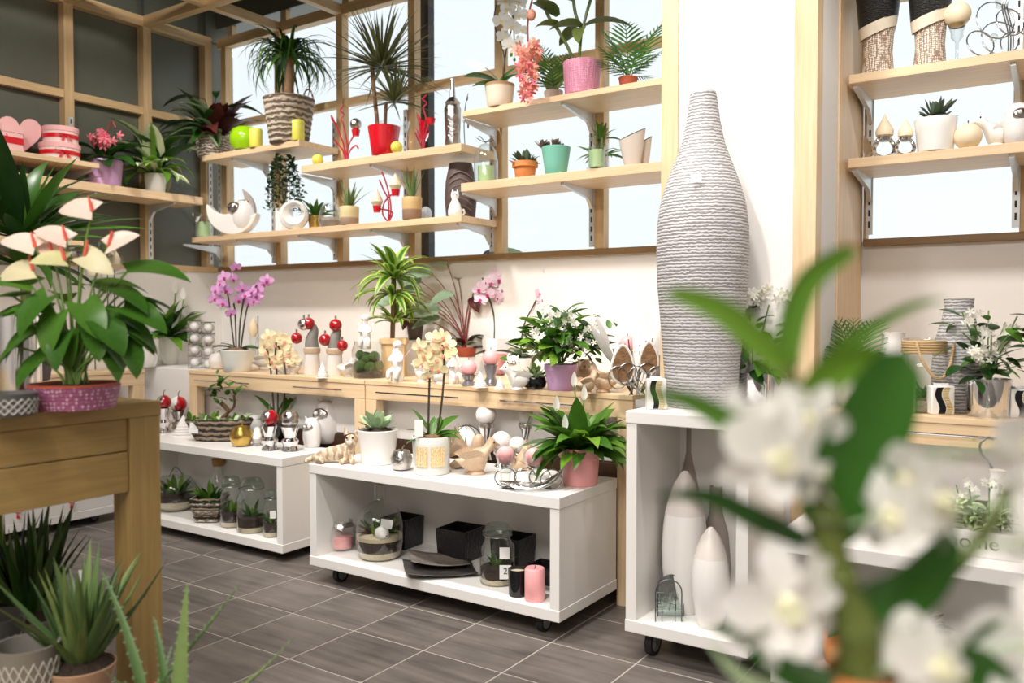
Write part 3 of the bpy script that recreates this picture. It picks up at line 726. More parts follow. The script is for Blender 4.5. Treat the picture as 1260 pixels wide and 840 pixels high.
# ---------------------------------------------------------------- upper corner shelf
trunkm = plain('pale_brown_trunk', (150, 116, 84), 0.8, var=.25, bump=.6, scale=50)
lk = ((-4.229, 3.745, 2.346), 0.00522); k = lk[1]
t = T('ponytail_palm', 'ponytail palm with a drooping mop in a wicker basket on the corner shelf', 'plant', lk)
mb = MB(); P_ = [(22, 0), (23, 1)]
for i in range(9): P_ += [(23 + i * .85 + 1.1, 3 + i * 6), (23.4 + i * .9, 6 + i * 6)]
P_ += [(31.5, 56), (29, 57), (28, 52)]
part('basket', t, MB().lathe([(r * k, z * k) for r, z in P_], 28), wicker)
tube_part('basket_handle', t, k, [(24 + 6 * math.cos(a), -2, 54 + 14 * math.sin(a)) for a in [PI * q / 10 for q in range(11)]], 1.1, wicker)
soil_disc(t, k, 27, 52)
tube_part('trunk', t, k, [(0, 0, 50), (-1, 0, 62), (1, 0, 85), (2, 0, 98), (3, 0, 108)], [9, 7, 5.5, 5, 7], trunkm, 10)
fan(t, 130, k, [L_deep, L_mid], 106, 4, (54, 82), (0, 80), .055, (2.2, 3.2), 'grass', 4, fold=.3, nseg=8)
candle('pillar_candle', 'yellow pillar candle in front of the wicker palm basket', ((-4.068, 3.675, 2.346), 0.00508), 15, 25, yellowwax, 'yellow green candles')
candle('pillar_candle', 'yellow pillar candle standing against the green apple ornament', ((-4.467, 3.675, 2.346), 0.00529), 16, 23, yellowwax, 'yellow green candles')
lk = ((-4.628, 3.720, 2.346), 0.00541); k = lk[1]
o = solo('apple_ornament', 'large glossy apple green ceramic apple on the corner shelf', 'ornament', lk, MB().lathe([(8 * k, 0), (14 * k, 2 * k), (18.5 * k, 10 * k), (19 * k, 18 * k), (16 * k, 26 * k), (10 * k, 29.5 * k), (4 * k, 28 * k), (.5 * k, 25 * k)], 28).mesh('apple_ornament', applegreen))
tube_part('apple_stem', o, k, [(0, 0, 25), (1, 0, 30), (3, 0, 34)], .8, barkm)
lk = ((-4.996, 3.740, 2.346), 0.00563); k = lk[1]
t = T('prayer_plant', 'dark prayer plant with maroon leaves in a birch strip basket', 'plant', lk)
part('basket', t, MB().lathe([(17 * k, 0), (19 * k, 5 * k), (20.5 * k, 11 * k), (20 * k, 16 * k), (22 * k, 24 * k), (20 * k, 25 * k), (19 * k, 21 * k)], 22), barkbasket)
tube_part('basket_bow', t, k, [(-10, -20, 22), (-4, -24, 26), (2, -23, 27), (8, -22, 24), (13, -18, 25)], 1.3, barkm)
fan(t, 20, k, L_maroon, 24, 5, (44, 74), (25, 86), .30, (.7, 1.5), 'lance', 5, az=(-80, 80))
fan(t, 34, k, [L_calathea, L_deep], 24, 5, (40, 72), (8, 84), .36, (.8, 1.6), 'ovate', 8, az=(90, 300))
stalks(t, k, [(-8, -2, 70, 165, 20, 66), (18, 0, 62, 5, 8, 52), (4, 2, 74, 110, 45, 40), (-18, -4, 42, 190, 5, 50)], (0, 0, 22), L_deep, 50, .24, 1.0, 'lance', darkstem, .7)

# ---------------------------------------------------------------- second shelf
ballwax('ball_candle', 'small yellow green ball candle at the near end of the red pot shelf', ((-3.923, 3.700, 2.182), 0.00503), 14, yellowwax, group='yellow green candles')
def wire_stems(label, lk, specs, cup=None, leaves=()):
    k = lk[1]; t = T('wire_candle_holder', label, 'candle holder', lk)
    for s in specs: tube_part('wire_stem', t, k, spl(s, 5), 1.0, redwire, 6)
    for x, y, z, az, el, l in leaves: obj('metal_leaf', leafmesh(redm, .34, .2, .3, 'lance', 5), t, lm((x * k, y * k, z * k), R(az), R(el), .3, l * k))
    return t, k
sp = [(q * .8 * math.sin(q * 1.3) , 0, 50 + q * 2.0) for q in range(10)]
t, k = wire_stems('red wire stems holding a silver ball in a red cup', ((-3.689, 3.710, 2.182), 0.00491),
  [[(0, 0, 0), (-3, 0, 20), (-12, 0, 44), (-18, 0, 56)], [(0, 0, 0), (1, 0, 22), (-3, -2, 45), (-6, 0, 52), (-3, 0, 58), (-7, 0, 63), (-3, 0, 69)], [(0, 0, 0), (2, 1, 18), (8, 1, 30), (13, 0, 33)], [(0, 0, 0), (-5, 1, 15), (-16, 1, 28)], [(0, 0, 0), (5, 0, 14), (12, 0, 20), (15, 0, 16)]],
  leaves=[(-16, 0, 48, 120, 60, 14)])
part('cup', t, MB().lathe([(4 * k, 31 * k), (5.5 * k, 39 * k)], 14, M=Matrix.Translation((12 * k, 0, 0))), redm)
part('ball', t, MB().ball(7.2 * k, (12 * k, 0, 46 * k), 16, 12), silver)
candle('pillar_candle', 'yellow pillar candle touching the shiny red pot', ((-3.419, 3.690, 2.182), 0.00475), 13, 23, yellowwax, 'yellow green candles')
ballwax('ball_candle', 'yellow green ball candle in front of the red pot', ((-3.259, 3.680, 2.182), 0.00466), 15, yellowwax, group='yellow green candles')
lk = ((-3.347, 3.750, 2.182), 0.00476); k = lk[1]
t = T('dragon_tree', 'spiky dragon tree with two tufts in a shiny red pot', 'plant', lk)
pot(t, k, 40, 30, 36, redm, rim=0)
tube_part('trunk', t, k, [(-8, 0, 30), (-9, 0, 50), (-12, 0, 80), (-14, 0, 108)], 2.6, barkm, 8); tube_part('trunk', t, k, [(1, 0, 30), (2, -1, 50), (3, -2, 66)], 2.2, barkm, 8)
fan(t, 70, k, L_marg, 66, 3, (44, 66), (-8, 84), .075, (.25, .7), 'spike', 9)
for o in t.children[-70:]: o.location.x += 3 * k; o.location.y -= 2 * k
fan(t, 140, k, L_marg, 108, 4, (58, 86), (-18, 86), .062, (.15, .6), 'spike', 11)
for o in t.children[-140:]: o.location.x -= 14 * k
part('paper_wrap', t, MB().lathe([(16 * k, 30 * k), (19 * k, 42 * k)], 18, cap0=False, cap1=False, M=Matrix.Translation((2 * k, 0, 0))), glass)
t, k = wire_stems('red metal twigs with red leaves beside the silver bottle', ((-3.077, 3.700, 2.182), 0.00457),
  [[(0, 0, 0), (0, 0, 20), (3, 0, 40), (0, 0, 52), (4, 0, 58), (-1, 0, 63), (4, 0, 68)], [(0, 0, 0), (-3, 0, 20), (-6, 0, 34)], [(0, 0, 0), (3, 0, 22), (9, 0, 36)], [(0, 0, 0), (-6, 0, 12), (-10, 0, 22)]],
  leaves=[(-4, 0, 30, 120, 65, 22), (0, -1, 14, 95, 82, 26), (2, 0, 12, 70, 75, 24), (-5, 0, 12, 130, 70, 20)])
part('cup', t, MB().lathe([(4.5 * k, 32 * k), (6 * k, 39 * k)], 14, M=Matrix.Translation((9 * k, 0, 0))), redm)
lk = ((-2.869, 3.700, 2.182), 0.00446); k = lk[1]
o = solo('silver_bottle', 'tall crackled silver bottle at the end of the red pot shelf', 'bottle', lk, MB().lathe([(r * k, z * k) for r, z in [(9, 0), (10, 3), (9, 12), (10, 30), (10.5, 46), (8.5, 50), (9.5, 53), (7, 56), (3.6, 60), (3.2, 68), (2.2, 74), (2.8, 79), (2.4, 82)]], 20).mesh('silver_bottle', silver))
part('oval_medallion', o, MB().ball(7 * k, (0, -7 * k, 34 * k), 14, 10, .8, .5, 1.1), silver)
lk = ((-2.825, 3.760, 2.182), 0.00449); k = lk[1]
t = T('wire_twig', 'thin grey wire twig behind the silver bottle', 'ornament', lk)
tube_part('wire', t, k, spl([(-1, 0, 0), (-2, 0, 30), (0, 0, 52), (3, 0, 66)], 4), .6, darkwire); part('wire_base', t, MB().lathe([(5 * k, 0), (5 * k, .8 * k)], 14), darkwire)
for x, z in ((2, 60), (-2, 34), (3, 26)): part('wire_bud', t, MB().ball(1.6 * k, (x * k, 0, z * k), 8, 6, .7, .7, 2), darkwire)

# ---------------------------------------------------------------- lowest long shelf
lk = ((-5.050, 3.700, 1.796), 0.00564); k = lk[1]
t = T('jar_candle', 'green candle in a glass jar with a silver ribbon by the crescent bowl', 'candle', lk)
part('candle', t, MB().lathe([(8 * k, .8 * k), (8.4 * k, 19 * k), (.1 * k, 19.5 * k)], 20), greenwax); cyl_glass('jar', t, k, [(9, 0), (9.6, 2), (9.6, 25), (10, 26)])
ribbon_bow(t, k, 0, -9, 26, 9, silver)
lk = ((-4.740, 3.710, 1.796), 0.00548); k = lk[1]
t = T('crescent_bowl', 'white ceramic crescent bowl with a silver faced owl perched in it', 'ornament', lk)
def crescent(r, t0, t1, th, cx=0, cz=0, y0=-1, y1=1):
    A = [(cx + r * math.cos(R(a)), cz + r * math.sin(R(a))) for a in [t0 + (t1 - t0) * i / 16 for i in range(17)]]
    B = []
    for i in range(16, -1, -1):
        f = math.sin(PI * i / 16) ** .8; a = t0 + (t1 - t0) * i / 16
        B.append((cx + (r - th * f) * math.cos(R(a)), cz + (r - th * f) * math.sin(R(a))))
    return [(x * k, z * k) for x, z in A + B[1:-1]]
bev(part('bowl', t, MB().prism(crescent(31, 168, 352, 26, 0, 31), -9 * k, 9 * k), ceramic), .008)
part('owl', t, MB().ball(15 * k, (12 * k, -2 * k, 23 * k), 18, 12, .95, .75, 1.35), ceramic)
o = part('owl_mask', t, MB().ball(9 * k, (3 * k, -8 * k, 32 * k), 14, 10, 1.0, .6, .9), silver)
for q in (-1, 1): part('owl_eye', o, MB().ball(2.4 * k, ((2 + q * 3.4) * k, -13.4 * k, 33 * k), 10, 8), brown_cer)
part('owl_crest', t, MB().ball(5 * k, (13 * k, -4 * k, 40 * k), 10, 8, 1.5, .5, .6), silver)
lk = ((-4.812, 3.800, 1.796), 0.00559); k = lk[1]
bev(solo('crescent_ornament', 'thin grey crescent moon sculpture behind the white bowl', 'ornament', lk, MB().prism(crescent(30, -85, 62, 14, -8, 32), -4 * k, 4 * k).mesh('crescent_ornament', taupe)), .004)
lk = ((-4.276, 3.740, 1.796), 0.00526); k = lk[1]
t = T('trailing_plant', 'trailing wire vine spilling over a white square pot', 'plant', lk)
bev(part('pot', t, MB().box(-9 * k, 9 * k, -9 * k, 9 * k, 0, 28 * k), ceramic), .003)
stuff_leaves(t, 'foliage', 620, k, L_ivy, lambda r, i: ((lambda a, z: ((10 + 14 * min(1, (92 - z) / 40) * r.uniform(.4, 1)) * math.cos(a), (7 + 8 * r.random()) * math.sin(a), z))(r.uniform(0, 6.28), 24 + 68 * r.random() ** .8)), (3.5, 6.5), .75, 3)
for s in range(6):
    a = s * 1.05; tube_part('vine', t, k, spl([(0, 0, 28), (8 * math.cos(a), 6 * math.sin(a), 80), (17 * math.cos(a), 12 * math.sin(a), 70), (20 * math.cos(a), 14 * math.sin(a), 35)], 4), .4, darkstem)
def ring_sculpture(label, lk, r, hole, th, mat):
    k = lk[1]; n = 36; mb = MB(); vs = []; fs = []
    for i in range(n):
        a = 2 * PI * i / n; c, s = math.cos(a), math.sin(a); ox, oz = r * .12, r * .18
        pr = [(hole, -th * .2), (hole + 1.5, -th * .6), (hole + (r - hole) * .55, -th), (r - 1, -th * .55), (r, 0), (r - 1, th * .55), (hole + (r - hole) * .55, th), (hole + 1.5, th * .6), (hole, th * .2)]
        for q, y in pr:
            f = 1 - (q - hole) / (r - hole); vs.append(((c * q + ox * f) * k, y * k, (r * .97 + s * q + oz * f) * k))
    m = 9
    for i in range(n):
        for j in range(m): fs.append((i * m + j, i * m + (j + 1) % m, ((i + 1) % n) * m + (j + 1) % m, ((i + 1) % n) * m + j))
    mb.add(vs, fs); return solo('ring_sculpture', label, 'ornament', lk, mb.mesh('ring_sculpture', mat))
ring_sculpture('round white ceramic ring sculpture below the trailing vine', ((-4.128, 3.690, 1.796), 0.00514), 18.5, 7, 7, ceramic)
lk = ((-4.048, 3.800, 1.796), 0.00518); k = lk[1]
t = T('small_palm', 'small bushy palm in a gold glass next to the ring sculpture', 'plant', lk)
pot(t, k, 20, 16, 18, goldm, rim=0)
fan(t, 22, k, [L_mid, L_palm], 17, 2, (16, 34), (15, 85), .24, (.4, 1.2), 'lance', 12)
lk = ((-3.831, 3.710, 1.796), 0.00500); k = lk[1]
t = T('glass_bowl', 'clear slanted glass bowl half full of pale pebbles', 'bowl', lk)
part('pebbles', t, MB().lathe([(11 * k, 1 * k), (13 * k, 8 * k), (8 * k, 12 * k), (.1 * k, 13.5 * k)], 18), pebblem)
cyl_glass('bowl', t, k, [(11, 0), (14, 5), (14, 14), (11, 24), (8, 29)])
def striped_pot_plant(label, lk, w, h, mat, n, L, leafm, shape, wl, el, seed, dr=(.0, .35)):
    k = lk[1]; t = T('potted_aloe', label, 'plant', lk); pot(t, k, w, w * .94, h, mat)
    fan(t, n, k, leafm, h * .92, w * .12, L, el, wl, dr, shape, seed, fold=.5); return t
ma = twotone('tan_pot_glaze', (168, 140, 118), (216, 198, 150), .045); mbp = twotone('ochre_pot_glaze', (150, 116, 92), (206, 172, 116), .06)
striped_pot_plant('small aloe in a tan two tone pot on the lowest shelf', ((-3.655, 3.700, 1.796), 0.00489), 24, 23, ma, 12, (22, 40), L_snake, 'spike', .16, (45, 88), 13)
striped_pot_plant('upright snake plant in an ochre clay pot on the lowest shelf', ((-3.163, 3.700, 1.796), 0.00463), 25, 28, mbp, 11, (26, 44), L_snake, 'spike', .15, (70, 89), 14, (0, .15))
t, k = wire_stems('red wire stand with two teardrop candles in red cups', ((-3.342, 3.700, 1.796), 0.00473),
  [[(0, 0, 0), (-7, 0, 10), (-5, 0, 24), (4, 0, 34), (8, 0, 38)], [(0, 0, 0), (5, 0, 10), (2, 0, 14), (-8, 0, 16), (-14, 0, 16)], [(1, 0, 0), (3, 0, 20), (-2, 0, 46), (-8, 0, 62)], [(0, 0, 0), (0, 0, 26), (-6, 0, 40), (-11, 0, 52)]])
for x, z, s in ((-14, 16, 1), (9, 36, 1.05)):
    M_ = Matrix.Translation((x * k, 0, z * k)); part('cup', t, MB().lathe([(4.2 * s * k, -4 * k), (5.4 * s * k, 4 * k)], 14, M=M_), redm)
    part('teardrop_candle', t, MB().lathe([(4 * s * k, 3 * k), (7.5 * s * k, 9 * k), (6 * s * k, 14 * k), (2.5 * s * k, 20 * k), (.4 * k, 25 * k)], 16, M=M_), ivory)
solo('egg_ornament', 'small blue and white egg behind the snake plant pot', 'ornament', ((-3.169, 3.830, 1.796), 0.00474), MB().ball(.0445, (0, 0, .0467), 14, 10, .8, .8, 1.05).mesh('egg_ornament', plain('blue_white_glaze', (196, 206, 222), .25, var=.4, scale=60)))
lk = ((-2.883, 3.790, 1.796), 0.00455); k = lk[1]
o = solo('ribbed_vase', 'dark brown vase with slanted ribs behind the white cat figurine', 'vase', lk, MB().lathe([(r * k, z * k) for r, z in [(16, 0), (18, 2), (20, 26), (18.5, 46), (14, 67), (12, 68), (11, 60)]], 28, sy=.7).mesh('ribbed_vase', brown_cer))
for i in range(7):
    for sg in (-1, 1):
        z = 4 + i * 8; tube_part('rib', o, k, [(0, -13.5, z - 2 + 6), (sg * 8, -12.6, z + 1), (sg * 14, -9.5, z - 4)], .9, plain('brown_rib', (128, 108, 102), .5) if i == 0 and sg < 0 else bpy.data.materials['brown_rib'])
def cat_sitting(label, lk, h, mat):
    k = lk[1] * h / 32; o = MB(); 
    o.lathe([(r * k, z * k) for r, z in [(7, 0), (9, 2), (9, 8), (7, 15), (4.5, 20), (4, 22), (5, 24), (5.6, 27), (4.5, 30), (2, 31.5), (.3, 32)]], 18, sy=.8)
    t = solo('cat_figurine', label, 'figurine', lk, o.mesh('cat_figurine', mat))
    for sg in (-1, 1): part('ear', t, MB().lathe([(2 * k, 29 * k), (.3 * k, 34.5 * k)], 8, M=Matrix.Translation((sg * 3 * k, 0, 0))), mat)
    tube_part('tail', t, k, spl([(6, 3, 2), (11, 0, 3), (12, -3, 6), (10, -4, 9)], 4), 1.3, mat)
    for sg in (-1, 1): part('eye', t, MB().ball(.7 * k, (sg * 2 * k, -4.4 * k, 27 * k), 6, 5), ink)
    return t
cat_sitting('white sitting cat figurine in front of the brown ribbed vase', ((-2.846, 3.690, 1.796), 0.00445), 31, ceramic)

# ---------------------------------------------------------------- upper right shelf
lk = ((-2.555, 3.700, 2.350), 0.00429); k = lk[1]
t = T('moth_orchid', 'tall white moth orchid in a tan rimmed pot on the top shelf', 'plant', lk)
pot(t, k, 37, 30, 28, twotone('tan_rim_glaze', (224, 208, 186), (170, 132, 92), .104), soil=barkm)
for a_, e_, l_, d_ in ((165, 38, 50, .9), (150, 62, 34, .5), (20, 60, 44, .7), (190, 15, 36, .8), (-40, 35, 34, .8)): obj('leaf', leafmesh(L_mid, .36, d_, .25, 'strap', 7), t, lm((0, 0, 26 * k), R(a_), R(e_), .2, l_ * k))
orchid(t, k, [[(2, 0, 26), (6, 0, 60), (-6, 0, 100), (-4, 0, 124), (8, -4, 132), (16, -6, 110), (18, -8, 70)], [(4, 2, 26), (8, 2, 70), (22, -2, 120), (26, -4, 130)]],
  [(10, 118, -8, 12), (2, 104, -8, 11), (14, 96, -10, 11), (4, 84, -8, 10), (12, 74, -10, 10), (24, 110, -8, 11), (26, 92, -8, 10), (22, 78, -7, 9), (8, 128, -8, 12), (22, 126, -8, 12)], 'white', .8, 10, darkstem, [(14, -10, 62, 2.6), (18, -9, 56, 2.2)])
lk = ((-2.083, 3.740, 2.350), 0.00407); k = lk[1]
t = T('medinilla', 'broad leaved medinilla in a pink knobbly pot with a hanging flower cascade', 'plant', lk)
pot(t, k, 47, 42, 41, ribbed_pink)
for s in ([(-4, 0, 38), (-2, 0, 66), (0, 0, 84)], [(-8, 0, 38), (-18, -2, 60), (-30, -4, 80)], [(0, 0, 80), (8, 0, 110), (16, 0, 132)], [(0, 0, 80), (-8, 0, 100), (-12, 0, 128)], [(-30, -4, 80), (-42, -6, 96), (-50, -8, 118)]): tube_part('stem', t, k, spl(s, 4), 2.0, L_olive)
for x, y, z, a_, e_, l_ in ((0, -3, 84, 185, 12, 44), (2, -2, 84, -8, 18, 64), (-2, 3, 82, 120, 10, 45), (0, -5, 82, 250, -25, 40), (14, 0, 122, 30, 40, 50), (14, -3, 124, 150, 45, 48), (-12, 0, 116, 160, 30, 52), (-12, 2, 120, 60, 50, 46), (-28, -4, 84, 200, 10, 36), (-46, -8, 110, 175, 35, 40), (16, 2, 132, -10, 30, 56), (-30, -4, 96, 215, 30, 44)): obj('leaf', leafmesh(L_olive, .46, .9, .3, 'ovate', 7), t, lm((x * k, y * k, z * k), R(a_), R(e_), .2, l_ * k))
lk = ((-2.335, 3.635, 2.350), 0.00412); k = lk[1]
tube_part('flower_stem', t, k, spl([(-50, -8, 118), (-60, -17, 112), (-66, -18, 84), (-66, -18, 60)], 5), 1.2, redstem)
bm = petals('bract', [F_coral, F_pink], [(a, 1, .55, .25) for a in range(20, 380, 60)], [(270, .4, .6), (90, .4, .6)]); bm2 = petals('bract2', [F_pink, F_mag], [(a, 1, .5, .3) for a in range(0, 360, 72)], [(270, .3, .6)])
rn = random.Random(5)
for i in range(46):
    f = i / 45; z = 56 - 66 * f; rad = (14 - 8 * f) * (1.0 if i % 3 else .6); a = i * 2.4
    blossom(t, bm if f < .3 else (bm2 if i % 2 else bm), ((-66 + rad * math.cos(a)) * k, (-19 + .7 * rad * math.sin(a)) * k, z * k), (9 - 3.5 * f) * k, rn.uniform(-1.2, 1.2), rn.uniform(-.6, .6), rn.uniform(-1, 1))
part('flower_bud', t, MB().ball(7 * k, (-62 * k, -17 * k, 92 * k), 10, 8, .8, .8, 1.0), F_coral)
def palmfrond(root, k, p, az, el, L, n=10, lf=.46, mat=L_palm, droop=.5):
    """one pinnate leaf: a midrib with its leaflets, one piece"""
    mb = MB(); y = z = 0.0; pts = []; N_ = n + 2
    for i in range(N_ + 1):
        pts.append((0, y, z)); a = -droop * i / N_; y += math.cos(a) / N_; z += math.sin(a) / N_
    mb.tube(pts, [.012 - .008 * i / N_ for i in range(N_ + 1)], 4)
    for i in range(2, N_ + 1):
        f = i / N_; l = lf * math.sin(PI * (.2 + .75 * f)) 
        for sg in (-1, 1):
            M_ = Matrix.Translation(pts[i]) @ Matrix.Rotation(-sg * R(62 - 25 * f), 4, 'Z') @ Matrix.Rotation(-.15, 4, 'X')
            mb.leaf(.10, .5, .2, 'lance', 3, 0, M_ @ Matrix.Diagonal((l, l, l, 1)))
    return obj('frond', mb.mesh('frond', mat, True, None), root, lm(Vector(p) * k, R(az), R(el), 0, L * k), 'stuff')
def palm(label, lk, pw, ph, pmat, fr, glasspot=False):
    k = lk[1]; t = T('parlour_palm', label, 'plant', lk); pot(t, k, pw, pw * .82, ph, pmat, rim=0)
    for a, e, L in fr: palmfrond(t, k, (0, 0, ph * .9), a, e, L)
    return t
t = palm('feathery parlour palm in a small clear pot behind the pink cascade', ((-2.285, 3.800, 2.350), 0.00423), 24, 16, greige, [(170, 70, 62), (120, 80, 70), (60, 72, 66), (10, 60, 60), (200, 45, 55), (-20, 40, 52), (260, 60, 50), (150, 50, 60)])
k = .0049
obj('leaf', leafmesh(L_olive, .5, .6, .4, 'lance', 7), t, lm((-2 * k, -6 * k, 10 * k), R(40), R(70), .5, 44 * k))
palm('parlour palm in a coppery pot next to the oak post', ((-1.818, 3.720, 2.350), 0.00391), 24, 12, rust, [(175, 60, 58), (150, 75, 72), (90, 82, 84), (30, 68, 92), (5, 50, 56), (200, 35, 46), (-30, 45, 44), (60, 60, 70), (120, 58, 60), (20, 20, 36)])

# ---------------------------------------------------------------- lower right shelf
lk = ((-2.403, 3.710, 1.966), 0.00423); k = lk[1]
t = T('succulent_pot', 'terracotta pot with a mound of small succulents', 'plant', lk)
pot(t, k, 32, 24, 20, terracotta, rim=7)
fan(t, 46, k, L_succdark, 17, 4, (10, 19), (5, 85), .42, (-.3, .3), 'spoon', 21)
lk = ((-2.253, 3.700, 1.966), 0.00414); k = lk[1]
t = T('succulent_pot', 'mint green pot with grey pink rosettes', 'plant', lk)
pot(t, k, 36, 26, 34, mintm)
for cx, cy in ((-9, -4), (6, -6), (0, 6), (12, 2)):
    fan(t, 14, k, L_echev, 33, 0, (9, 13), (15, 75), .5, (-.4, .1), 'spoon', 31 + cx)
    for o in t.children[-14:]: o.location.x += cx * k; o.location.y += cy * k
lk = ((-2.013, 3.810, 1.966), 0.00410); k = lk[1]
t = T('lucky_bamboo', 'lucky bamboo stems in a clear glass behind the green jar candle', 'plant', lk)
cyl_glass('vase', t, k, [(9, 0), (9.5, 2), (10, 36), (10.4, 37)])
for x, y in ((-4, 0), (0, 2), (4, -1), (1, -4), (-2, 4)): tube_part('cane', t, k, [(x, y, 2), (x * 1.1, y, 40), (x * 1.5, y * 1.3, 62)], 1.4, caneM)
fan(t, 16, k, [L_mid, L_olive], 42, 3, (14, 28), (20, 88), .2, (.4, 1.0), 'lance', 23); fan(t, 12, k, [L_bright, L_mid], 22, 6, (20, 30), (5, 40), .2, (.5, 1.2), 'lance', 24, az=(120, 420))
lk = ((-1.972, 3.690, 1.966), 0.00398); k = lk[1]
t = T('jar_candle', 'pale green candle in a glass cube on a pebbled foot', 'candle', lk)
part('candle', t, MB().lathe([(9 * k, 3 * k), (9.6 * k, 24 * k), (.1 * k, 24.5 * k)], 18), greenwax); cyl_glass('jar', t, k, [(12, 0), (13, 2), (10.5, 3.5), (11, 27), (11.4, 28)])
def wavy_vase(label, lk, w, h, mat, sy=.55):
    k = lk[1]; n = 28; mb = MB(); vs = []; fs = []; rows = 9
    for side, ro in ((0, 1.0), (1, .88)):
        for i in range(rows):
            t_ = i / (rows - 1)
            for j in range(n):
                a = 2 * PI * j / n; r = w / 2 * (.55 + .45 * t_ ** .8) * ro
                zt = h * (.84 + .16 * math.cos(a)) ; zz = (zt * t_ if side == 0 else max(2, zt * t_))
                vs.append((r * math.cos(a) * k, r * sy * math.sin(a) * k, zz * k))
    for side in (0, 1):
        for i in range(rows - 1):
            for j in range(n):
                q = (j + 1) % n; o = side * rows * n; f = (o + i * n + j, o + i * n + q, o + (i + 1) * n + q, o + (i + 1) * n + j); fs.append(f if side == 0 else f[::-1])
    for j in range(n):
        q = (j + 1) % n; a, b = (rows - 1) * n, rows * n + (rows - 1) * n; fs.append((a + j, a + q, b + q, b + j))
    fs.append(tuple(range(n - 1, -1, -1))); fs.append(tuple(rows * n + j for j in range(n)))
    mb.add(vs, fs); o = solo('wavy_vase', label, 'vase', lk, mb.mesh('wavy_vase', mat))
    tube_part('rim_line', o, k, [(w / 2 * .97 * math.cos(a), w / 2 * sy * .97 * math.sin(a), h * (.84 + .16 * math.cos(a))) for a in [2 * PI * j / 24 for j in range(24)]], .6, brown_cer, 5, True)
    return o
wavy_vase('beige vase with a wavy dark rim beside the oak post', ((-1.785, 3.700, 1.966), 0.00389), 33, 46, greige)
wavy_vase('smaller beige wavy vase half hidden behind its twin', ((-1.776, 3.800, 1.966), 0.00396), 22, 40, greige)
lk = ((-2.716, 3.800, 1.966), 0.00447); k = lk[1]
t = T('cloche_candle', 'pale green candle under a glass dome with a wire bow', 'candle', lk)
part('candle', t, MB().lathe([(10 * k, 1 * k), (10 * k, 24 * k), (.1 * k, 24.5 * k)], 18), greenwax); cyl_glass('dome', t, k, [(15, 0), (15, 30), (13, 42), (7, 50), (1, 52)])
tube_part('wire_bow', t, k, [(x * 1.0, 0, z) for x, z in ((0, 52), (-5, 58), (-8, 61), (-11, 58), (-4, 54), (4, 54), (10, 56), (7, 58), (0, 53))], .5, darkwire)

# ---------------------------------------------------------------- left wall shelves
lk = ((-5.144, 3.100, 2.060), 0.00520); k = lk[1]; lk = ((-5.11, 3.02, 2.06), k)
t = T('flowering_medinilla', 'pink flowered plant with broad leaves in a lilac pot on the dark wall', 'plant', lk)
pot(t, k, 42, 36, 32, lilac)
for x, y, z, a_, e_, l_ in ((0, -4, 30, -25, 15, 52), (0, 0, 32, 160, 50, 50), (2, 2, 34, 40, 55, 50), (-3, -4, 30, 200, 15, 44), (0, -6, 30, 250, 10, 40), (4, -2, 34, 5, 40, 56), (-2, 2, 34, 110, 60, 56), (2, -6, 30, -60, 5, 40), (0, 0, 40, 20, 20, 48)): obj('leaf', leafmesh(L_deep, .5, 1.0, .3, 'ovate', 7), t, lm((x * k, y * k, z * k), R(a_), R(e_), .2, l_ * k))
rn = random.Random(8)
for i in range(26): blossom(t, bm2, (rn.gauss(0, 8) * k, (-10 + rn.gauss(0, 4)) * k, (54 + rn.gauss(0, 6)) * k), 6 * k, rn.uniform(-1, 1), rn.uniform(-.7, .4))
tube_part('flower_stem', t, k, spl([(0, 0, 30), (4, -3, 60), (12, -6, 78), (18, -8, 70)], 4), 1.2, redstem)
lk = ((-5.09, 3.36, 2.06), ((-4.949, 3.400, 2.060), 0.00534)[1]); k = lk[1]
t = T('trailing_plant', 'pale striped trailing plant in a white pot at the end of the dark wall shelf', 'plant', lk)
pot(t, k, 27, 22, 24, ceramic)
fan(t, 22, k, [L_varieg, L_bright], 24, 4, (38, 66), (5, 75), .36, (1.1, 2.3), 'lance', 41, wave=.15)
fan(t, 10, k, [L_deep, L_varieg], 30, 3, (56, 84), (50, 80), .34, (.9, 1.6), 'ovate', 42)
def gift_box(label, loc, w, h, mat=pinkcard, rz=.5, sides=6, group='pink gift boxes', name='gift_box', lid=True):
    o = T(name, label, 'box', (loc, 1), rz, group)
    part('box', o, MB().lathe([(w / 2 * .96, 0), (w / 2 * .96, h * .8)], sides), mat, None, sides > 10)
    part('lid', o, MB().lathe([(w / 2, h * .72), (w / 2, h)], sides), pinkcard, None, sides > 10)
    part('ribbon', o, MB().lathe([(w / 2 * .985, h * .30), (w / 2 * .985, h * .55)], sides, cap0=False, cap1=False), ribbon_red, None, sides > 10)
    ribbon_bow(o, 1, w * .2, -w * .5, h * .45, w * .2, ribbon_red); return o
gift_box('round pink gift box with a red bow, lower of the stack on the dark wall', (-5.11, 2.74, 2.18), .23, .10, plain('pale_cream_card', (248, 232, 226), .6), .9, 24)
gift_box('round pink gift box with a red bow, topmost of the stack on the dark wall', (-5.11, 2.745, 2.28), .20, .10, plain('blush_card', (250, 220, 216), .6), 1.0, 24)
gift_box('hexagonal pink gift box on the dark wall left of the stack', (-5.12, 2.42, 2.18), .24, .15, plain('pink_box_card', (246, 200, 196), .6), .6)
hb = [(0, -.10)] + [(.062 * 1.9 * math.sin(a) ** 3, .0065 * 1.9 * (13 * math.cos(a) - 5 * math.cos(2 * a) - 2 * math.cos(3 * a) - math.cos(4 * a))) for a in [2 * PI * i / 30 for i in range(1, 30)] if abs(a - PI) > .15]
hb = [(.115 * math.sin(a) ** 3, .0082 * (13 * math.cos(a) - 5 * math.cos(2 * a) - 2 * math.cos(3 * a) - math.cos(4 * a))) for a in [2 * PI * i / 32 for i in range(32)]][::-1]
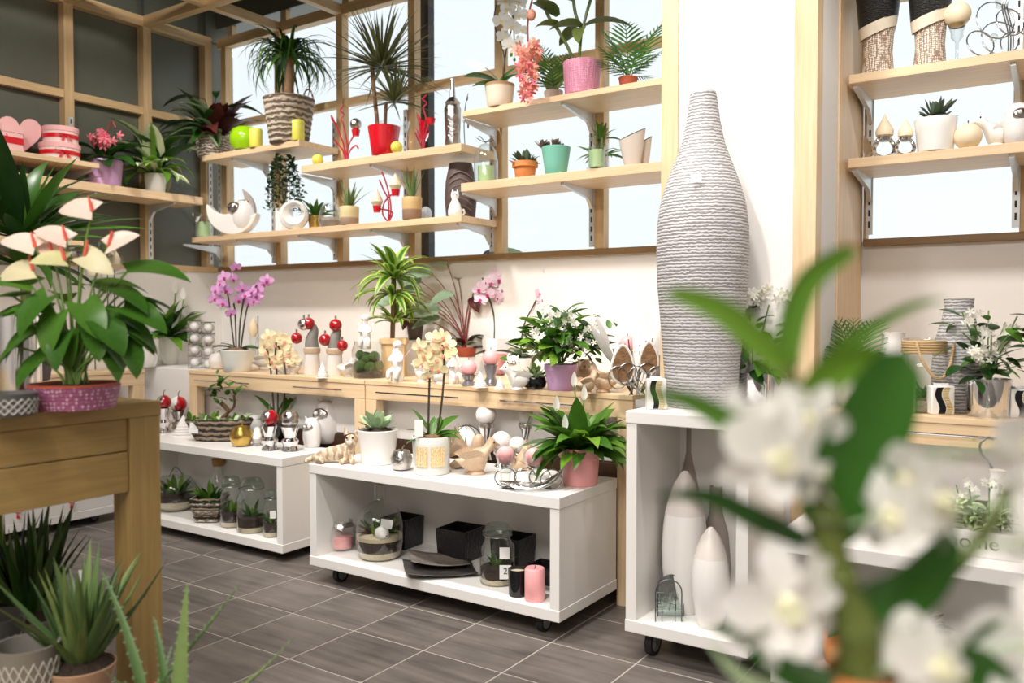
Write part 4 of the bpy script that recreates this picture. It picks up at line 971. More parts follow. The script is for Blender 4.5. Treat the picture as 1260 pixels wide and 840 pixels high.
solo('heart_box', 'pale pink heart shaped box lid standing upright behind the gift boxes', 'box', ((-5.22, 2.56, 2.32), 1), MB().prism(hb, -.03, .03).mesh('heart_box', pinkcard), 1.2)
for u_, y_, z_, h_, lb in ((85, 2.55, 1.70, .13, 'white ribbed vase on the shelf behind the anthurium flowers'), (70, 2.38, 1.70, .11, 'small white vase farther along behind the anthurium flowers')):
    solo('white_vase', lb, 'vase', ((-5.1, y_, z_), 1), MB().lathe([(r, z * h_) for r, z in [(.04, 0), (.055, .2), (.06, .55), (.05, .9), (.055, 1), (.045, .98)]], 20).mesh('white_vase', ceramic), 0)
def goblet(label, base, h, top):
    o = T('candle_goblet', label, 'candle holder', (base, 1), YAW, 'glass candle goblets on thin rods')
    part('foot', o, MB().lathe([(.05, 0), (.05, .006), (.006, .012)], 20), glass); part('rod', o, MB().tube([(0, 0, .01), (0, 0, h)], .004, 6), darkwire)
    part('bowl', o, MB().lathe([(.008, h), (.045, h + .02), (.05, h + .06), (.055, h + .10)], 20, cap1=False), glass)
    part('candle', o, MB().lathe([(.036, h + .045), (.04, h + .08), (.025, h + .115), (.004, h + .15)], 16), top)
for x, y, h, m_, lb in ((-5.12, 3.08, .62, ivory, 'glass candle goblet on a thin rod nearest the corner shelf'), (-5.06, 3.0, .70, mossm, 'tallest glass goblet on a rod with a mossy candle'), (-5.04, 2.90, .54, ivory, 'shortest glass goblet on a rod with an ivory candle'), (-5.14, 2.86, .70, mossm, 'glass goblet on a rod with a mossy top by the dark wall')): goblet(lb, (x, y, .914), h, m_)

# ---------------------------------------------------------------- corner of the counters
ZC1 = .914
def blossom_spathe(root, k, x, y, z, L, yaw=0.0, mat=None):
    M_ = lm((x * k, y * k, z * k), R(90 + yaw), R(84), 0, L * k)
    obj('flower', leafmesh(F_white, .42, -.3, .8, 'ovate', 6), root, M_)
lk = ((-5.357, 3.593, 0.910), 0.00574); k = lk[1]
t = T('peace_lily', 'bushy peace lily with white buds in a white metal pot in the corner', 'plant', lk)
pot(t, k, 38, 30, 34, matte_white, rim=0)
fan(t, 90, k, [L_mid, L_deep, L_mid, L_bright], 32, 7, (32, 58), (2, 86), .26, (.5, 1.2), 'lance', 51)
for x, z in ((14, 88), (24, 80), (8, 70)): tube_part('flower_stem', t, k, [(x * .3, 0, 30), (x * .8, 0, z * .7), (x, 0, z)], .7, greenstem); blossom_spathe(t, k, x, 0, z, 16)
lk = ((-5.160, 3.310, 0.914), 0.00541); k = lk[1]
o = solo('white_planter', 'plain white planter with a slit by the corner peace lily', 'pot', lk, MB().lathe([(12 * k, 0), (15 * k, 8 * k), (17 * k, 34 * k), (15.5 * k, 34 * k), (14 * k, 28 * k)], 24).mesh('white_planter', ceramic))

# ---------------------------------------------------------------- first counter
lk = ((-4.744, 3.459, 0.914), 0.00531); k = lk[1]
t = T('crystal_tower', 'stack of white puff balls in square silver frames', 'ornament', lk)
for i in range(2):
    for j in range(4):
        x, z = (-9 + i * 17), 7 + j * 14.5 - i * 1.5
        f = tube_part('frame', t, k, [(x + q * 8, -3, z + p * 7) for q, p in ((-1, -1), (1, -1), (1, 1), (-1, 1))], .8, chrome, 5, True)
        part('puff', f, MB().ball(6.6 * k, (x * k, 0, z * k), 12, 9), matte_white)
        tube_part('ring', f, k, [(x + 7.4 * math.cos(a), -6, z + 6.4 * math.sin(a)) for a in [2 * PI * q / 14 for q in range(14)]], .5, chrome, 5, True)
lk = ((-4.624, 3.463, 0.914), 0.00525); k = lk[1]
def apple(label, lk, r, mat, group=None, name='apple_ornament'):
    k = lk[1]; r *= k
    o = solo(name, label, 'ornament', lk, MB().lathe([(r * .4, 0), (r * .75, r * .1), (r, r * .75), (r * .98, r * 1.1), (r * .7, r * 1.7), (r * .3, r * 1.8), (r * .03, r * 1.6)], 24).mesh(name, mat), YAW, group)
    part('apple_stem', o, MB().tube([(0, 0, r * 1.6), (r * .1, 0, r * 1.95), (r * .25, 0, r * 2.15)], r * .07, 6), mat); return o
apple('white apple with a silver speckled crown before the crystal stack', ((-4.550, 3.426, 0.914), 0.00518), 11, matte_white)
lk = ((-4.243, 3.335, 0.914), 0.00494); k = lk[1]
t = T('moth_orchid', 'mauve moth orchid with four stems in a translucent white pot', 'plant', lk)
pot(t, k, 42, 32, 27, frost, soil=barkm)
for a_, e_, l_, d_ in ((170, 22, 34, .7), (10, 15, 34, .7), (150, 30, 30, .6), (-20, 25, 30, .8), (-150, 10, 26, .6)): obj('leaf', leafmesh(L_deep, .34, d_, .3, 'strap', 7), t, lm((0, 0, 26 * k), R(a_), R(e_), .2, l_ * k))
orchid(t, k, [[(-3, 0, 26), (-7, 0, 60), (-10, 0, 90), (-14, -2, 108)], [(-1, 0, 26), (-2, 0, 70), (-3, -2, 84)], [(2, 0, 26), (4, 0, 60), (10, -2, 94)], [(4, 0, 26), (11, 0, 70), (18, -2, 92), (26, -4, 106)]],
  [(-18, 108), (-24, 100), (-12, 100), (-26, 90), (-14, 116), (-2, 114), (-16, 84), (4, 88), (12, 94), (20, 98), (28, 102), (22, 88), (16, 84), (34, 108), (8, 102), (0, 128, -2, 7), (-6, 72, -3, 7), (38, 112), (26, 94)], 'mauve', 1.0, 8.5)
lk = ((-4.759, 3.877, 0.914), 0.00565); k = lk[1]
t = T('bulb_candle', 'ivory bulb candle on a wire pole behind the mauve orchid pot', 'candle', lk)
tube_part('pole', t, k, [(6, 0, 0), (6, 0, 60)], .8, wire); part('bulb', t, MB().lathe([(3 * k, 34 * k), (6 * k, 42 * k), (5 * k, 50 * k), (.5 * k, 58 * k)], 14), ivory); part('holder', t, MB().lathe([(4 * k, 0), (3 * k, 18 * k), (5 * k, 34 * k)], 14), glass)
def angel(label, lk, h, kneel=False, name='angel_figurine', mat=matte_white, turn=0.0):
    """a plaster child: one body, wings and hair of their own"""
    k = lk[1] * h / 60; t = T(name, label, 'figurine', lk, YAW + turn)
    sk = [((0, 0, 20), 8), ((0, 0, 30), 7.5), ((0, 0, 38), 5.5), ((0, 0, 43), 3.2), ((0, -1, 50), 6.5),
          ((7, 0, 38), 3), ((11, -5, 30), 2.5), ((5, -11, 28), 2.2), ((-7, 0, 38), 3), ((-11, -5, 30), 2.5), ((-4, -11, 30), 2.2),
          ((4, -2, 16), 5.5), ((7, -12, 14), 4.2), ((7, -13, 3), 3), ((-4, -2, 16), 5.5), ((-7, -12, 14), 4.2), ((-7, -13, 3), 3)]
    ed = [(0, 1), (1, 2), (2, 3), (3, 4), (2, 5), (5, 6), (6, 7), (2, 8), (8, 9), (9, 10), (0, 11), (11, 12), (12, 13), (0, 14), (14, 15), (15, 16)]
    me = bpy.data.meshes.new('body'); me.from_pydata([tuple(c * k for c in p) for p, r in sk], ed, []); me.materials.append(mat)
    o = obj('body', me, t); m = o.modifiers.new('skin', 'SKIN'); sv = me.skin_vertices[0].data
    for i, (p, r) in enumerate(sk): sv[i].radius = (r * k, r * k); sv[i].use_root = i == 0
    m.use_smooth_shade = True; s_ = o.modifiers.new('sub', 'SUBSURF'); s_.levels = 1; s_.render_levels = 2
    part('hair', t, MB().ball(7.2 * k, (0, .8 * k, 52 * k), 14, 9, 1, 1, .9), plain('plaster_curls', (232, 227, 222), .8, bump=1.0, scale=140) if 'plaster_curls' not in bpy.data.materials else bpy.data.materials['plaster_curls'])
    part('nose', t, MB().ball(1.1 * k, (0, -7.4 * k, 49 * k), 6, 5), mat)
    for sg in (-1, 1): obj('wing', leafmesh(mat, .55, -.5, .2, 'ovate', 6), t, lm((sg * 3 * k, 5 * k, 30 * k), R(90 - sg * 55), R(40), 0, 24 * k))
    part('base', t, MB().lathe([(9 * k, 0), (10 * k, 2 * k), (8.5 * k, 14 * k), (7 * k, 18 * k)], 16, sx=1.0, sy=.9), mat)
    return t
def little_bird(label, lk, L, mat, name='bird_figurine', turn=0.0, group=None, tail=1.0):
    k = lk[1] * L / 30; t = T(name, label, 'figurine', lk, YAW + turn, group)
    mb = MB(); vs = []; fs = []; n = 14
    prof = [(-20 * tail, 1.2, 13, .35), (-14, 4, 11, .6), (-8, 8, 10.5, .9), (0, 10, 11, 1), (6, 9, 13, 1), (9, 6.5, 19, .95), (11, 6.4, 23, 1), (14, 5.2, 24, 1), (16.5, 2.4, 23.5, .8), (20, .4, 22.5, .6)]
    for x, r, z, fl in prof:
        for j in range(n):
            a = 2 * PI * j / n; vs.append((x * k, r * math.cos(a) * k * .9, (z + r * math.sin(a) * fl) * k))
    for i in range(len(prof) - 1):
        for j in range(n): fs.append((i * n + j, i * n + (j + 1) % n, (i + 1) * n + (j + 1) % n, (i + 1) * n + j))
    fs += [tuple(range(n - 1, -1, -1)), tuple((len(prof) - 1) * n + j for j in range(n))]
    mb.add(vs, fs); part('body', t, mb, mat)
    for sg in (-1, 1):
        part('eye', t, MB().ball(.9 * k, (13.5 * k, sg * 4.3 * k, 25.5 * k), 6, 5), ink)
        obj('wing', leafmesh(mat, .5, .15, .3, 'ovate', 6), t, lm((5 * k, sg * 8.2 * k, 14 * k), R(180 + sg * 4), R(8), -sg * 1.1, 22 * k))
    part('base', t, MB().lathe([(7 * k, 0), (7.5 * k, 1 * k), (5 * k, 4 * k)], 14), mat)
    return t
def owl(label, lk, h, mat=ceramic, fmat=silver, turn=0.0, group=None):
    k = lk[1] * h / 50; t = T('owl_figurine', label, 'figurine', lk, YAW + turn, group)
    part('body', t, MB().lathe([(r * k, z * k) for r, z in [(11, 0), (14, 3), (16.5, 14), (16.5, 26), (14.5, 38), (11, 46), (6, 49.5), (.5, 50)]], 24, sy=.85), mat)
    m = part('face', t, MB().ball(9.5 * k, (-2 * k, -10 * k, 34 * k), 14, 10, 1.1, .5, .85), fmat)
    for sg in (-1, 1): part('eye', m, MB().ball(2.6 * k, ((-2 + sg * 4) * k, -14.2 * k, 36 * k), 10, 8), mat); part('ear_tuft', t, MB().lathe([(3 * k, 0), (.3 * k, 8 * k)], 8, M=Matrix.Translation((sg * 8 * k, -2 * k, 45 * k)) @ Matrix.Rotation(sg * .5, 4, 'Y')), mat)
    return t
def cone_shell(label, lk, w, h, mat=matte_white, name='shell_ornament', group=None):
    k = lk[1]; pr = []
    for i in range(9):
        f = i / 8; r = w / 2 * (1 - f) ** .9; pr += [(r * k + .4 * k, h * f * .96 * k), ((r * .86 + .3) * k, h * (f * .96 + .03) * k)]
    return solo(name, label, 'ornament', lk, MB().lathe(pr, 18).mesh(name, mat), YAW, group)
little_bird('white bird lying behind the cream orchid blooms', ((-4.290, 3.578, 0.914), 0.00516), 26, matte_white, turn=.4)
cone_shell('white cone shell beside the white lying bird', ((-3.954, 3.419, 0.914), 0.00485), 24, 22)
little_bird('small white bird with its back to the dark finger statues', ((-3.790, 3.379, 0.914), 0.00473), 24, matte_white, turn=2.2)
def finger_statue(label, lk, balls):
    k = lk[1]; t = T('finger_statue', label, 'ornament', lk)
    part('base', t, MB().lathe([(r * k, z * k) for r, z in [(9.5, 0), (10, 1), (9, 26), (9.6, 30), (9, 34)]], 20), matte_white)
    part('band', t, MB().lathe([(10 * k, 27 * k), (10.4 * k, 30 * k), (10 * k, 33 * k)], 20, cap0=False, cap1=False), birdclay)
    part('horn', t, MB().tube(spl([(0, 0, 32 * k), (0, 0, 44 * k), (3 * k, 0, 54 * k), (1 * k, -1 * k, 60 * k), (-5 * k, -2 * k, 62 * k)], 5), [q * k for q in [9, 8.8, 8.6, 8.3, 8, 7.6, 7, 6.5, 6, 5.6, 5.2, 5, 4.8, 4.6, 4.4, 4.2, 4, 3.8, 3.6, 3.4, 3.2]], 12), greymat)
    for x, z, r, m_ in balls:
        b = part('ball', t, MB().ball(r * k, (x * k, -3 * k, z * k), 18, 12), m_); part('ball_cap', b, MB().tube([(x * k, -3 * k, (z + r) * k), (x * k, -3 * k, (z + r + 4) * k)], 1.2 * k, 6), wire)
halfred = plain('deep_red_lacquer', (168, 12, 24), .12, coat=.6)
finger_statue('dark finger statue with a red and silver ball, the one near the cream orchid', ((-3.652, 3.390, 0.914), 0.00467), [(-9, 62, 7.5, chrome), (-3, 63, 7.5, halfred), (-18, 45, 7, halfred)])
finger_statue('dark finger statue with a red ball, the one near the cherub', ((-3.495, 3.415, 0.914), 0.00461), [(2, 62, 7.8, halfred), (-11, 44, 7.5, halfred), (10, 37, 7, halfred)])
cone_shell('white shell between the two dark finger statues', ((-3.429, 3.260, 0.914), 0.00445), 16, 20); little_bird('white bird with spread tail left of the moss jar', ((-3.378, 3.400, 0.914), 0.00453), 24, matte_white, turn=1.0)
def terrarium(label, lk, prof, fill, name='moss_terrarium', gm=glass, plants=None, lid=None):
    k = lk[1]; t = T(name, label, 'terrarium', lk); cyl_glass('glass', t, k, prof, gm, 22)
    for nm, pr, m_ in fill: part(nm, t, MB().lathe([(r * k, z * k) for r, z in pr], 18), m_)
    return t
lk = ((-3.227, 3.403, 0.914), 0.00445); k = lk[1]
t = terrarium('low glass jar of cushion moss under the cherub figurine', lk, [(18, 0), (20, 3), (20, 34), (17, 42), (17, 45)], [('soil', [(17, 1), (18.5, 4), (18.5, 9), (.1, 10)], soilm)])
for x, y, z, r in ((-9, -6, 13, 9), (4, -8, 12, 8), (10, 2, 14, 9), (-4, 6, 22, 10), (8, -2, 26, 7), (-10, 2, 28, 6)): part('moss_ball', t, MB().ball(r * k, (x * k, y * k, z * k), 10, 7), mossm)
angel('white cherub figurine sitting above the moss jar', ((lk[0][0] - .02, lk[0][1] + .0, .914 + 45 * k * .78), lk[1]), 44)
angel('white kneeling angel figurine by the bleached wood planter', ((-2.916, 3.292, 0.914), 0.00420), 52, turn=-.5)
lk = ((-3.201, 3.539, 0.914), 0.00455); k = lk[1]
t = T('dracaena', 'arching striped dracaena cane in a square bleached wood planter', 'plant', lk)
board('planter', t, -14 * k, 14 * k, -13 * k, 13 * k, 0, 44 * k, woodpot, .002); board('planter_rim', t, -16 * k, 16 * k, -15 * k, 15 * k, 40 * k, 47 * k, woodpot, .002)
tube_part('cane', t, k, [(5, 0, 46), (6, 0, 80), (7, 0, 124)], 3.2, barkm, 8)
fan(t, 34, k, L_drac, 120, 3, (44, 68), (-5, 84), .20, (.9, 1.8), 'lance', 61); fan(t, 20, k, L_drac, 100, 3, (40, 58), (-10, 30), .2, (1.0, 1.8), 'lance', 62); fan(t, 18, k, L_drac, 66, 3, (28, 44), (15, 70), .22, (.7, 1.4), 'lance', 63)
for o in t.children[3:]: o.location.x += 7 * k
lk = ((-3.300, 3.885, 0.914), 0.00488); k = lk[1]
solo('white_box', 'white box lifting the dark tapered pot', 'box', lk, MB().box(-13 * k, 13 * k, -12 * k, 12 * k, 0, 40 * k).mesh('white_box', matte_white, False))
solo('tapered_pot', 'empty dark grey tapered pot between the dracaena and red stemmed plant', 'pot', ((lk[0][0], lk[0][1], .914 + 40 * k), k), MB().lathe([(r * k, z * k) for r, z in [(7.5, 0), (8.2, 1), (12, 29), (10.8, 29), (8, 6)]], 24).mesh('tapered_pot', plain('dark_plastic', (84, 76, 74), .45)))
lk = ((-3.382, 3.960, 0.914), 0.00498); k = lk[1]
t = T('succulent_pot', 'pink pot with a little grey succulent behind the white angels', 'plant', lk); pot(t, k, 24, 18, 24, pinkm); fan(t, 24, k, L_succdark, 23, 1, (8, 13), (10, 80), .4, (-.3, .2), 'spoon', 64)

# ---------------------------------------------------------------- second counter
lk = ((-3.030, 4.021, 0.914), 0.00484); k = lk[1]
t = T('red_stemmed_plant', 'tall plant with thin red stems and drooping leaves in a terracotta pot', 'plant', lk)
part('white_cachepot', t, MB().lathe([(r * k, z * k) for r, z in [(11, 0), (12, 2), (13, 9), (12.4, 11), (13.6, 19), (13, 22)]], 22), ceramic); part('pot', t, MB().lathe([(r * k, z * k) for r, z in [(14, 20), (15.5, 24), (16, 32), (14, 32), (13.6, 28)]], 22), rust)
tips = [(-62, 0, 106, 195, -35, 40), (-40, -4, 122, 170, 5, 42), (-22, 6, 134, 150, 10, 36), (-48, 4, 84, 185, -30, 36), (-30, -6, 68, 200, -10, 38), (30, 0, 138, 10, -5, 44), (20, 4, 118, 20, -30, 32), (42, 2, 112, -10, -30, 26), (8, -6, 92, -60, -35, 24), (-66, -4, 72, 190, -50, 24), (24, -2, 142, 25, 15, 40), (-8, 4, 116, 80, 10, 30), (36, 4, 94, 5, -40, 22)]
tips = [(-70, -6, 94, 190, -8, 46), (-54, 2, 112, 175, 8, 48), (-30, -8, 78, 200, -5, 42), (-14, -6, 98, 210, -15, 34), (12, -8, 102, -30, -20, 36), (34, -4, 140, 10, 12, 52)] + tips
stalks(t, k, tips[:14], (0, 0, 30), L_silver, 36, .5, .6, 'ovate', redstem, .6, seed=6, face=.8); stalks(t, k, tips[14:], (0, 0, 30), L_maroon, 28, .6, .9, 'lance', redstem, .6, seed=7, face=.8)
fan(t, 9, k, [L_maroon, L_calathea], 34, 6, (18, 30), (15, 60), .5, (.6, 1.2), 'ovate', 65)
lk = ((-2.808, 4.040, 0.914), 0.00474); k = lk[1]
t = T('moth_orchid', 'blush moth orchid with magenta lips in a paper wrapped pot', 'plant', lk)
pot(t, k, 34, 26, 26, pinkm); part('wrap', t, MB().lathe([(14 * k, 6 * k), (17.4 * k, 27 * k), (19 * k, 44 * k)], 8, cap0=False, cap1=False), plain('white_tissue', (244, 238, 240), .8))
for a_, e_, l_ in ((165, 50, 40), (150, 25, 38), (20, 35, 36), (190, 10, 34), (-20, 20, 36), (0, 55, 30)): obj('leaf', leafmesh(L_deep, .42, .8, .3, 'strap', 7), t, lm((0, 0, 26 * k), R(a_), R(e_), .2, l_ * k))
orchid(t, k, [[(-4, 0, 26), (-4, 0, 70), (-14, -3, 105), (-18, -4, 118)], [(2, 0, 26), (8, 0, 70), (0, -3, 108), (-6, -4, 120)]],
  [(-22, 104, -6, 10), (-12, 98, -7, 10), (-20, 92, -6, 9), (-8, 112, -6, 10), (2, 116, -6, 10), (8, 104, -5, 10), (0, 94, -6, 9), (10, 116, -4, 9), (-14, 112, -4, 9), (-2, 122, -4, 8), (6, 92, -5, 8)], 'blush', 1.0, 9)
lk = ((-2.614, 3.987, 0.914), 0.00459); k = lk[1]
t = T('moth_orchid', 'slim blush orchid spike with a row of dark magenta lips', 'plant', lk)
pot(t, k, 28, 22, 22, ceramic)
for a_, e_, l_ in ((170, 30, 34), (10, 20, 34), (120, 45, 28), (-140, 20, 28)): obj('leaf', leafmesh(L_deep, .42, .7, .3, 'strap', 7), t, lm((0, 0, 22 * k), R(a_), R(e_), .2, l_ * k))
orchid(t, k, [[(0, 0, 22), (4, 0, 60), (18, -2, 90), (30, -3, 116), (36, -4, 134)]], [(28, 94, -5, 9), (34, 106, -5, 9), (36, 118, -5, 9), (28, 110, -4, 8), (34, 128, -4, 8), (24, 102, -4, 8), (38, 136, -4, 6)], 'blush', 1.0, 8)
lk = ((-1.952, 3.315, 0.914), 0.00370); k = lk[1]
t = T('jasmine_plant', 'large white flowering jasmine in a lilac pot at the end of the counter', 'plant', lk)
part('pot', t, MB().lathe([(r * k, z * k) for r, z in [(15, 0), (16, 1), (18, 14), (19.5, 24), (20.5, 25), (20.8, 32), (19.6, 32), (18.5, 28)]], 26), lilac); soil_disc(t, k, 18, 28)
stuff_leaves(t, 'inner_foliage', 160, k, L_mid, lambda r, i: (r.gauss(0, 24), r.gauss(0, 14), 32 + abs(r.gauss(28, 18))), (10, 18), .5, 66)
rn = random.Random(66)
for i in range(120):
    a = rn.uniform(0, 6.28); f = rn.random() ** .6 * .88; x, y, z = 54 * f * math.cos(a), 32 * f * math.sin(a), 40 + 58 * (1 - f * f) * rn.uniform(.25, 1)
    obj('leaf', leafmesh([L_mid, L_deep, L_bright][i % 3], .48, round(rn.choice((.4, .8)), 1), .25, 'ovate', 6), t, lm((x * k, y * k, z * k), a + rn.uniform(-.5, .5), rn.uniform(-.5, .8), rn.uniform(-.5, .5), rn.uniform(22, 36) * k))
for i in range(12):
    a = i * .55; tube_part('stem', t, k, spl([(0, 0, 28), (14 * math.cos(a), 10 * math.sin(a), 54), (28 * math.cos(a), 20 * math.sin(a), 78)], 4), .8, greenstem)
for i in range(64):
    cx, cz = ((-18, 92), (10, 86), (26, 62), (-30, 70), (4, 60), (36, 78), (-8, 76))[i % 7]
    blossom(t, star(), ((cx + rn.gauss(0, 6)) * k, (-20 + rn.gauss(0, 6)) * k, (cz + rn.gauss(0, 5)) * k), rn.uniform(4, 6) * k, rn.uniform(-.8, .8), rn.uniform(-.8, .5), rn.uniform(0, 1.2))
fan(t, 6, k, L_deep, 62, 20, (30, 40), (0, 30), .34, (.5, .9), 'ovate', 67, az=(-60, 60))
def ball_on_glass(label, lk, d, h, wax=pinkwax, group='pink ball candles on grey glass'):
    k = lk[1]; t = T('ball_candle', label, 'candle', lk, YAW, group); r = d / 2
    part('glass_base', t, MB().lathe([(r * .9 * k, 0), (r * 1.02 * k, 2 * k), (r * .55 * k, h * .45 * k), (r * .9 * k, h * k), (r * .6 * k, h * k)], 20), plain('smoke_glass', (150, 148, 152), .12, .6) if 'smoke_glass' not in bpy.data.materials else bpy.data.materials['smoke_glass'])
    part('candle', t, MB().ball(r * k, (0, 0, (h + r * .85) * k), 18, 12), wax); part('wick', t, MB().tube([(0, 0, (h + 1.8 * r) * k), (0, 0, (h + 2.1 * r) * k)], .5 * k, 5), ink)
ball_on_glass('pink ball candle on smoked glass beside the white bell, farther from the lilac pot', ((-2.457, 3.293, 0.914), 0.00395), 20, 13); ball_on_glass('pink ball candle on smoked glass, taller one by the black succulent pot', ((-2.355, 3.334, 0.914), 0.00393), 20, 26)
cone_shell('small white bell between the two pink ball candles', ((-2.350, 3.239, 0.914), 0.00385), 19, 20, ceramic, 'bell_ornament')
cone_shell('tiny white bell by the plump white dove', ((-2.222, 3.218, 0.914), 0.00377), 14, 14, ceramic, 'bell_ornament')
little_bird('plump white dove figurine in front of the slim orchid', ((-2.123, 3.211, 0.914), 0.00371), 34, ceramic, turn=3.4, tail=.8)
owl('small white owl with a silver face above the dove', ((-2.478, 3.709, 0.914), 0.00430), 30)
little_bird('white swan figurine under the cream orchid blooms', ((-2.782, 3.333, 0.914), 0.00416), 28, matte_white, turn=2.6); angel('white reclining angel figurine near the cream orchid blooms', ((-2.587, 3.339, 0.914), 0.00406), 44, turn=.6); little_bird('white bird figurine between angel and cream orchid stems', ((-2.637, 3.291, 0.914), 0.00405), 26, matte_white, turn=.2)
lk = ((-2.077, 3.291, 0.914), 0.00375); k = lk[1]
t = T('succulent_pot', 'round black pot with a green and pink succulent', 'plant', lk)
part('pot', t, MB().lathe([(r * k, z * k) for r, z in [(8, 0), (13, 3), (15, 9), (13, 15), (12, 15), (12, 12)]], 22), blackplain); fan(t, 30, k, [L_bright, L_succ], 13, 3, (9, 20), (15, 85), .45, (-.2, .3), 'spoon', 68)
lk = ((-1.902, 3.079, 0.914), 0.00349); k = lk[1]
little_bird('brown and white stoneware partridge next to the lilac pot', ((-1.762, 3.213, 0.914), 0.00352), 30, birdclay, turn=.6); owl('small brown stoneware owl behind the partridge', ((-1.970, 3.560, 0.914), 0.00391), 34, birdclay, birdclay); little_bird('long necked white goose figurine behind the wire heart', ((-1.744, 3.329, 0.914), 0.00360), 36, birdclay, turn=2.5)
lk = ((-1.535, 3.231, 0.914), 0.00341); k = lk[1]
t = T('heart_wreath', 'white twig wreath of two wings with driftwood hearts and wire', 'ornament', lk)
for cx, cz, s_, m_ in ((-18, 40, 16, driftwood), (14, 48, 13, driftwood)):
    o = part('driftwood_heart', t, MB().prism([((cx + s_ * .75 * math.cos(a) * (1 - .35 * math.sin(a))) * k, (cz + s_ * 1.35 * math.sin(a)) * k) for a in [2 * PI * q / 20 for q in range(20)]], -9 * k, -5 * k), m_)
    tube_part('white_rim', o, k, [(cx + s_ * .82 * math.cos(a) * (1 - .35 * math.sin(a)), -7, cz + s_ * 1.45 * math.sin(a)) for a in [2 * PI * q / 20 for q in range(20)]], 2.0, matte_white, 6, True)
rn = random.Random(12)
for q in range(16):
    a = PI * q / 15; r1 = 30 + rn.uniform(-4, 5); tube_part('twig', t, k, spl([(rn.uniform(-10, 10), rn.uniform(-4, 6), 2), (r1 * .7 * math.cos(a), rn.uniform(-8, 6), 22 + 10 * math.sin(a)), (r1 * 1.15 * math.cos(a), rn.uniform(-6, 6), 30 + 38 * math.sin(a) + rn.uniform(-6, 14))], 4), .9, [darkwire, wire, matte_white][q % 3], 5)
for q in range(5):
    a = R(40 + 25 * q); tube_part('wire_loop', t, k, [(12 * (q - 2) + 12 * math.cos(b), -10, 24 + 14 * math.sin(b) + 4 * (q % 2)) for b in [2 * PI * j / 14 for j in range(14)]], .7, wire, 5, True)
for x, z, a, l in ((-30, 40, 130, 60), (0, 58, 62, 50), (-36, 60, 120, 44), (26, 46, 70, 46)): obj('wing', leafmesh(matte_white, .5, -.5, .35, 'lance', 7), t, lm((x * k, 4 * k, z * k), R(0 if a < 90 else 180), R(a if a < 90 else 180 - a), .3, l * k))
for u, v in ((772, 462), (811, 470)): ball_on_glass('pink ball candle on smoked glass behind the twig wreath, ' + ('between its wings' if u < 800 else 'hard by the grey vase'), ((-1.832, 3.753, 0.914), 0.00399) if u < 800 else ((-1.614, 3.612, 0.914), 0.00376), 20, 42)

# ---------------------------------------------------------------- top of the long cart at the left (dark wicker boat)
Z1, Z2, Z3 = .535, .56, .907
def bauble(label, lk, r, h, m1, m2, group='ball ornaments on chrome holders', turn=0.0):
    k = lk[1]; t = T('ball_holder', label, 'ornament', lk, YAW + turn, group)
    part('holder', t, MB().lathe([(q * k, z * k) for q, z in [(r * .8, 0), (r * .9, 1), (r * .75, h * .22), (r * .95, h * .42), (r * .6, h * .55), (r * .85, h * .85), (r * 1.0, h), (r * .7, h)]], 22), chrome)
    mb = MB().ball(r * k, (0, 0, (h + r * .8) * k), 22, 14)
    mb.m = [1 if (mb.v[f[0]][0] + mb.v[f[2]][0]) > 0 else 0 for f in mb.f]
    b = part('ball', t, mb, [m1, m2]); part('ball_cap', b, MB().tube([(0, 0, (h + 1.7 * r) * k), (0, 0, (h + 2.2 * r) * k), (2 * k, 0, (h + 2.5 * r) * k)], .7 * k, 6), wire); return t
bauble('red and silver ball on a chrome holder hard by the ochre table leg', ((-4.671, 3.121, 0.535), 0.00501), 9, 30, chrome, halfred); bauble('red and white ball on a chrome holder left of the white cone shell', ((-4.748, 3.277, 0.535), 0.00518), 10, 22, matte_white, halfred)
cone_shell('white cone shell standing left of the dark wicker boat', ((-4.450, 3.103, 0.535), 0.00488), 28, 26); apple('white apple ornament behind the cone shell', ((-4.795, 3.423, 0.535), 0.00532), 9, matte_white)
lk = ((-4.105, 3.097, 0.535), 0.00469); k = lk[1]
t = T('wicker_planter', 'boat shaped dark wicker planter of small succulents with a white tag', 'planter', lk)
part('basket', t, MB().lathe([(q * k, z * k) for q, z in [(28, 0), (30, 2), (31.5, 4), (34, 9), (34.5, 11), (38, 17), (38.5, 19), (42, 25), (41, 27), (39, 26), (38, 22)]], 30, sy=.45), wicker_dark)
fan(t, 50, k, [L_bright, L_mid, L_succ], 24, 0, (7, 14), (10, 85), .5, (-.2, .5), 'spoon', 71)
rn = random.Random(4)
for o in t.children[1:]: o.location.x += rn.uniform(-36, 36) * k; o.location.y += rn.uniform(-12, 12) * k
label_tag(t, k, -26, -13.5, 17, 11, 12, .12)
lk = ((-4.156, 3.175, 0.535), 0.00478); k = lk[1] * 1.15
t = T('bonsai', 'small twisted bonsai in a white dish behind the wicker boat', 'plant', lk); pot(t, k, 34, 26, 12, ceramic)
tube_part('trunk', t, k, spl([(0, 0, 10), (-4, 0, 20), (4, 0, 28), (-4, 0, 38)], 4), 2.4, barkm, 8); tube_part('branch', t, k, spl([(2, 0, 26), (10, 0, 34), (10, 0, 46)], 4), 1.4, barkm, 6)
rn = random.Random(15)
for i in range(44): cx, cz = ((-8, 44), (10, 50), (-4, 56))[i % 3]; obj('leaf', leafmesh([L_mid, L_deep][i % 2], .5, .4, .25, 'ovate', 6), t, lm(((cx + rn.gauss(0, 5)) * k, rn.gauss(0, 4) * k, (cz + rn.gauss(0, 5)) * k), rn.uniform(0, 6.28), rn.uniform(-.2, 1), 0, rn.uniform(7, 12) * k))
apple('gold apple ornament in front of the wicker boat', ((-3.828, 3.031, 0.535), 0.00449), 14, goldm)
lk = ((-4.114, 3.347, 0.535), 0.00489); k = lk[1]
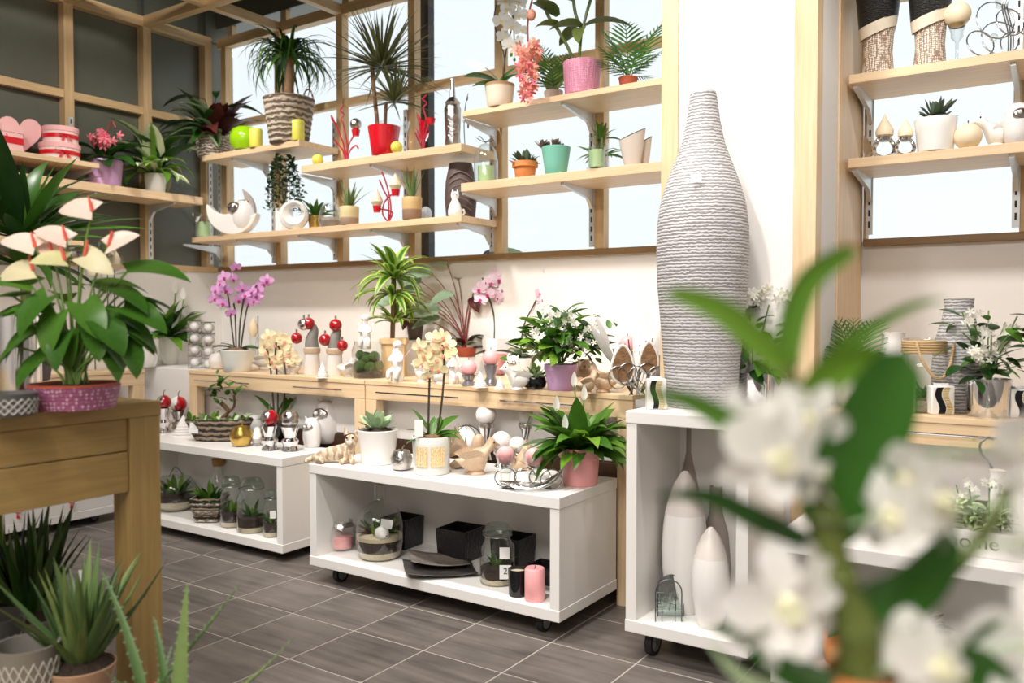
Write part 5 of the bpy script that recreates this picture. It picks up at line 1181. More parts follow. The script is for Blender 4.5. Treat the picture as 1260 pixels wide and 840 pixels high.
solo('white_bowl', 'shiny white and silver bowl behind the gold apple', 'bowl', lk, MB().lathe([(q * k, z * k) for q, z in [(10, 0), (16, 3), (20, 14), (17, 24), (13, 26), (11, 24)]], 24).mesh('white_bowl', ceramic))
bauble('red and pewter ball on the chrome holder by the gold apple', ((-3.586, 3.024, 0.535), 0.00435), 11, 30, silver, halfred); bauble('silver ball on the chrome holder nearest the white owls', ((-3.474, 3.066, 0.535), 0.00433), 11.5, 30, chrome, silver)
little_bird('white bird between gold apple and chrome holders', ((-3.778, 3.095, 0.535), 0.00451), 22, matte_white, turn=1.8)
lk = ((-3.843, 3.301, 0.535), 0.00471); k = lk[1]
t = T('moth_orchid', 'cream moth orchid rising behind the chrome holders', 'plant', lk); pot(t, k, 30, 24, 22, blackplain)
for a_, e_, l_ in ((150, 48, 52), (60, 62, 44), (30, 60, 54), (-20, 30, 30), (200, 20, 28)): obj('leaf', leafmesh(L_mid, .25, .35, .35, 'strap', 7), t, lm((0, 0, 21 * k), R(a_), R(e_), .2, l_ * k))
orchid(t, k, [[(-4, 0, 22), (-7, 0, 70), (-9, -2, 100), (-12, -4, 112)], [(0, 0, 22), (0, 0, 70), (-2, -2, 102), (0, -4, 120)], [(4, 0, 22), (10, 0, 70), (8, -2, 100), (2, -4, 116)]],
  [(-12, 108), (-2, 118), (8, 112), (16, 106), (0, 104), (10, 100), (-6, 98), (14, 96), (-14, 118), (4, 124), (-2, 92), (20, 98), (-10, 128, -2, 9), (10, 122)], 'cream', 1.1, 10)
apple('round white ball above the cream orchid blooms', ((-4.783, 3.968, 0.914), 0.00574), 10, matte_white, name='ball_ornament')
owl('large white owl with silver face on the long left cart', ((-3.527, 3.380, 0.535), 0.00461), 52, turn=-.3); owl('small white owl in front of the large one', ((-3.478, 3.225, 0.535), 0.00446), 36, turn=-.3)
# lower board of that cart
lk = ((-4.478, 3.062, 0.095), 0.00487); k = lk[1]
t = T('bowl_terrarium', 'wide open glass bowl terrarium on the cart shelf by the table leg', 'terrarium', lk)
cyl_glass('bowl', t, k, [(16, 0), (24, 6), (27, 18), (24, 32), (18, 40)]); part('sand', t, MB().lathe([(16 * k, 1 * k), (22 * k, 6 * k), (24.5 * k, 12 * k), (.1 * k, 13 * k)], 20), sandm); part('soil', t, MB().lathe([(24 * k, 12 * k), (25 * k, 18 * k), (.1 * k, 21 * k)], 20), soilm)
fan(t, 24, k, [L_mid, L_deep, L_bright], 19, 8, (14, 28), (20, 85), .3, (.2, .8), 'lance', 72); tube_part('wire_hook', t, k, spl([(-8, 0, 40), (0, 0, 52), (8, 0, 44), (4, 0, 38)], 5), .7, wire)
lk = ((-4.069, 2.999, 0.095), 0.00460); k = lk[1]
t = T('wicker_cube', 'square woven basket of leafy plants on the cart shelf', 'planter', lk)
for i in range(6):
    s_ = 12.5 + i * .9
    tube_part('weave', t, k, [(s_ * x, s_ * y, 3 + i * 5) for x, y in ((-1, -1), (0, -1.03), (1, -1), (1.03, 0), (1, 1), (0, 1.03), (-1, 1), (-1.03, 0))], 2.3, wicker_dark if i % 2 else barkbasket, 7, True)
board('liner', t, -12 * k, 12 * k, -12 * k, 12 * k, 1 * k, 27 * k, soilm, 0)
fan(t, 44, k, [L_mid, L_deep, L_bright], 26, 9, (12, 26), (5, 85), .3, (.3, 1.0), 'lance', 73)
def jar(label, lk, w, h, seed, name='jar_terrarium', corkm=None, tag_=False, closed=True):
    k = lk[1]; r = w / 2; t = T(name, label, 'jar', lk)
    cyl_glass('jar', t, k, [(r * .9, 0), (r, 2), (r, h * .62), (r * .75, h * .74), (r * .78, h * .8)], glass, 22)
    part('sand', t, MB().lathe([(r * .88 * k, 1 * k), (r * .94 * k, 3 * k), (r * .94 * k, h * .10 * k), (.1 * k, h * .12 * k)], 18), sandm)
    part('soil', t, MB().lathe([(r * .93 * k, h * .1 * k), (r * .94 * k, h * .27 * k), (.1 * k, h * .3 * k)], 18), soilm)
    fan(t, 14, k, [L_mid, L_deep, L_bright], h * .28, r * .3, (h * .16, h * .32), (30, 88), .34, (.2, .7), 'lance', seed)
    if closed:
        part('lid', t, MB().lathe([(r * .82 * k, h * .8 * k), (r * .86 * k, h * .86 * k), (r * .6 * k, h * .98 * k), (.1 * k, h * k)], 20), glass_green)
        tube_part('wire_bail', t, k, [(r * .84 * math.cos(a), r * .84 * math.sin(a), h * .8) for a in [2 * PI * q / 20 for q in range(20)]], .6, wire, 5, True)
    if tag_: label_tag(t, k, r * .5, -r - .6, h * .5, r * .7, h * .16)
    return t
jar('clip top jar terrarium left of the bigger jar on the left cart', ((-3.863, 2.989, 0.095), 0.00449), 27, 62, 74); jar('broad clip top jar terrarium on the left cart', ((-3.684, 2.981, 0.095), 0.00438), 36, 66, 75); jar('slim jar terrarium with a white label at the cart end', ((-3.507, 2.963, 0.095), 0.00427), 20, 58, 76, tag_=True)
lk = ((-4.238, 3.186, 0.095), 0.00484); k = lk[1]
t = T('corked_bottle', 'clear bottle with a brown cork behind the woven cube basket', 'bottle', lk); cyl_glass('bottle', t, k, [(12, 0), (13, 2), (13, 34), (6, 44), (5, 56)]); part('cork', t, MB().lathe([(6.5 * k, 55 * k), (7.5 * k, 64 * k)], 16), cork)

# ---------------------------------------------------------------- top of the front cart
def lying_cat(label, lk):
    k = lk[1]; t = T('cat_figurine', label, 'figurine', lk)
    sk = [((-16, 2, 7), 6.5), ((-8, 1, 9), 8), ((2, 0, 10), 8), ((11, -1, 12), 6.5), ((16, -2, 18), 4.8), ((17, -4, 25), 8.4), ((16, -10, 24), 4.2), ((12, -8, 4), 3), ((6, -13, 2.6), 2.6), ((18, -7, 4), 3), ((20, -14, 2.6), 2.6), ((-17, -5, 5), 4.2), ((-10, -11, 3), 3), ((-24, 4, 4), 2.6), ((-30, 0, 2.6), 2.3), ((-28, -8, 2.4), 2.0)]
    ed = [(0, 1), (1, 2), (2, 3), (3, 4), (4, 5), (5, 6), (3, 7), (7, 8), (3, 9), (9, 10), (0, 11), (11, 12), (0, 13), (13, 14), (14, 15)]
    me = bpy.data.meshes.new('body'); me.from_pydata([tuple(c * k for c in p) for p, r in sk], ed, []); me.materials.append(catfur)
    o = obj('body', me, t); m = o.modifiers.new('skin', 'SKIN'); sv = me.skin_vertices[0].data
    for i, (p, r) in enumerate(sk): sv[i].radius = (r * k, r * k); sv[i].use_root = i == 0
    m.use_smooth_shade = True; s_ = o.modifiers.new('sub', 'SUBSURF'); s_.levels = 1; s_.render_levels = 2
    for sg in (-1, 1):
        part('ear', t, MB().lathe([(3.4 * k, 0), (1.8 * k, 4 * k), (.3 * k, 8 * k)], 8, sy=.5, M=Matrix.Translation(((17 + sg * 4.8) * k, -4 * k, 29.5 * k)) @ Matrix.Rotation(sg * .3, 4, 'Y')), catfur)
        part('eye', t, MB().ball(1.2 * k, ((16.5 + sg * 3) * k, -11.6 * k, 26.8 * k), 8, 6), ink)
    part('muzzle', t, MB().ball(2.6 * k, (16.2 * k, -12.4 * k, 22.4 * k), 10, 8, 1.1, .7, .8), matte_white); part('nose', t, MB().ball(.9 * k, (16.2 * k, -14.2 * k, 23.6 * k), 6, 5), pinkwax)
    return t
lying_cat('ginger tabby cat figurine lying at the end of the front cart', (lambda q: (q[0], q[1] * 1.22))(((-2.898, 2.833, 0.560), 0.00383)))
lk = ((-2.724, 2.935, 0.560), 0.00382); k = lk[1]
t = T('succulent_pot', 'white pot with a pale green rosette next to the tabby cat', 'plant', lk); pot(t, k, 50, 40, 42, ceramic)
fan(t, 34, k, [L_succ, L_succ, L_silver], 41, 1, (16, 29), (4, 80), .44, (-.5, .1), 'spoon', 81)
lk = ((-2.519, 2.868, 0.560), 0.00366); apple('crackled silver apple in front of the rosette pot', lk, 14, silver)
lk = ((-2.358, 2.884, 0.560), 0.00358); k = lk[1]
t = T('moth_orchid', 'cream moth orchid in a white pot with gold patches on the front cart', 'plant', lk)
o = pot(t, k, 48, 44, 46, frost, soil=barkm)
for x in (-12, 11):
    mb = MB(); vs = [(23.6 * math.sin(R(x * 2.3 + a)) * k, -23.6 * math.cos(R(x * 2.3 + a)) * k, (11 + 24 * z) * k) for z in (0, 1) for a in (-22, -11, 0, 11, 22)]; mb.add(vs, [(i, i + 1, i + 6, i + 5) for i in range(4)]); part('gold_patch', t, mb, banded('gold_leaf_pattern', (222, 186, 120), (246, 226, 186), 40, 'x', .5, .2, 8) if 'gold_leaf_pattern' not in bpy.data.materials else bpy.data.materials['gold_leaf_pattern'])
for a_, e_, l_, d_ in ((155, 55, 46, .2), (175, 30, 34, .6), (60, 55, 34, .5), (35, 42, 48, .5), (10, 20, 40, .6), (-15, 15, 38, .7), (-150, 5, 36, .6), (80, 60, 30, .3)): obj('leaf', leafmesh(L_mid, .34, d_, .3, 'strap', 7), t, lm((0, 0, 44 * k), R(a_), R(e_), .2, l_ * k))
orchid(t, k, [[(-4, 0, 44), (-3, 0, 90), (-1, 0, 130), (4, -3, 156)], [(6, 0, 44), (12, 0, 80), (16, 0, 130), (14, -3, 158)]], [(-8, 146), (2, 152), (12, 156), (20, 160), (-12, 136), (6, 140), (16, 146), (0, 130), (10, 128), (-14, 156), (24, 150), (4, 166), (14, 168), (-4, 120, -4, 8)], 'cream', 1.3, 11, darkstem)
label_tag(t, k, -13, -22, 58, 10, 20)
def squirrel(label, lk, h, turn=0.0, tail=True):
    k = lk[1] * h / 50; t = T('stoneware_animal', label, 'figurine', lk, YAW + turn)
    sk = [((-2, 0, 12), 12), ((2, 0, 22), 11), ((6, 0, 32), 8), ((10, -1, 41), 7.5), ((17, -1, 40), 4), ((12, -6, 22), 3.4), ((18, -5, 20), 2.6), ((12, 6, 22), 3.4), ((18, 4, 20), 2.6), ((8, -7, 5), 5), ((14, -8, 3), 3), ((8, 7, 5), 5), ((14, 8, 3), 3)]
    ed = [(0, 1), (1, 2), (2, 3), (3, 4), (1, 5), (5, 6), (1, 7), (7, 8), (0, 9), (9, 10), (0, 11), (11, 12)]
    if tail: sk += [((-14, 0, 8), 5), ((-21, 0, 20), 8), ((-20, 0, 34), 9), ((-24, 0, 44), 5)]; ed += [(0, 13), (13, 14), (14, 15), (15, 16)]
    me = bpy.data.meshes.new('body'); me.from_pydata([tuple(c * k for c in p) for p, r in sk], ed, []); me.materials.append(birdclay)
    o = obj('body', me, t); m = o.modifiers.new('skin', 'SKIN'); sv = me.skin_vertices[0].data
    for i, (p, r) in enumerate(sk): sv[i].radius = (r * k, r * k); sv[i].use_root = i == 0
    m.use_smooth_shade = True; s_ = o.modifiers.new('sub', 'SUBSURF'); s_.levels = 1; s_.render_levels = 2
    for sg in (-1, 1): part('eye', t, MB().ball(1.1 * k, (14 * k, sg * 5.6 * k - k, 42.5 * k), 6, 5), ink); part('ear', t, MB().lathe([(2.2 * k, 0), (.4 * k, 6 * k)], 7, M=Matrix.Translation((8 * k, sg * 4.5 * k, 46 * k))), birdclay)
    return t
little_bird('plump brown and white partridge figurine on the front cart', ((-2.177, 2.971, 0.560), 0.00356), 46, birdclay, turn=.3, tail=.9); squirrel('brown stoneware squirrel with a raised tail behind the partridge', ((-2.313, 3.050, 0.560), 0.00369), 50, 2.8); squirrel('little brown stoneware squirrel behind the pink wire candles', ((-2.058, 3.152, 0.560), 0.00364), 36, .4)
lk = ((-2.502, 3.332, 0.560), 0.00402); k = lk[1]
t = T('ball_ornament', 'white glass ball wrapped in wire behind the squirrel', 'ornament', lk); part('ball', t, MB().ball(19 * k, (0, 0, 18.5 * k), 20, 14), ceramic)
for q in range(4): a = q * PI / 4; tube_part('wire_wrap', t, k, [(19.4 * math.cos(b) * math.cos(a), 19.4 * math.cos(b) * math.sin(a), 18.5 + 19.4 * math.sin(b)) for b in [2 * PI * j / 20 for j in range(20)]], .6, darkwire, 5, True)
for u, v, r, h, lb in ((598, 575, 12.5, 46, 'tallest white ball candle on a chrome foot, next to the wire wrapped ball'), (617, 578, 12.5, 22, 'white ball candle on a short chrome foot behind the pink wire candles'), (641, 577, 12, 46, 'white ball candle on a chrome foot half hidden by the pink pot lily'), (634, 579, 11, 18, 'low white ball candle on a chrome foot beside the little squirrel')):
    lk = {598: ((-2.354, 3.291, 0.560), 0.00391), 617: ((-2.190, 3.183, 0.560), 0.00373), 641: ((-2.190, 3.397, 0.560), 0.00390), 634: ((-2.128, 3.219, 0.560), 0.00373)}[u]; k = lk[1]
    t = T('ball_candle', lb, 'candle', lk, YAW, 'white ball candles on chrome feet'); part('foot', t, MB().lathe([(q * k, z * k) for q, z in [(8, 0), (9, 1), (4, h * .3), (5, h * .6), (10, h), (7, h)]], 20), chrome)
    part('ball', t, MB().ball(r * k, (0, 0, (h + r * .75) * k), 20, 14), matte_white)
    part('foot_ring', t, MB().lathe([(9.6 * k, (h - 6) * k), (10.4 * k, (h - 3) * k), (9.8 * k, h * k)], 20, cap0=False, cap1=False), silver)
tube_part('wire_sprig', t, k, spl([(6, 0, 0), (10, 0, 40), (16, 0, 62)], 4), .7, darkwire)
lk = ((-1.831, 2.840, 0.560), 0.00327); k = lk[1]
t = T('wire_leaf_bowl', 'silver wire leaf holding two pink ball candles in glass cones', 'candle holder', lk)
for i in range(9):
    f = (i - 4) / 4; tube_part('wire_rib', t, k, spl([(-34 + abs(f) * 6, f * 8, 9 - abs(f) * 2), (-10, f * 22 - 2, 2 + abs(f) * 2), (20, f * 20 - 2, 3 + abs(f) * 2), (42, f * 9, 20), (48, f * 3, 46)], 5), 1.1, wire, 6)
for cx, cz in ((-26, 14), (-2, 14), (16, 15), (30, 12)): tube_part('wire_ring', t, k, [(cx + 13 * math.cos(a), -6 + 3 * math.sin(a * 2), cz + 12 * math.sin(a)) for a in [2 * PI * q / 20 for q in range(20)]], .9, wire, 6, True)
for cx, cz in ((-26, 26), (9, 24)):
    M_ = Matrix.Translation((cx * k, -4 * k, cz * k)); g = part('glass_cone', t, MB().lathe([(8 * k, -6 * k), (9 * k, 2 * k), (15 * k, 24 * k)], 8, M=M_, cap1=False), glass, None, False)
    part('candle', g, MB().ball(11.5 * k, (cx * k, -4 * k, (cz + 15) * k), 20, 14), pinkwax); part('glass_foot', t, MB().lathe([(6 * k, -20 * k), (7 * k, -6 * k)], 14, M=M_), glass)
part('tray', t, MB().box(-30 * k, 30 * k, -9 * k, 6 * k, 0, 1.4 * k), darkwire, None, False)
lk = ((-1.693, 3.033, 0.560), 0.00335); k = lk[1]
t = T('peace_lily', 'lush peace lily with white spathes in a pale pink pot on the front cart', 'plant', lk)
part('pot', t, MB().lathe([(q * k, z * k) for q, z in [(20, 0), (21, 1), (23.5, 32), (25.5, 33.5), (26, 46), (24.4, 46), (23.5, 40)]], 28), pinkm); soil_disc(t, k, 23, 40)
fan(t, 76, k, [L_mid, L_bright, L_mid, L_mid], 42, 10, (48, 80), (0, 86), .33, (.7, 1.6), 'lance', 84, nseg=8)
for x, z, y in ((-30, 100, -14), (4, 112, -6), (-20, 78, -20), (-2, 96, 4), (-8, 128, -2)): tube_part('flower_stem', t, k, [(0, 0, 40), (x * .6, y * .6, z * .75), (x, y, z - 6)], .8, greenstem); blossom_spathe(t, k, x, y, z - 8, 19)

# ---------------------------------------------------------------- lower board of the front cart
lk = ((-2.942, 2.916, 0.125), 0.00393); k = lk[1]
t = T('glass_candle', 'pink candle inside a round glass on the front cart shelf', 'candle', lk)
cyl_glass('glass', t, k, [(12, 0), (18, 5), (19.5, 16), (16, 28), (12, 34), (14, 37)]); part('candle', t, MB().lathe([(12 * k, 2 * k), (13 * k, 16 * k), (.1 * k, 17 * k)], 20), pinkwax); part('metal_collar', t, MB().lathe([(14.5 * k, 29 * k), (12.5 * k, 33 * k), (13 * k, 35 * k)], 20, cap0=False, cap1=False), silver)
lk = ((-2.700, 2.918, 0.125), 0.00381); k = lk[1]
t = T('bottle_terrarium', 'big round glass bottle terrarium with a long neck and cork', 'terrarium', lk)
cyl_glass('bottle', t, k, [(22, 0), (26, 3), (29, 20), (29, 42), (24, 58), (12, 66), (7, 72), (6.4, 92), (7.2, 94)], glass, 26)
part('sand', t, MB().lathe([(23 * k, 1 * k), (26 * k, 6 * k), (27 * k, 10 * k), (.1 * k, 11 * k)], 20), sandm); part('soil', t, MB().lathe([(27 * k, 10 * k), (28 * k, 24 * k), (.1 * k, 27 * k)], 20), soilm); part('straw', t, MB().lathe([(28 * k, 23.5 * k), (28.2 * k, 28 * k), (20 * k, 30 * k), (.1 * k, 29 * k)], 20), sandm)
fan(t, 24, k, [L_mid, L_maroon, L_bright, L_deep], 28, 10, (14, 28), (20, 85), .35, (.2, .8), 'lance', 85)
part('pebble', t, MB().ball(9 * k, (6 * k, -20 * k, 34 * k), 12, 9), matte_white); part('cork', t, MB().lathe([(6 * k, 90 * k), (7.4 * k, 98 * k)], 14), cork); label_tag(t, k, 12, -22, 46, 14, 11, .15)
def square_pot(label, lk, w, h, stack=1):
    k = lk[1]; s = w / 2 * k; b = .955
    t = T('square_pot', label, 'pot', lk, .03, 'black square pots')
    mb = MB(); e = 5 * k; H_ = h * k
    v = [(x * s * b, y * s * b, 0) for x, y in ((-1, -1), (1, -1), (1, 1), (-1, 1))] + [(x * s, y * s, H_) for x, y in ((-1, -1), (1, -1), (1, 1), (-1, 1))] + [(x * (s - e), y * (s - e), H_) for x, y in ((-1, -1), (1, -1), (1, 1), (-1, 1))] + [(x * (s - e), y * (s - e), H_ * .3) for x, y in ((-1, -1), (1, -1), (1, 1), (-1, 1))]
    f = [(3, 2, 1, 0)] + [(o + i, o + (i + 1) % 4, o + 4 + (i + 1) % 4, o + 4 + i) for o in (0, 4, 8) for i in range(4)] + [(12, 13, 14, 15)]
    mb.add(v, f); part('pot_wall', t, mb, blackm, None, False); return t
for lb, x, y, q, w in (('black square pot below its twin by the glass bottle', -2.743, 3.130, 0, 0.142), ('black square pot stacked on its twin by the glass bottle', -2.743, 3.130, 1, 0.150), ('black square pot below its twin in the middle of the cart shelf', -2.377, 3.121, 0, 0.160), ('black square pot stacked on its twin in the middle of the cart shelf', -2.377, 3.121, 1, 0.168), ('black square pot below its twin behind the clip top jar', -2.090, 3.130, 0, 0.142), ('black square pot stacked on its twin behind the clip top jar', -2.090, 3.130, 1, 0.150), ('low black square pot near the pink pillar candle', -1.865, 3.045, 0, .125)):
    square_pot(lb, ((x, y, .125 + q * .070), .001), w * 1000, 72 if q == 0 else 74)
for lb, a, w, d, tl, zz in (('flat speckled grey square dish leaning on another', ((-2.379, 2.960, 0.125), 0.00367), 70, 34, .10, 5), ('larger flat dark square dish underneath', ((-2.317, 2.888, 0.125), 0.00358), 86, 38, .05, 1)):
    k = a[1]; n = 8; vs = []; fs = []
    for i in range(n + 1):
        for j in range(n + 1):
            x, y = (i / n - .5), (j / n - .5); vs.append((x * w * k, y * d * k * 1.6, (zz + 14 * (x * x + y * y) + x * -w * tl) * k))
    for i in range(n):
        for j in range(n): fs.append((i * (n + 1) + j, (i + 1) * (n + 1) + j, (i + 1) * (n + 1) + j + 1, i * (n + 1) + j + 1))
    mb = MB(); mb.add(vs, fs); o = solo('square_dish', lb, 'dish', a, mb.mesh('square_dish', plain('speckled_dish', (140, 130, 122), .4, var=.6, scale=60) if w < 80 else fabric_dark), YAW + .2, 'flat dark dishes')
    o.modifiers.new('thick', 'SOLIDIFY').thickness = .003
t = jar('tall clip top jar terrarium with two white labels on the front cart', ((-2.025, 2.913, 0.125), 0.00344), 43, 74, 86); k = ((-2.025, 2.913, 0.125), 0.00344)[1]
label_tag(t, k, 9, -21.5, 42, 12, 14); o = label_tag(t, k, 10, -21.7, 19, 14, 17)
def text(body, parent, size, M, mat=ink, name='lettering', ext=.0004):
    c = bpy.data.curves.new(name, 'FONT'); c.body = body; c.size = size; c.extrude = ext; c.align_x = 'CENTER'; c.align_y = 'CENTER'; c.materials.append(mat)
    q = obj(name, c, parent, M); bpy.context.view_layer.update()
    me = bpy.data.meshes.new_from_object(q.evaluated_get(bpy.context.evaluated_depsgraph_get()))
    bpy.data.objects.remove(q); o = obj(name, me, parent, M, 'stuff')
    if not me.materials: me.materials.append(mat)
    return o
text('2', t, 11 * k, Matrix.Translation((10 * k, -22.1 * k, 20 * k)) @ Matrix.Rotation(PI / 2, 4, 'X'))
lk = ((-1.862, 2.822, 0.125), 0.00328); k = lk[1]
t = T('glass_candle', 'small candle in black glass beside the pink pillar candle', 'candle', lk); part('glass', t, MB().lathe([(q * k, z * k) for q, z in [(10.5, 0), (11, 2), (12, 33), (11, 33), (10.8, 29)]], 22, cap1=True), blackplain); part('wax', t, MB().lathe([(11 * k, 29.2 * k), (.1 * k, 29.6 * k)], 18), ivory)
candle('pillar_candle', 'pink pillar candle at the end of the front cart shelf', ((-1.774, 2.812, 0.125), 0.00323), 25, 40, pinkwax)

# ---------------------------------------------------------------- tall cart
lk = ((-1.186, 3.066, 0.907), 0.00309); k = lk[1]
o = solo('floor_vase', 'huge grey combed clay bottle vase with a tiny tag', 'vase', lk, MB().lathe([(r * k, z * k) for r, z in [(40, 0), (42, 3), (45, 40), (50, 100), (54.5, 150), (55.5, 190), (55, 220), (52, 244), (46, 268), (37, 292), (27, 318), (21, 345), (16.5, 376), (15.5, 383), (13, 383), (12, 372)]], 48).mesh('floor_vase', combed))
label_tag(o, k, -19, -50, 272, 12, 8, .0, -.35)
def wave_vase(label, lk, w, h, turn=0.0):
    k = lk[1]; t = T('wave_vase', label, 'vase', lk, YAW + turn, 'white vases with a black and gold wave')
    bev(part('body', t, MB().box(-w / 2 * k, w / 2 * k, -w * .3 * k, w * .3 * k, 0, h * k), ceramic), .006)
    def strip(x0, x1, m_, nm, d):
        vs = []; fs = []; n = 12
        for i in range(n + 1):
            f = i / n; s = math.sin(f * 2 * PI * .9 + .5) * w * .10
            vs += [((x0 * w + s) * k, -(w * .3 + d) * k, (h * (.04 + .9 * f)) * k), (((x1 * w + s * (.4 if m_ is ink else 1)) + (0)) * k, -(w * .3 + d) * k, (h * (.04 + .9 * f)) * k)]
        for i in range(n): fs.append((2 * i, 2 * i + 1, 2 * i + 3, 2 * i + 2))
        m2 = MB(); m2.add(vs, fs); part(nm, t, m2, m_)
    strip(-.26, .02, blackplain, 'black_wave', .3); strip(.05, .30, banded('gold_ribs', (170, 146, 96), (232, 214, 168), 60, 'z', .4, .3, .5) if 'gold_ribs' not in bpy.data.materials else bpy.data.materials['gold_ribs'], 'gold_wave', .5)
    bev(part('neck', t, MB().box(-w * .3 * k, w * .3 * k, -w * .12 * k, w * .12 * k, h * k, (h + 2.5) * k), ceramic), .002)
    return t
wave_vase('white vase with a black and gold wave beside the huge grey vase', ((-1.289, 2.879, 0.907), 0.00300), 24, 38)
def stephanotis(lk, label, pw, ph, n, nf, sp, hgt, seed, pm=chrome, fl=5.5):
    k = lk[1]; t = T('stephanotis', label, 'plant', lk)
    part('pot', t, MB().lathe([(q * k, z * k) for q, z in [(pw * .46, 0), (pw * .47, 1), (pw * .5, ph), (pw * .47, ph), (pw * .46, ph * .85)]], 30), pm); soil_disc(t, k, pw * .46, ph * .85)
    rn = random.Random(seed)
    for i in range(10):
        a = i * .63; tube_part('stem', t, k, spl([(0, 0, ph * .8), (sp * .25 * math.cos(a), sp * .2 * math.sin(a), ph + hgt * .4), (sp * .6 * math.cos(a), sp * .4 * math.sin(a), ph + hgt * (.6 + .35 * rn.random()))], 4), .9, greenstem)
    for i in range(n):
        a = rn.uniform(0, 6.28); f = rn.random() ** .55; obj('leaf', leafmesh([L_mid, L_deep, L_deep][i % 3], .46, round(rn.choice((.4, .8)), 1), .2, 'ovate', 6), t, lm((sp * .85 * f * math.cos(a) * k, sp * .55 * f * math.sin(a) * k, (ph - 2 + hgt * rn.uniform(.02, .95)) * k), a + rn.uniform(-.6, .6), rn.uniform(-.5, .7), rn.uniform(-.5, .5), rn.uniform(22, 34) * k))
    cl = [(rn.uniform(-.8, .8) * sp, rn.uniform(-.6, .0) * sp, ph + hgt * rn.uniform(.3, 1.02)) for _ in range(7)]
    for i in range(nf):
        c = cl[i % 7]; blossom(t, star(), ((c[0] + rn.gauss(0, 5.5)) * k, (c[1] + rn.gauss(0, 5)) * k, (c[2] + rn.gauss(0, 5.5)) * k), rn.uniform(.8, 1.2) * fl * k, rn.uniform(-.9, .9), rn.uniform(-.9, .5), rn.uniform(0, 1.2))
    return t
stephanotis(((-1.049, 3.252, 0.907), 0.00317), 'white flowered stephanotis in a chrome pot beside the huge grey vase', 58, 40, 84, 84, 62, 92, 91, chrome, 7)
palegrey = plain('pale_grey_glaze', (220, 212, 205), .35)
def soap_vase(label, lk, w, h, top, bottom=ceramic):
    k = lk[1]; t = T('teardrop_vase', label, 'vase', lk); r = w / 2
    part('body', t, MB().lathe([(q * r * k, z * h * k) for q, z in [(.62, 0), (.66, .01), (.85, .14), (.98, .32), (1.0, .46), (.93, .62), (.86, .70)]], 30), bottom)
    part('neck', t, MB().lathe([(q * r * k, z * h * k) for q, z in [(.86, .70), (.72, .80), (.48, .91), (.24, .975), (.12, 1.0), (.08, .99)]], 30), top); return t
soap_vase('tall white teardrop vase at the back of the tall cart', ((-1.215, 2.981, 0.143), 0.00306), 56, 172, palegrey); soap_vase('smaller white teardrop vase in front of the tall one', ((-1.076, 2.883, 0.143), 0.00291), 46, 122, palegrey)
for u, h, lb in ((0, 216, 'tallest slim taupe bottle at the back of the tall cart'), (1, 140, 'shorter taupe bottle behind the smaller teardrop vase')):
    lk = ((-1.281, 3.202, 0.143), 0.00327) if u == 0 else ((-1.163, 3.168, 0.143), 0.00318); k = lk[1]
    solo('taupe_bottle', lb, 'bottle', lk, MB().lathe([(q * k, z * h * k) for q, z in [(14, 0), (17, .02), (19, .3), (15, .6), (9, .74), (7.5, .8), (7.5, 1), (6, 1), (6, .95)]], 24).mesh('taupe_bottle', taupe))
lk = ((-1.231, 2.859, 0.143), 0.00297); k = lk[1]
t = T('arch_tealight', 'wire arch tealight holder with a mirrored back and glass cups', 'candle holder', lk)
arch = [(-16, 0)] + [(-16 + 0, 34)] + [(16 * math.cos(a), 36 + 16 * math.sin(a)) for a in [PI - PI * q / 10 for q in range(11)]] + [(16, 34), (16, 0)]
tube_part('front_arch', t, k, [(x, -9, z) for x, z in arch], .8, darkwire, 6); tube_part('back_arch', t, k, [(x + 6, 10, z) for x, z in arch], .8, darkwire, 6)
part('mirror_back', t, MB().prism([((x * .97 + 6) * k, z * k) for x, z in arch], 10.5 * k, 11 * k), mirror, None, False)
for z in (12, 24, 36): tube_part('cross_wire', t, k, [(-16, -9, z), (-10, 10, z)], .5, darkwire, 5); tube_part('cross_wire', t, k, [(-16, -9.5, z), (-6, -9.5, z)], .5, darkwire, 5)
for x in (-8, 8): tube_part('cross_wire', t, k, [(x, -9, 0), (x, -9, 16)], .5, darkwire, 5)
board('glass_shelf', t, -13 * k, 18 * k, -8 * k, 9 * k, 14 * k, 16 * k, glass_green, 0)
for x, y, z in ((-2, -3, 16), (8, 2, 20)): part('tealight_cup', t, MB().lathe([(5 * k, 0), (7 * k, 6 * k), (6 * k, 11 * k)], 16, M=Matrix.Translation((x * k, y * k, z * k)), cap1=False), glass)

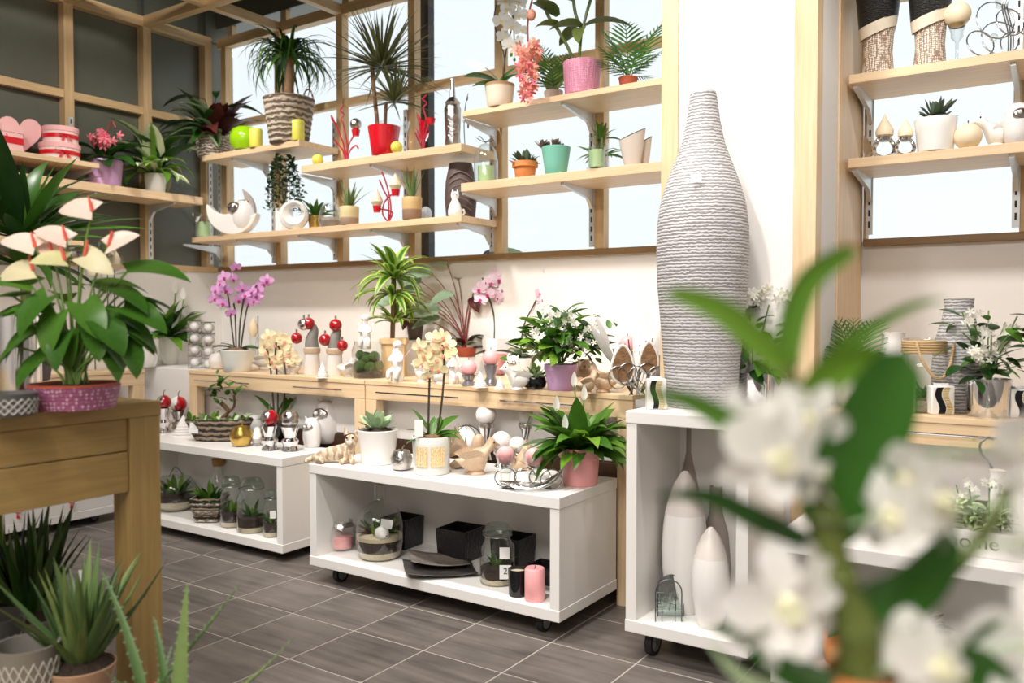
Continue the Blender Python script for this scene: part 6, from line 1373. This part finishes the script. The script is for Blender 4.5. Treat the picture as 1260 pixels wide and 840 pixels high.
# ---------------------------------------------------------------- right bay
for u, lb, dx in ((1082, 'tall black and cream woven vase nearest the pier', 0), (1142, 'tall black and cream woven vase beside the glass ball candle', 1)):
    lk = ((-0.696, 3.720, 2.232), 0.00331) if not dx else ((-0.504, 3.720, 2.232), 0.00321); k = lk[1]
    t = T('woven_vase', lb, 'vase', lk, YAW, 'black and cream woven vases')
    part('woven_base', t, MB().lathe([(q * k, z * k) for q, z in [(19, 0), (18.5, 4), (16.5, 26), (18, 48), (20.5, 58)]], 30), woven_cream)
    mb = MB(); n = 30; vs = []; fs = []
    prof = [(20.6, 0), (21.5, 6), (22.5, 14)]
    for q, z in prof:
        for j in range(n):
            a = 2 * PI * j / n; vs.append((q * math.cos(a) * k, q * math.sin(a) * k, (50 + z + 8 * math.cos(a)) * k))
    for i in range(2):
        for j in range(n): fs.append((i * n + j, i * n + (j + 1) % n, (i + 1) * n + (j + 1) % n, (i + 1) * n + j))
    mb.add(vs, fs); part('cream_band', t, mb, plain('cream_crackle', (226, 214, 192), .55, var=.12, scale=70) if 'cream_crackle' not in bpy.data.materials else bpy.data.materials['cream_crackle'])
    mb = MB(); vs = []; fs = []; prof = [(22.4, 13), (25, 40), (30, 74), (36, 110), (34, 110), (28, 76)]
    for q, z in prof:
        for j in range(n):
            a = 2 * PI * j / n; vs.append((q * math.cos(a) * k, q * math.sin(a) * k, (50 + z + max(0, 8 - z * .1) * math.cos(a)) * k))
    for i in range(len(prof) - 1):
        for j in range(n): fs.append((i * n + j, i * n + (j + 1) % n, (i + 1) * n + (j + 1) % n, (i + 1) * n + j))
    mb.add(vs, fs); part('black_flare', t, mb, banded('black_ribbed_glaze', (14, 13, 13), (40, 38, 36), 40, 'z', .25, .5, 6) if 'black_ribbed_glaze' not in bpy.data.materials else bpy.data.materials['black_ribbed_glaze'])
lk = ((-0.407, 3.700, 2.232), 0.00314); k = lk[1]
t = T('ball_candle', 'ivory ball candle high on a clear glass stem', 'candle', lk)
cyl_glass('glass_stem', t, k, [(12, 0), (12, 1.5), (2, 4), (2, 24), (7, 30), (7, 36), (11, 48)]); part('candle', t, MB().ball(15.5 * k, (0, 0, 58 * k), 22, 16), ivory); part('gold_collar', t, MB().lathe([(9 * k, 43 * k), (10.5 * k, 48 * k)], 18, cap0=False, cap1=False), goldm)
lk = ((-0.270, 3.730, 2.232), 0.00310); k = lk[1]
t = T('wire_loops', 'silver wire loop candle stand at the far end of the upper shelf', 'candle holder', lk)
for cx, cz, r, b in ((-22, 18, 17, .2), (2, 24, 22, -.2), (-4, 46, 24, .3), (22, 16, 18, -.3), (14, 44, 18, .4)): tube_part('wire_loop', t, k, [(cx + r * math.cos(a), 6 * math.sin(a + b), max(.8, cz + r * math.sin(a))) for a in [2 * PI * q / 26 for q in range(26)]], .9, wire, 6, True)
for x in (12, 15, 18): tube_part('wire_upright', t, k, spl([(x, 0, 0), (x, 0, 30), (x - 8, 0, 62), (x - 4, 0, 80)], 4), .9, wire)
part('glass_cup', t, MB().lathe([(6 * k, 0), (8 * k, 8 * k), (8 * k, 16 * k)], 16, M=Matrix.Translation((4 * k, 0, 62 * k)), cap1=False), glass); part('crystal', t, MB().ball(5 * k, (-8 * k, -4 * k, 24 * k), 8, 6), glass)
def teardrop_holder(label, lk, s=1.0):
    k = lk[1] * s; t = T('teardrop_candle', label, 'candle', lk, YAW, 'ivory teardrop candles on silver rings')
    tube_part('silver_ring', t, k, [(12.5 * math.cos(a), 3 * math.sin(2 * a), 13 + 12.5 * math.sin(a)) for a in [2 * PI * q / 24 for q in range(24)]], 2.6, chrome, 8, True)
    part('candle', t, MB().lathe([(q * k, z * k) for q, z in [(4, 22), (10, 27), (10.5, 33), (7, 40), (2.5, 48), (.3, 54)]], 20), ivory); part('collar', t, MB().lathe([(6 * k, 20 * k), (8.5 * k, 26 * k)], 16), silver); return t
teardrop_holder('ivory teardrop candle on a silver ring next to the shelf rail', ((-0.665, 3.710, 1.893), 0.00330)); teardrop_holder('ivory teardrop candle on a silver ring touching the white succulent pot', ((-0.585, 3.700, 1.893), 0.00325), .86)
lk = ((-0.737, 3.760, 1.893), 0.00338); k = lk[1]
t = T('wire_leaves', 'silver metal leaves lying by the shelf rail', 'ornament', lk)
for a_, e_, l_ in ((160, 8, 20), (20, 60, 34), (80, 70, 38), (200, 5, 22), (-60, 10, 18)): obj('metal_leaf', leafmesh(chrome, .3, .3, .3, 'lance', 6), t, lm((0, 0, 2 * k), R(a_), R(e_), .2, l_ * k))
lk = ((-0.478, 3.710, 1.893), 0.00320); k = lk[1]
t = T('succulent_pot', 'white pot with a dark green rosette on the right shelf', 'plant', lk); pot(t, k, 49, 40, 41, ceramic)
fan(t, 26, k, L_succdark, 40, 1, (18, 34), (2, 80), .42, (-.5, -.1), 'spoon', 92)
ballwax('ball_candle', 'cream ball candle right of the white succulent pot', ((-0.364, 3.700, 1.893), 0.00313), 32, ivory)
little_bird('white ceramic bird with a silver head by the cream ball candle', ((-0.271, 3.740, 1.893), 0.00311), 44, ceramic, turn=2.9); owl('white ceramic owl with silver face at the end of the right shelf', ((-0.199, 3.690, 1.893), 0.00303), 50)
ZR = .900
wave_vase('white vase with a black and gold wave left of the leafy jar', ((-0.526, 3.332, 0.900), 0.00295), 27, 36, .1); wave_vase('white vase with a black and gold wave between jar and grey bottle', ((-0.403, 3.353, 0.900), 0.00290), 28, 36, -.1); wave_vase('white vase with a black and gold wave at the far right', ((-0.159, 3.400, 0.900), 0.00281), 28, 36, -.2)
lk = ((-0.469, 3.426, 0.900), 0.00300); k = lk[1]
t = T('rope_jar', 'glass jar with twine wound round its neck and a rope handle', 'jar', lk)
cyl_glass('jar', t, k, [(28, 0), (30, 2), (31, 50), (27, 66), (23, 72), (23, 88), (24, 90)], glass, 28)
for i in range(5): tube_part('twine_turn', t, k, [(24.2 * math.cos(a), 24.2 * math.sin(a), 73 + i * 3.2) for a in [2 * PI * q / 26 for q in range(26)]], 1.7, ropem, 6, True)
tube_part('rope_handle', t, k, spl([(-18, -18, 86), (-16, -27, 66), (-4, -31, 46), (8, -31, 44), (18, -28, 60), (26, -20, 84)], 6), 1.8, ropem, 7)
part('soil', t, MB().lathe([(28 * k, 2 * k), (29.5 * k, 4 * k), (29 * k, 14 * k), (.1 * k, 16 * k)], 18), pebblem); fan(t, 14, k, [L_deep, L_mid], 15, 3, (14, 26), (30, 85), .3, (.2, .7), 'lance', 93)
lk = ((-0.464, 3.392, 0.900), 0.00297); k = lk[1]
t = T('succulent_pot', 'little woody pot with a spiky plant in front of the rope jar', 'plant', lk); pot(t, k, 20, 18, 18, barkm); fan(t, 22, k, [L_deep, L_mid], 17, 1, (10, 18), (15, 85), .25, (-.1, .4), 'lance', 94)
lk = ((-0.365, 3.499, 0.900), 0.00300); k = lk[1]
solo('grey_bottle', 'tall rough grey clay bottle behind the silver pot', 'vase', lk, MB().lathe([(q * k, z * k) for q, z in [(26, 0), (28, 3), (30, 50), (27, 84), (19, 112), (16, 128), (17, 138), (14, 138), (13, 130)]], 30).mesh('grey_bottle', combed))
stephanotis(((-0.257, 3.395, 0.900), 0.00286), 'white flowered stephanotis in a tall silver pot on the right counter', 52, 46, 62, 84, 56, 88, 95)
lk = ((-0.721, 3.465, 0.900), 0.00316); k = lk[1]
palm('feathery palm in a white pot half hidden by the orchid leaf', ((-0.721, 3.465, 0.900), 0.00316), 44, 44, ceramic, [(40, 66, 84), (70, 76, 76), (150, 56, 80), (170, 40, 66), (100, 70, 84), (20, 45, 60), (200, 35, 50)])
lk = ((-0.611, 3.645, 0.900), 0.00325); k = lk[1]
apple('dark and white ball ornament beside the rope jar', ((lk[0][0], lk[0][1], .900), lk[1]), 10, blackplain, name='ball_ornament')
solo('white_vase', 'plain white vase left of the rope jar', 'vase', ((-0.601, 3.585, 0.900), 0.00319), MB().lathe([(q * .0036, z * .0036) for q, z in [(12, 0), (16, 8), (18, 30), (14, 60), (11, 72), (13, 80), (11, 80)]], 24).mesh('white_vase', ceramic))

# ---------------------------------------------------------------- right hand cart
lk = ((-0.207, 2.815, 0.550), 0.00238); k = lk[1]
t = T('lettered_planter', 'long white planter lettered home with pale variegated leaves', 'planter', lk, .0)
bev(part('trough', t, MB().box(-50 * k, 50 * k, -16 * k, 16 * k, 0, 32 * k), ceramic), .003)
text('home & l', t, 24 * k, Matrix.Translation((2 * k, -16.4 * k, 18 * k)) @ Matrix.Rotation(PI / 2, 4, 'X'))
rn = random.Random(31)
for i in range(90): obj('leaf', leafmesh([L_varieg, L_silver, L_varieg][i % 3], .7, .5, .2, 'ovate', 6), t, lm((rn.uniform(-46, 26) * k, rn.uniform(-16, 14) * k, (32 + 40 * rn.random() * (1 - abs(i % 9 - 4) / 9)) * k), rn.uniform(0, 6.28), rn.uniform(-.3, .8), rn.uniform(-.4, .4), rn.uniform(13, 20) * k))
for i in range(30):
    c = ((-22, 84), (0, 92), (-36, 74), (18, 84))[i % 4]; blossom(t, star(), ((c[0] + rn.gauss(0, 5)) * k, rn.gauss(-3, 5) * k, (c[1] + rn.gauss(0, 4)) * k), 5 * k, rn.uniform(-.9, .9), rn.uniform(-.9, .5))
for x in (-22, 0, -36, 18): tube_part('stem', t, k, [(x * .7, 0, 32), (x, -2, 84)], .8, greenstem)
lk = ((-0.193, 2.905, 0.550), 0.00244); k = lk[1]
solo('candlestick', 'turned white baluster candlestick beside the lettered planter', 'candle holder', lk, MB().lathe([(q * k, z * k) for q, z in [(15, 0), (15, 4), (6, 10), (5, 24), (8, 40), (10, 54), (9, 68), (5, 76), (6, 80), (9, 84), (8, 92), (9, 98), (7, 98)]], 24).mesh('candlestick', ceramic))
lk = ((-0.229, 2.987, 0.550), 0.00253); k = lk[1]
t = T('wire_hook', 'curled dark metal hook stake behind the planter', 'ornament', lk); tube_part('hook', t, k, spl([(20, 0, 0), (18, 0, 60), (4, 0, 96), (-6, 0, 108), (-8, 0, 120), (0, 0, 128), (8, 0, 126)], 5), 1.5, darkwire); part('hook_base', t, MB().lathe([(14 * k, 0), (14 * k, 2 * k)], 16, M=Matrix.Translation((20 * k, 0, 0))), darkwire)
lk = ((-0.147, 2.995, 0.550), 0.00249); k = lk[1]
t = T('anthurium', 'small anthurium with an orange bloom by the white candlestick', 'plant', lk); pot(t, k, 40, 32, 36, ceramic); fan(t, 12, k, [L_bright, L_mid], 34, 4, (30, 52), (30, 85), .5, (.4, .9), 'ovate', 96); obj('flower', leafmesh(F_coral, .8, .3, .2, 'heart', 6), t, lm((-4 * k, -10 * k, 70 * k), R(60), R(30), 0, 18 * k))
for i_, (x, y, s_, m_, lb) in enumerate(((-.62, 2.86, 1.0, terracotta, 'terracotta pot plant inside the right hand cart'), (-.42, 2.90, 1.1, ceramic, 'leafy plant in a white pot inside the right hand cart'))):
    t = T('leafy_plant', lb, 'plant', ((x, y, .125), 1)); pot(t, .0034, 40 * s_, 32 * s_, 34 * s_, m_); fan(t, 26, .0034, [L_deep, L_mid], 32 * s_, 4, (26, 46), (15, 85), .3, (.3, 1.0), 'lance', 97 + i_)
for q, (y, x, lb) in enumerate(((2.72, -5.02, 'pink gift box with red bow nearest the table leg on the low cart'), (2.42, -5.02, 'pink gift box with red bow in the middle of the low cart'), (2.12, -5.03, 'pink gift box with red bow at the near end of the low cart'))):
    gift_box(lb, (x, y, .095), .25, .16, plain('gift_pink_%d' % q, (248, 190, 184), .6), .6, 4 if q % 2 else 6)

# ---------------------------------------------------------------- near table goods
lk = ((-2.179, 1.197, 1.010), 0.00213); k = lk[1]
t = T('anthurium', 'large anthurium with pale pink spathes in a lilac dotted bowl on the ochre table', 'plant', lk)
part('pot', t, MB().lathe([(q * k, z * k) for q, z in [(44, 0), (46, 1), (52, 26), (53, 28), (51, 28), (49, 22)]], 36), lilac_dot); part('inner_pot', t, MB().lathe([(50 * k, 23 * k), (51 * k, 31 * k), (49 * k, 31 * k), (47 * k, 26 * k)], 32, cap0=False), rust); soil_disc(t, k, 48, 27)
tl = [(-46, -10, 150, 190, 15, 62), (-70, -6, 118, 185, -20, 60), (-40, -14, 92, 200, -30, 52), (-8, -22, 116, 250, -60, 56), (20, -16, 128, -40, -35, 60), (44, -6, 146, -15, -10, 66), (64, 6, 168, 5, 8, 78), (66, -10, 124, -10, -15, 64), (40, -18, 112, -30, -35, 62), (64, -8, 84, -30, -45, 54), (-20, -20, 136, 230, -40, 60), (-72, 0, 136, 170, 5, 64), (6, 8, 150, 80, 10, 50), (-50, 10, 128, 150, -5, 52), (30, 12, 150, 40, 10, 60), (-20, 10, 140, 110, 5, 50), (-34, -16, 60, 210, -40, 46), (42, -8, 70, -20, -45, 44), (-64, -10, 76, 190, -40, 58), (54, 4, 138, 20, -5, 60), (0, -24, 92, 260, -55, 48), (60, 0, 104, 0, -30, 56), (28, -10, 96, -50, -40, 46)]
tl = [(a, b, c, d, e, f * 1.0) for a, b, c, d, e, f in tl] + [(a * .8 + 8, b + 8, c * .8, d + 25, e - 8, f * .85) for a, b, c, d, e, f in tl[:9]]
stalks(t, k, tl, (0, 0, 30), L_mid, 56, .72, .8, 'heart', greenstem, 1.5, seed=9, spread=11, fold=.22, face=.35)
fl = [(-4, -6, 205, 190, 25, 50), (-40, -10, 196, 180, 20, 58), (26, -2, 240, 178, 12, 58), (-24, 0, 186, 165, 45, 46), (46, -4, 198, -5, 28, 46), (20, -10, 186, -20, -25, 52), (-44, -8, 168, 188, -5, 54), (-2, -14, 180, 200, 5, 48), (12, -14, 172, -25, -12, 50)]
fl = [(a, b, c, d, e, f * .86) for a, b, c, d, e, f in fl]
stalks(t, k, fl[:5], (0, 0, 30), F_spathe, 46, .74, .6, 'heart', greenstem, 1.3, seed=10, spread=8, name='flower', fold=.25, sname='flower_stem', face=.95)
stalks(t, k, fl[5:8], (0, 0, 30), F_green, 46, .74, .6, 'heart', greenstem, 1.3, seed=12, spread=8, name='flower', fold=.25, sname='flower_stem', face=.95)
for x, y, z, a, e, s in fl[:8]:
    d = Vector((math.cos(R(a)) * .25, math.sin(R(a)) * .25, 1)).normalized(); p = Vector((x, y, z)); part('spadix', t, MB().tube([p * k, (p + d * 9) * k, (p + d * 19) * k], [2.2 * k, 2.0 * k, 1.2 * k], 8), plain('salmon_spadix', (226, 96, 76), .5) if 'salmon_spadix' not in bpy.data.materials else bpy.data.materials['salmon_spadix'])
lk = ((-2.148, 1.016, 1.010), 0.00197); k = lk[1]
def knit_pot(label, lk, w, h, c1, c2, name='patterned_pot'):
    k = lk[1]; t = T(name, label, 'pot', lk)
    part('pot_wall', t, MB().lathe([(w / 2 * .88 * k, 0), (w / 2 * .95 * k, h * .2 * k), (w / 2 * k, h * .9 * k), (w / 2 * 1.02 * k, h * k), (w / 2 * .92 * k, h * k), (w / 2 * .86 * k, h * .5 * k)], 36), c1)
    for j in range(22):
        a0, a1 = 2 * PI * j / 22, 2 * PI * (j + 1) / 22; r = w / 2 * 1.014
        for z0, z1 in ((.12, .45), (.45, .12), (.45, .78), (.78, .45)): tube_part('relief_line', t, k, [(r * (.935 + .07 * z0) * math.cos(a0), r * (.935 + .07 * z0) * math.sin(a0), h * z0), (r * (.935 + .07 * z1) * math.cos(a1), r * (.935 + .07 * z1) * math.sin(a1), h * z1)], .8, c2, 4)
    return t
knit_pot('dark grey bowl with a white zigzag band at the table edge', lk, 66, 28, plain('dark_stoneware', (92, 90, 88), .5), plain('pale_relief', (196, 194, 188), .6))
lk = ((-2.635, 1.275, 1.010), 0.00243); k = lk[1]
solo('silver_vase', 'tall mirror silver cylinder vase behind the zigzag bowl', 'vase', lk, MB().lathe([(q * k, z * k) for q, z in [(26, 0), (27, 1), (27, 104), (25, 104), (24, 90)]], 32).mesh('silver_vase', chrome))
lk = ((-2.765, 1.257, 1.010), 0.00249); k = lk[1]
solo('silver_vase', 'black glass cylinder vase at the very edge of the view', 'vase', ((lk[0][0] + .03, lk[0][1] - .06, 1.01), k), MB().lathe([(q * k, z * k) for q, z in [(16, 0), (17, 1), (17, 92), (15, 92), (14, 80)]], 32).mesh('silver_vase', blackplain))
lk = ((-3.259, 1.601, 1.010), 0.00303); k = lk[1]
t = T('dracaena', 'tall dracaena with broad upright leaves behind the anthurium', 'plant', lk); pot(t, k, 70, 56, 50, plain('plum_planter', (88, 70, 80), .5))
tube_part('cane', t, k, [(0, 0, 46), (4, 0, 100), (0, 0, 175)], 6, caneM, 10)
fan(t, 30, k, [L_mid, L_deep], 172, 4, (92, 150), (12, 86), .17, (.3, 1.1), 'lance', 101, nseg=9); fan(t, 14, k, [L_deep, L_mid], 140, 5, (84, 126), (0, 45), .18, (.5, 1.2), 'lance', 102, nseg=9)
for a_, e_, l_ in ((2, 34, 128), (10, 22, 150), (-12, 10, 128), (20, 46, 110), (-5, 16, 140)): obj('leaf', leafmesh(L_mid, .15, .35, .3, 'lance', 9), t, lm((0, 0, 168 * k), R(a_), R(e_), .2, l_ * k))

# ---------------------------------------------------------------- aloes at the bottom corner, on a low bench
BZ = .30
t = T('plant_bench', 'low wooden bench under the aloes and grey pots', 'bench', ((-2.16, .72, 0), 1), 0)
board('bench_top', t, -.62, .70, -.34, .30, BZ - .03, BZ, tb_x)
for x in (-.58, .62):
    for y in (-.30, .22): board('leg', t, x, x + .05, y, y + .05, 0, BZ - .031, tb_z)
def aloe(label, lk, pw, ph, pm, n, L, el, seed, w=.13, mat=L_aloe, dr=(-.2, .3), sh='spike'):
    k = lk[1]; t = T('aloe', label, 'plant', lk)
    if pw: pot(t, k, pw, pw * .82, ph, pm)
    fan(t, n, k, mat, ph * .9, pw * .16, L, el, w, dr, sh, seed, fold=.7); return t
aloe('bushy aloe with a white plant label in a rust pot on the bench', ((-2.059, 1.137, 0.320), 0.00204), 80, 30, plain('weathered_clay', (188, 150, 122), .7, var=.2), 56, (80, 160), (50, 88), 111, .13, [L_aloe, L_snake])
k = ((-2.059, 1.137, 0.320), 0.00204)[1]
t = T('plant_label', 'white plastic label stuck among the aloe leaves', 'label', ((-2.227, 1.235, 0.320), 0.00220)); part('card', t, MB().box(-4 * k, 4 * k, -.4 * k, .4 * k, 88 * k, 120 * k), paper, None, False); part('stake', t, MB().box(-1.2 * k, 1.2 * k, -.4 * k, .4 * k, 0, 90 * k), paper, None, False)
aloe('tight clump of dark aloes behind the patterned grey pot', ((-2.496, 1.232, 0.320), 0.00235), 80, 30, greymat, 52, (84, 148), (58, 89), 112, .13, [L_aloe, L_deep])
aloe('aloe with long thin leaves at the left border', ((-2.660, 1.211, 0.320), 0.00242), 60, 30, greymat, 24, (80, 130), (50, 86), 113, .10, [L_aloe, L_mid])
knit_pot('empty grey pot with a white star relief near the aloes', ((-2.115, 1.034, 0.320), 0.00198), 74, 68, greymat, plain('white_relief', (206, 204, 196), .6))
knit_pot('dark grey pot cut off at the left border', ((-2.263, 1.028, 0.320), 0.00206), 66, 84, plain('charcoal_stoneware', (66, 64, 62), .5), plain('grey_relief', (110, 108, 104), .6))
lk = ((-1.695, 1.089, 0.320), 0.00180); k = lk[1]
t = T('aloe', 'big spiny aloe with long arching leaves in the foreground', 'plant', lk); pot(t, k, 86, 70, 50, rust)
def spiny(p, az, el, L, w, droop, mat=L_aloe, start=0.0):
    o = obj('leaf', leafmesh(mat, w, droop, .55, 'spike', 12, start), t, lm(Vector(p) * k, R(az), R(el), 0, L * k))
    mb = MB(); y = z = 0.0
    for i in range(12):
        f = i / 12; a = start - droop * f; h = width('spike', f) * w * .5
        if i: 
            for sg in (-1, 1): mb.lathe([(.006, 0), (.0006, .022)], 4, M=Matrix.Translation((sg * h, y, z + .55 * h)) @ Matrix.Rotation(sg * 1.3, 4, 'Y'))
        y += math.cos(a) / 12; z += math.sin(a) / 12
    part('leaf_spines', o, mb, L_succ, None, True, 'stuff')
spiny((0, 0, 46), 20, 48, 176, .12, -.10); spiny((40, -4, 40), 78, 84, 150, .17, .02, L_snake); spiny((-6, -4, 46), 142, 66, 178, .09, .45); spiny((22, -6, 46), 130, 78, 106, .13, .5); spiny((30, 0, 44), 60, 88, 80, .10, .1); spiny((80, -8, 36), 8, 32, 132, .12, -.35, L_snake)
for a in range(0, 360, 60): spiny((6 * math.cos(R(a)), 6 * math.sin(R(a)), 44), a + 25, 40, 70, .14, -.2)

# ---------------------------------------------------------------- dendrobium close to the lens, on a stand
DZ = 0.942
st = T('plant_stand', 'white plant stand under the blurred white orchid', 'stand', ((-0.109, .60, 0), 1), YAW)
board('stand_top', st, -.07, .09, -.06, .06, DZ - .03, DZ, white_lam); board('stand_column', st, -.05, .05, -.04, .06, .03, DZ - .03, white_lam); board('stand_foot', st, -.16, .16, -.14, .16, 0, .03, white_lam)
lk = ((-0.119, 0.620, 0.742), 0.00057); lk = ((lk[0][0], lk[0][1], DZ), lk[1]); k = lk[1]
t = T('dendrobium', 'large blurred white dendrobium orchid close to the lens in a terracotta pot', 'plant', lk)
pot(t, k, 96, 74, 108, terracotta, rim=26, soil=barkm)
def cane(pts, rs):
    P = spl(pts, 8); n = len(P); rr = []
    for i in range(n):
        f = i / (n - 1) * (len(rs) - 1); j = min(int(f), len(rs) - 2); q = f - j; rr.append((rs[j] * (1 - q) + rs[j + 1] * q) * k * (1 - .12 * abs(math.sin(PI * f))))
    part('cane', t, MB().tube([p * k for p in P], rr, 14), caneM)
    for p in pts[1:-1]: part('cane_node', t, MB().ball(rs[1] * 1.0 * k, (p[0] * k, p[1] * k, p[2] * k), 14, 8, 1, 1, .28), L_olive)
cane([(-6, 0, 96), (-12, 0, 160), (-38, 0, 226), (-52, 2, 296), (-68, 4, 356), (-86, 6, 430), (-96, 8, 480)], [30, 28, 25, 22, 20, 15, 10])
cane([(14, 10, 96), (40, 14, 150), (90, 20, 200), (150, 24, 262), (190, 26, 330)], [18, 14, 12, 10, 8])
def big_leaf(pts, w, mat=L_dend, fold=.22):
    """a strap leaf laid along a curve, its width across the view"""
    P = spl(pts, 5); n = len(P); mb = MB(); vs = []; fs = []
    for i, p in enumerate(P):
        f = i / (n - 1); h = w / 2 * (math.sin(PI * min(1, .12 + .88 * f) ** .8) ** .8 if f < 1 else .02)
        tg = (P[min(i + 1, n - 1)] - P[max(i - 1, 0)]).normalized(); sd = tg.cross(Vector((0, 1, .25))).normalized()
        for c in (-1, -.5, 0, .5, 1): q = p + sd * (c * h) + Vector((0, -abs(c) * h * fold, 0)); vs.append(tuple(q * k))
    for i in range(n - 1):
        for c in range(4): fs.append((i * 5 + c, i * 5 + c + 1, i * 5 + 6 + c, i * 5 + 5 + c))
    mb.add(vs, fs); part('leaf', t, mb, mat, sharp=None)
big_leaf([(-98, 8, 470), (-94, 4, 530), (-74, 0, 584), (-34, -6, 614), (-20, -8, 612)], 36, L_bright)
big_leaf([(-98, 6, 474), (-134, 0, 508), (-180, -6, 546), (-230, -8, 566), (-252, -8, 564)], 34, L_bright)
big_leaf([(-84, 10, 440), (-50, 16, 480), (0, 20, 520), (60, 24, 552), (104, 26, 562)], 20, L_bright)
big_leaf([(-58, -4, 290), (-32, -10, 350), (2, -16, 430), (24, -18, 480), (34, -18, 500)], 104, L_dend)
big_leaf([(-70, 0, 446), (-40, -6, 478), (0, -10, 486), (26, -12, 470)], 46, L_bright)
big_leaf([(-20, -8, 190), (40, -16, 210), (76, -20, 252), (96, -22, 300)], 74, L_dend)
big_leaf([(-62, 0, 262), (-130, -10, 294), (-200, -14, 326), (-262, -14, 324)], 30, L_deep)
big_leaf([(60, 0, 72), (-20, -12, 84), (-100, -18, 118), (-150, -18, 160), (-200, -16, 166)], 46, L_dend)
big_leaf([(-70, 4, 384), (-140, 0, 398), (-220, -4, 440), (-284, -6, 450)], 30, L_mid)
big_leaf([(-30, 0, 100), (-60, 10, 60), (-140, 14, 90), (-190, 14, 136)], 26, L_succ)
big_leaf([(40, 0, 110), (110, -10, 120), (150, -14, 96), (190, -14, 60)], 60, L_dend); big_leaf([(130, 10, 120), (160, 0, 150), (200, -6, 140), (220, -8, 90)], 54, L_mid)
DP = petals('dend', [F_dendro, F_lip], [(90, 1.0, .62, .22), (215, 1.0, .62, .25), (325, 1.0, .62, .25), (18, 1.02, .86, .10), (162, 1.02, .86, .10), (270, .72, 1.0, -.30)], [(270, .30, 1.2), (90, .20, 1.2), (0, .24, 1.0), (180, .24, 1.0)])
def dflower(x, y, z, s, yaw=0, tilt=0, roll=0):
    f = blossom(t, DP, (x * k, y * k, z * k), s * k, yaw, tilt, roll)
    part('flower_throat', f, MB().lathe([(.15, 0), (.12, .12), (.04, .2)], 12, M=Matrix.Translation((0, -.02, -.02)) @ Matrix.Rotation(-PI / 2, 4, 'X'), cap1=True), F_yel)
    tube_part('flower_stem', t, k, [(x, y + 4, z), (x * .5 - 30, y + 16, z - 14), (-46 if x < 60 else 120, 8, z - 26)], 2.2, L_succ)
dflower(-118, -34, 376, 74, .15, .1, .2); dflower(-106, -30, 198, 80, .1, .05, -.25); dflower(70, -36, 322, 72, .9, -.2, .5); dflower(66, -40, 132, 74, .5, -.25, .1)
dflower(226, -34, 276, 78, -.1, .1, .4); dflower(200, -30, 150, 84, -.4, 0, -.2); dflower(184, -20, 390, 58, .3, .3, .1); dflower(16, -30, 306, 58, -.7, .2, -.4); dflower(140, -44, 54, 66, .2, -.2, .3); dflower(-80, -20, 420, 46, -.5, .3, .6)
dflower(-150, -14, 408, 52, -1.0, .2, .8); dflower(-64, -12, 352, 50, 1.1, -.1, .2); dflower(-140, -12, 170, 54, -.9, -.1, .5); dflower(-70, -10, 226, 52, .9, .3, -.5); dflower(40, -18, 346, 50, -.4, .5, 1.0); dflower(100, -20, 110, 54, 1.0, .1, .6); dflower(216, -16, 320, 60, -.8, .2, 0); dflower(30, -16, 150, 46, -.9, .2, .3)
big_leaf([(-50, -4, 262), (-20, -6, 280), (0, -8, 300)], 22, L_mid)
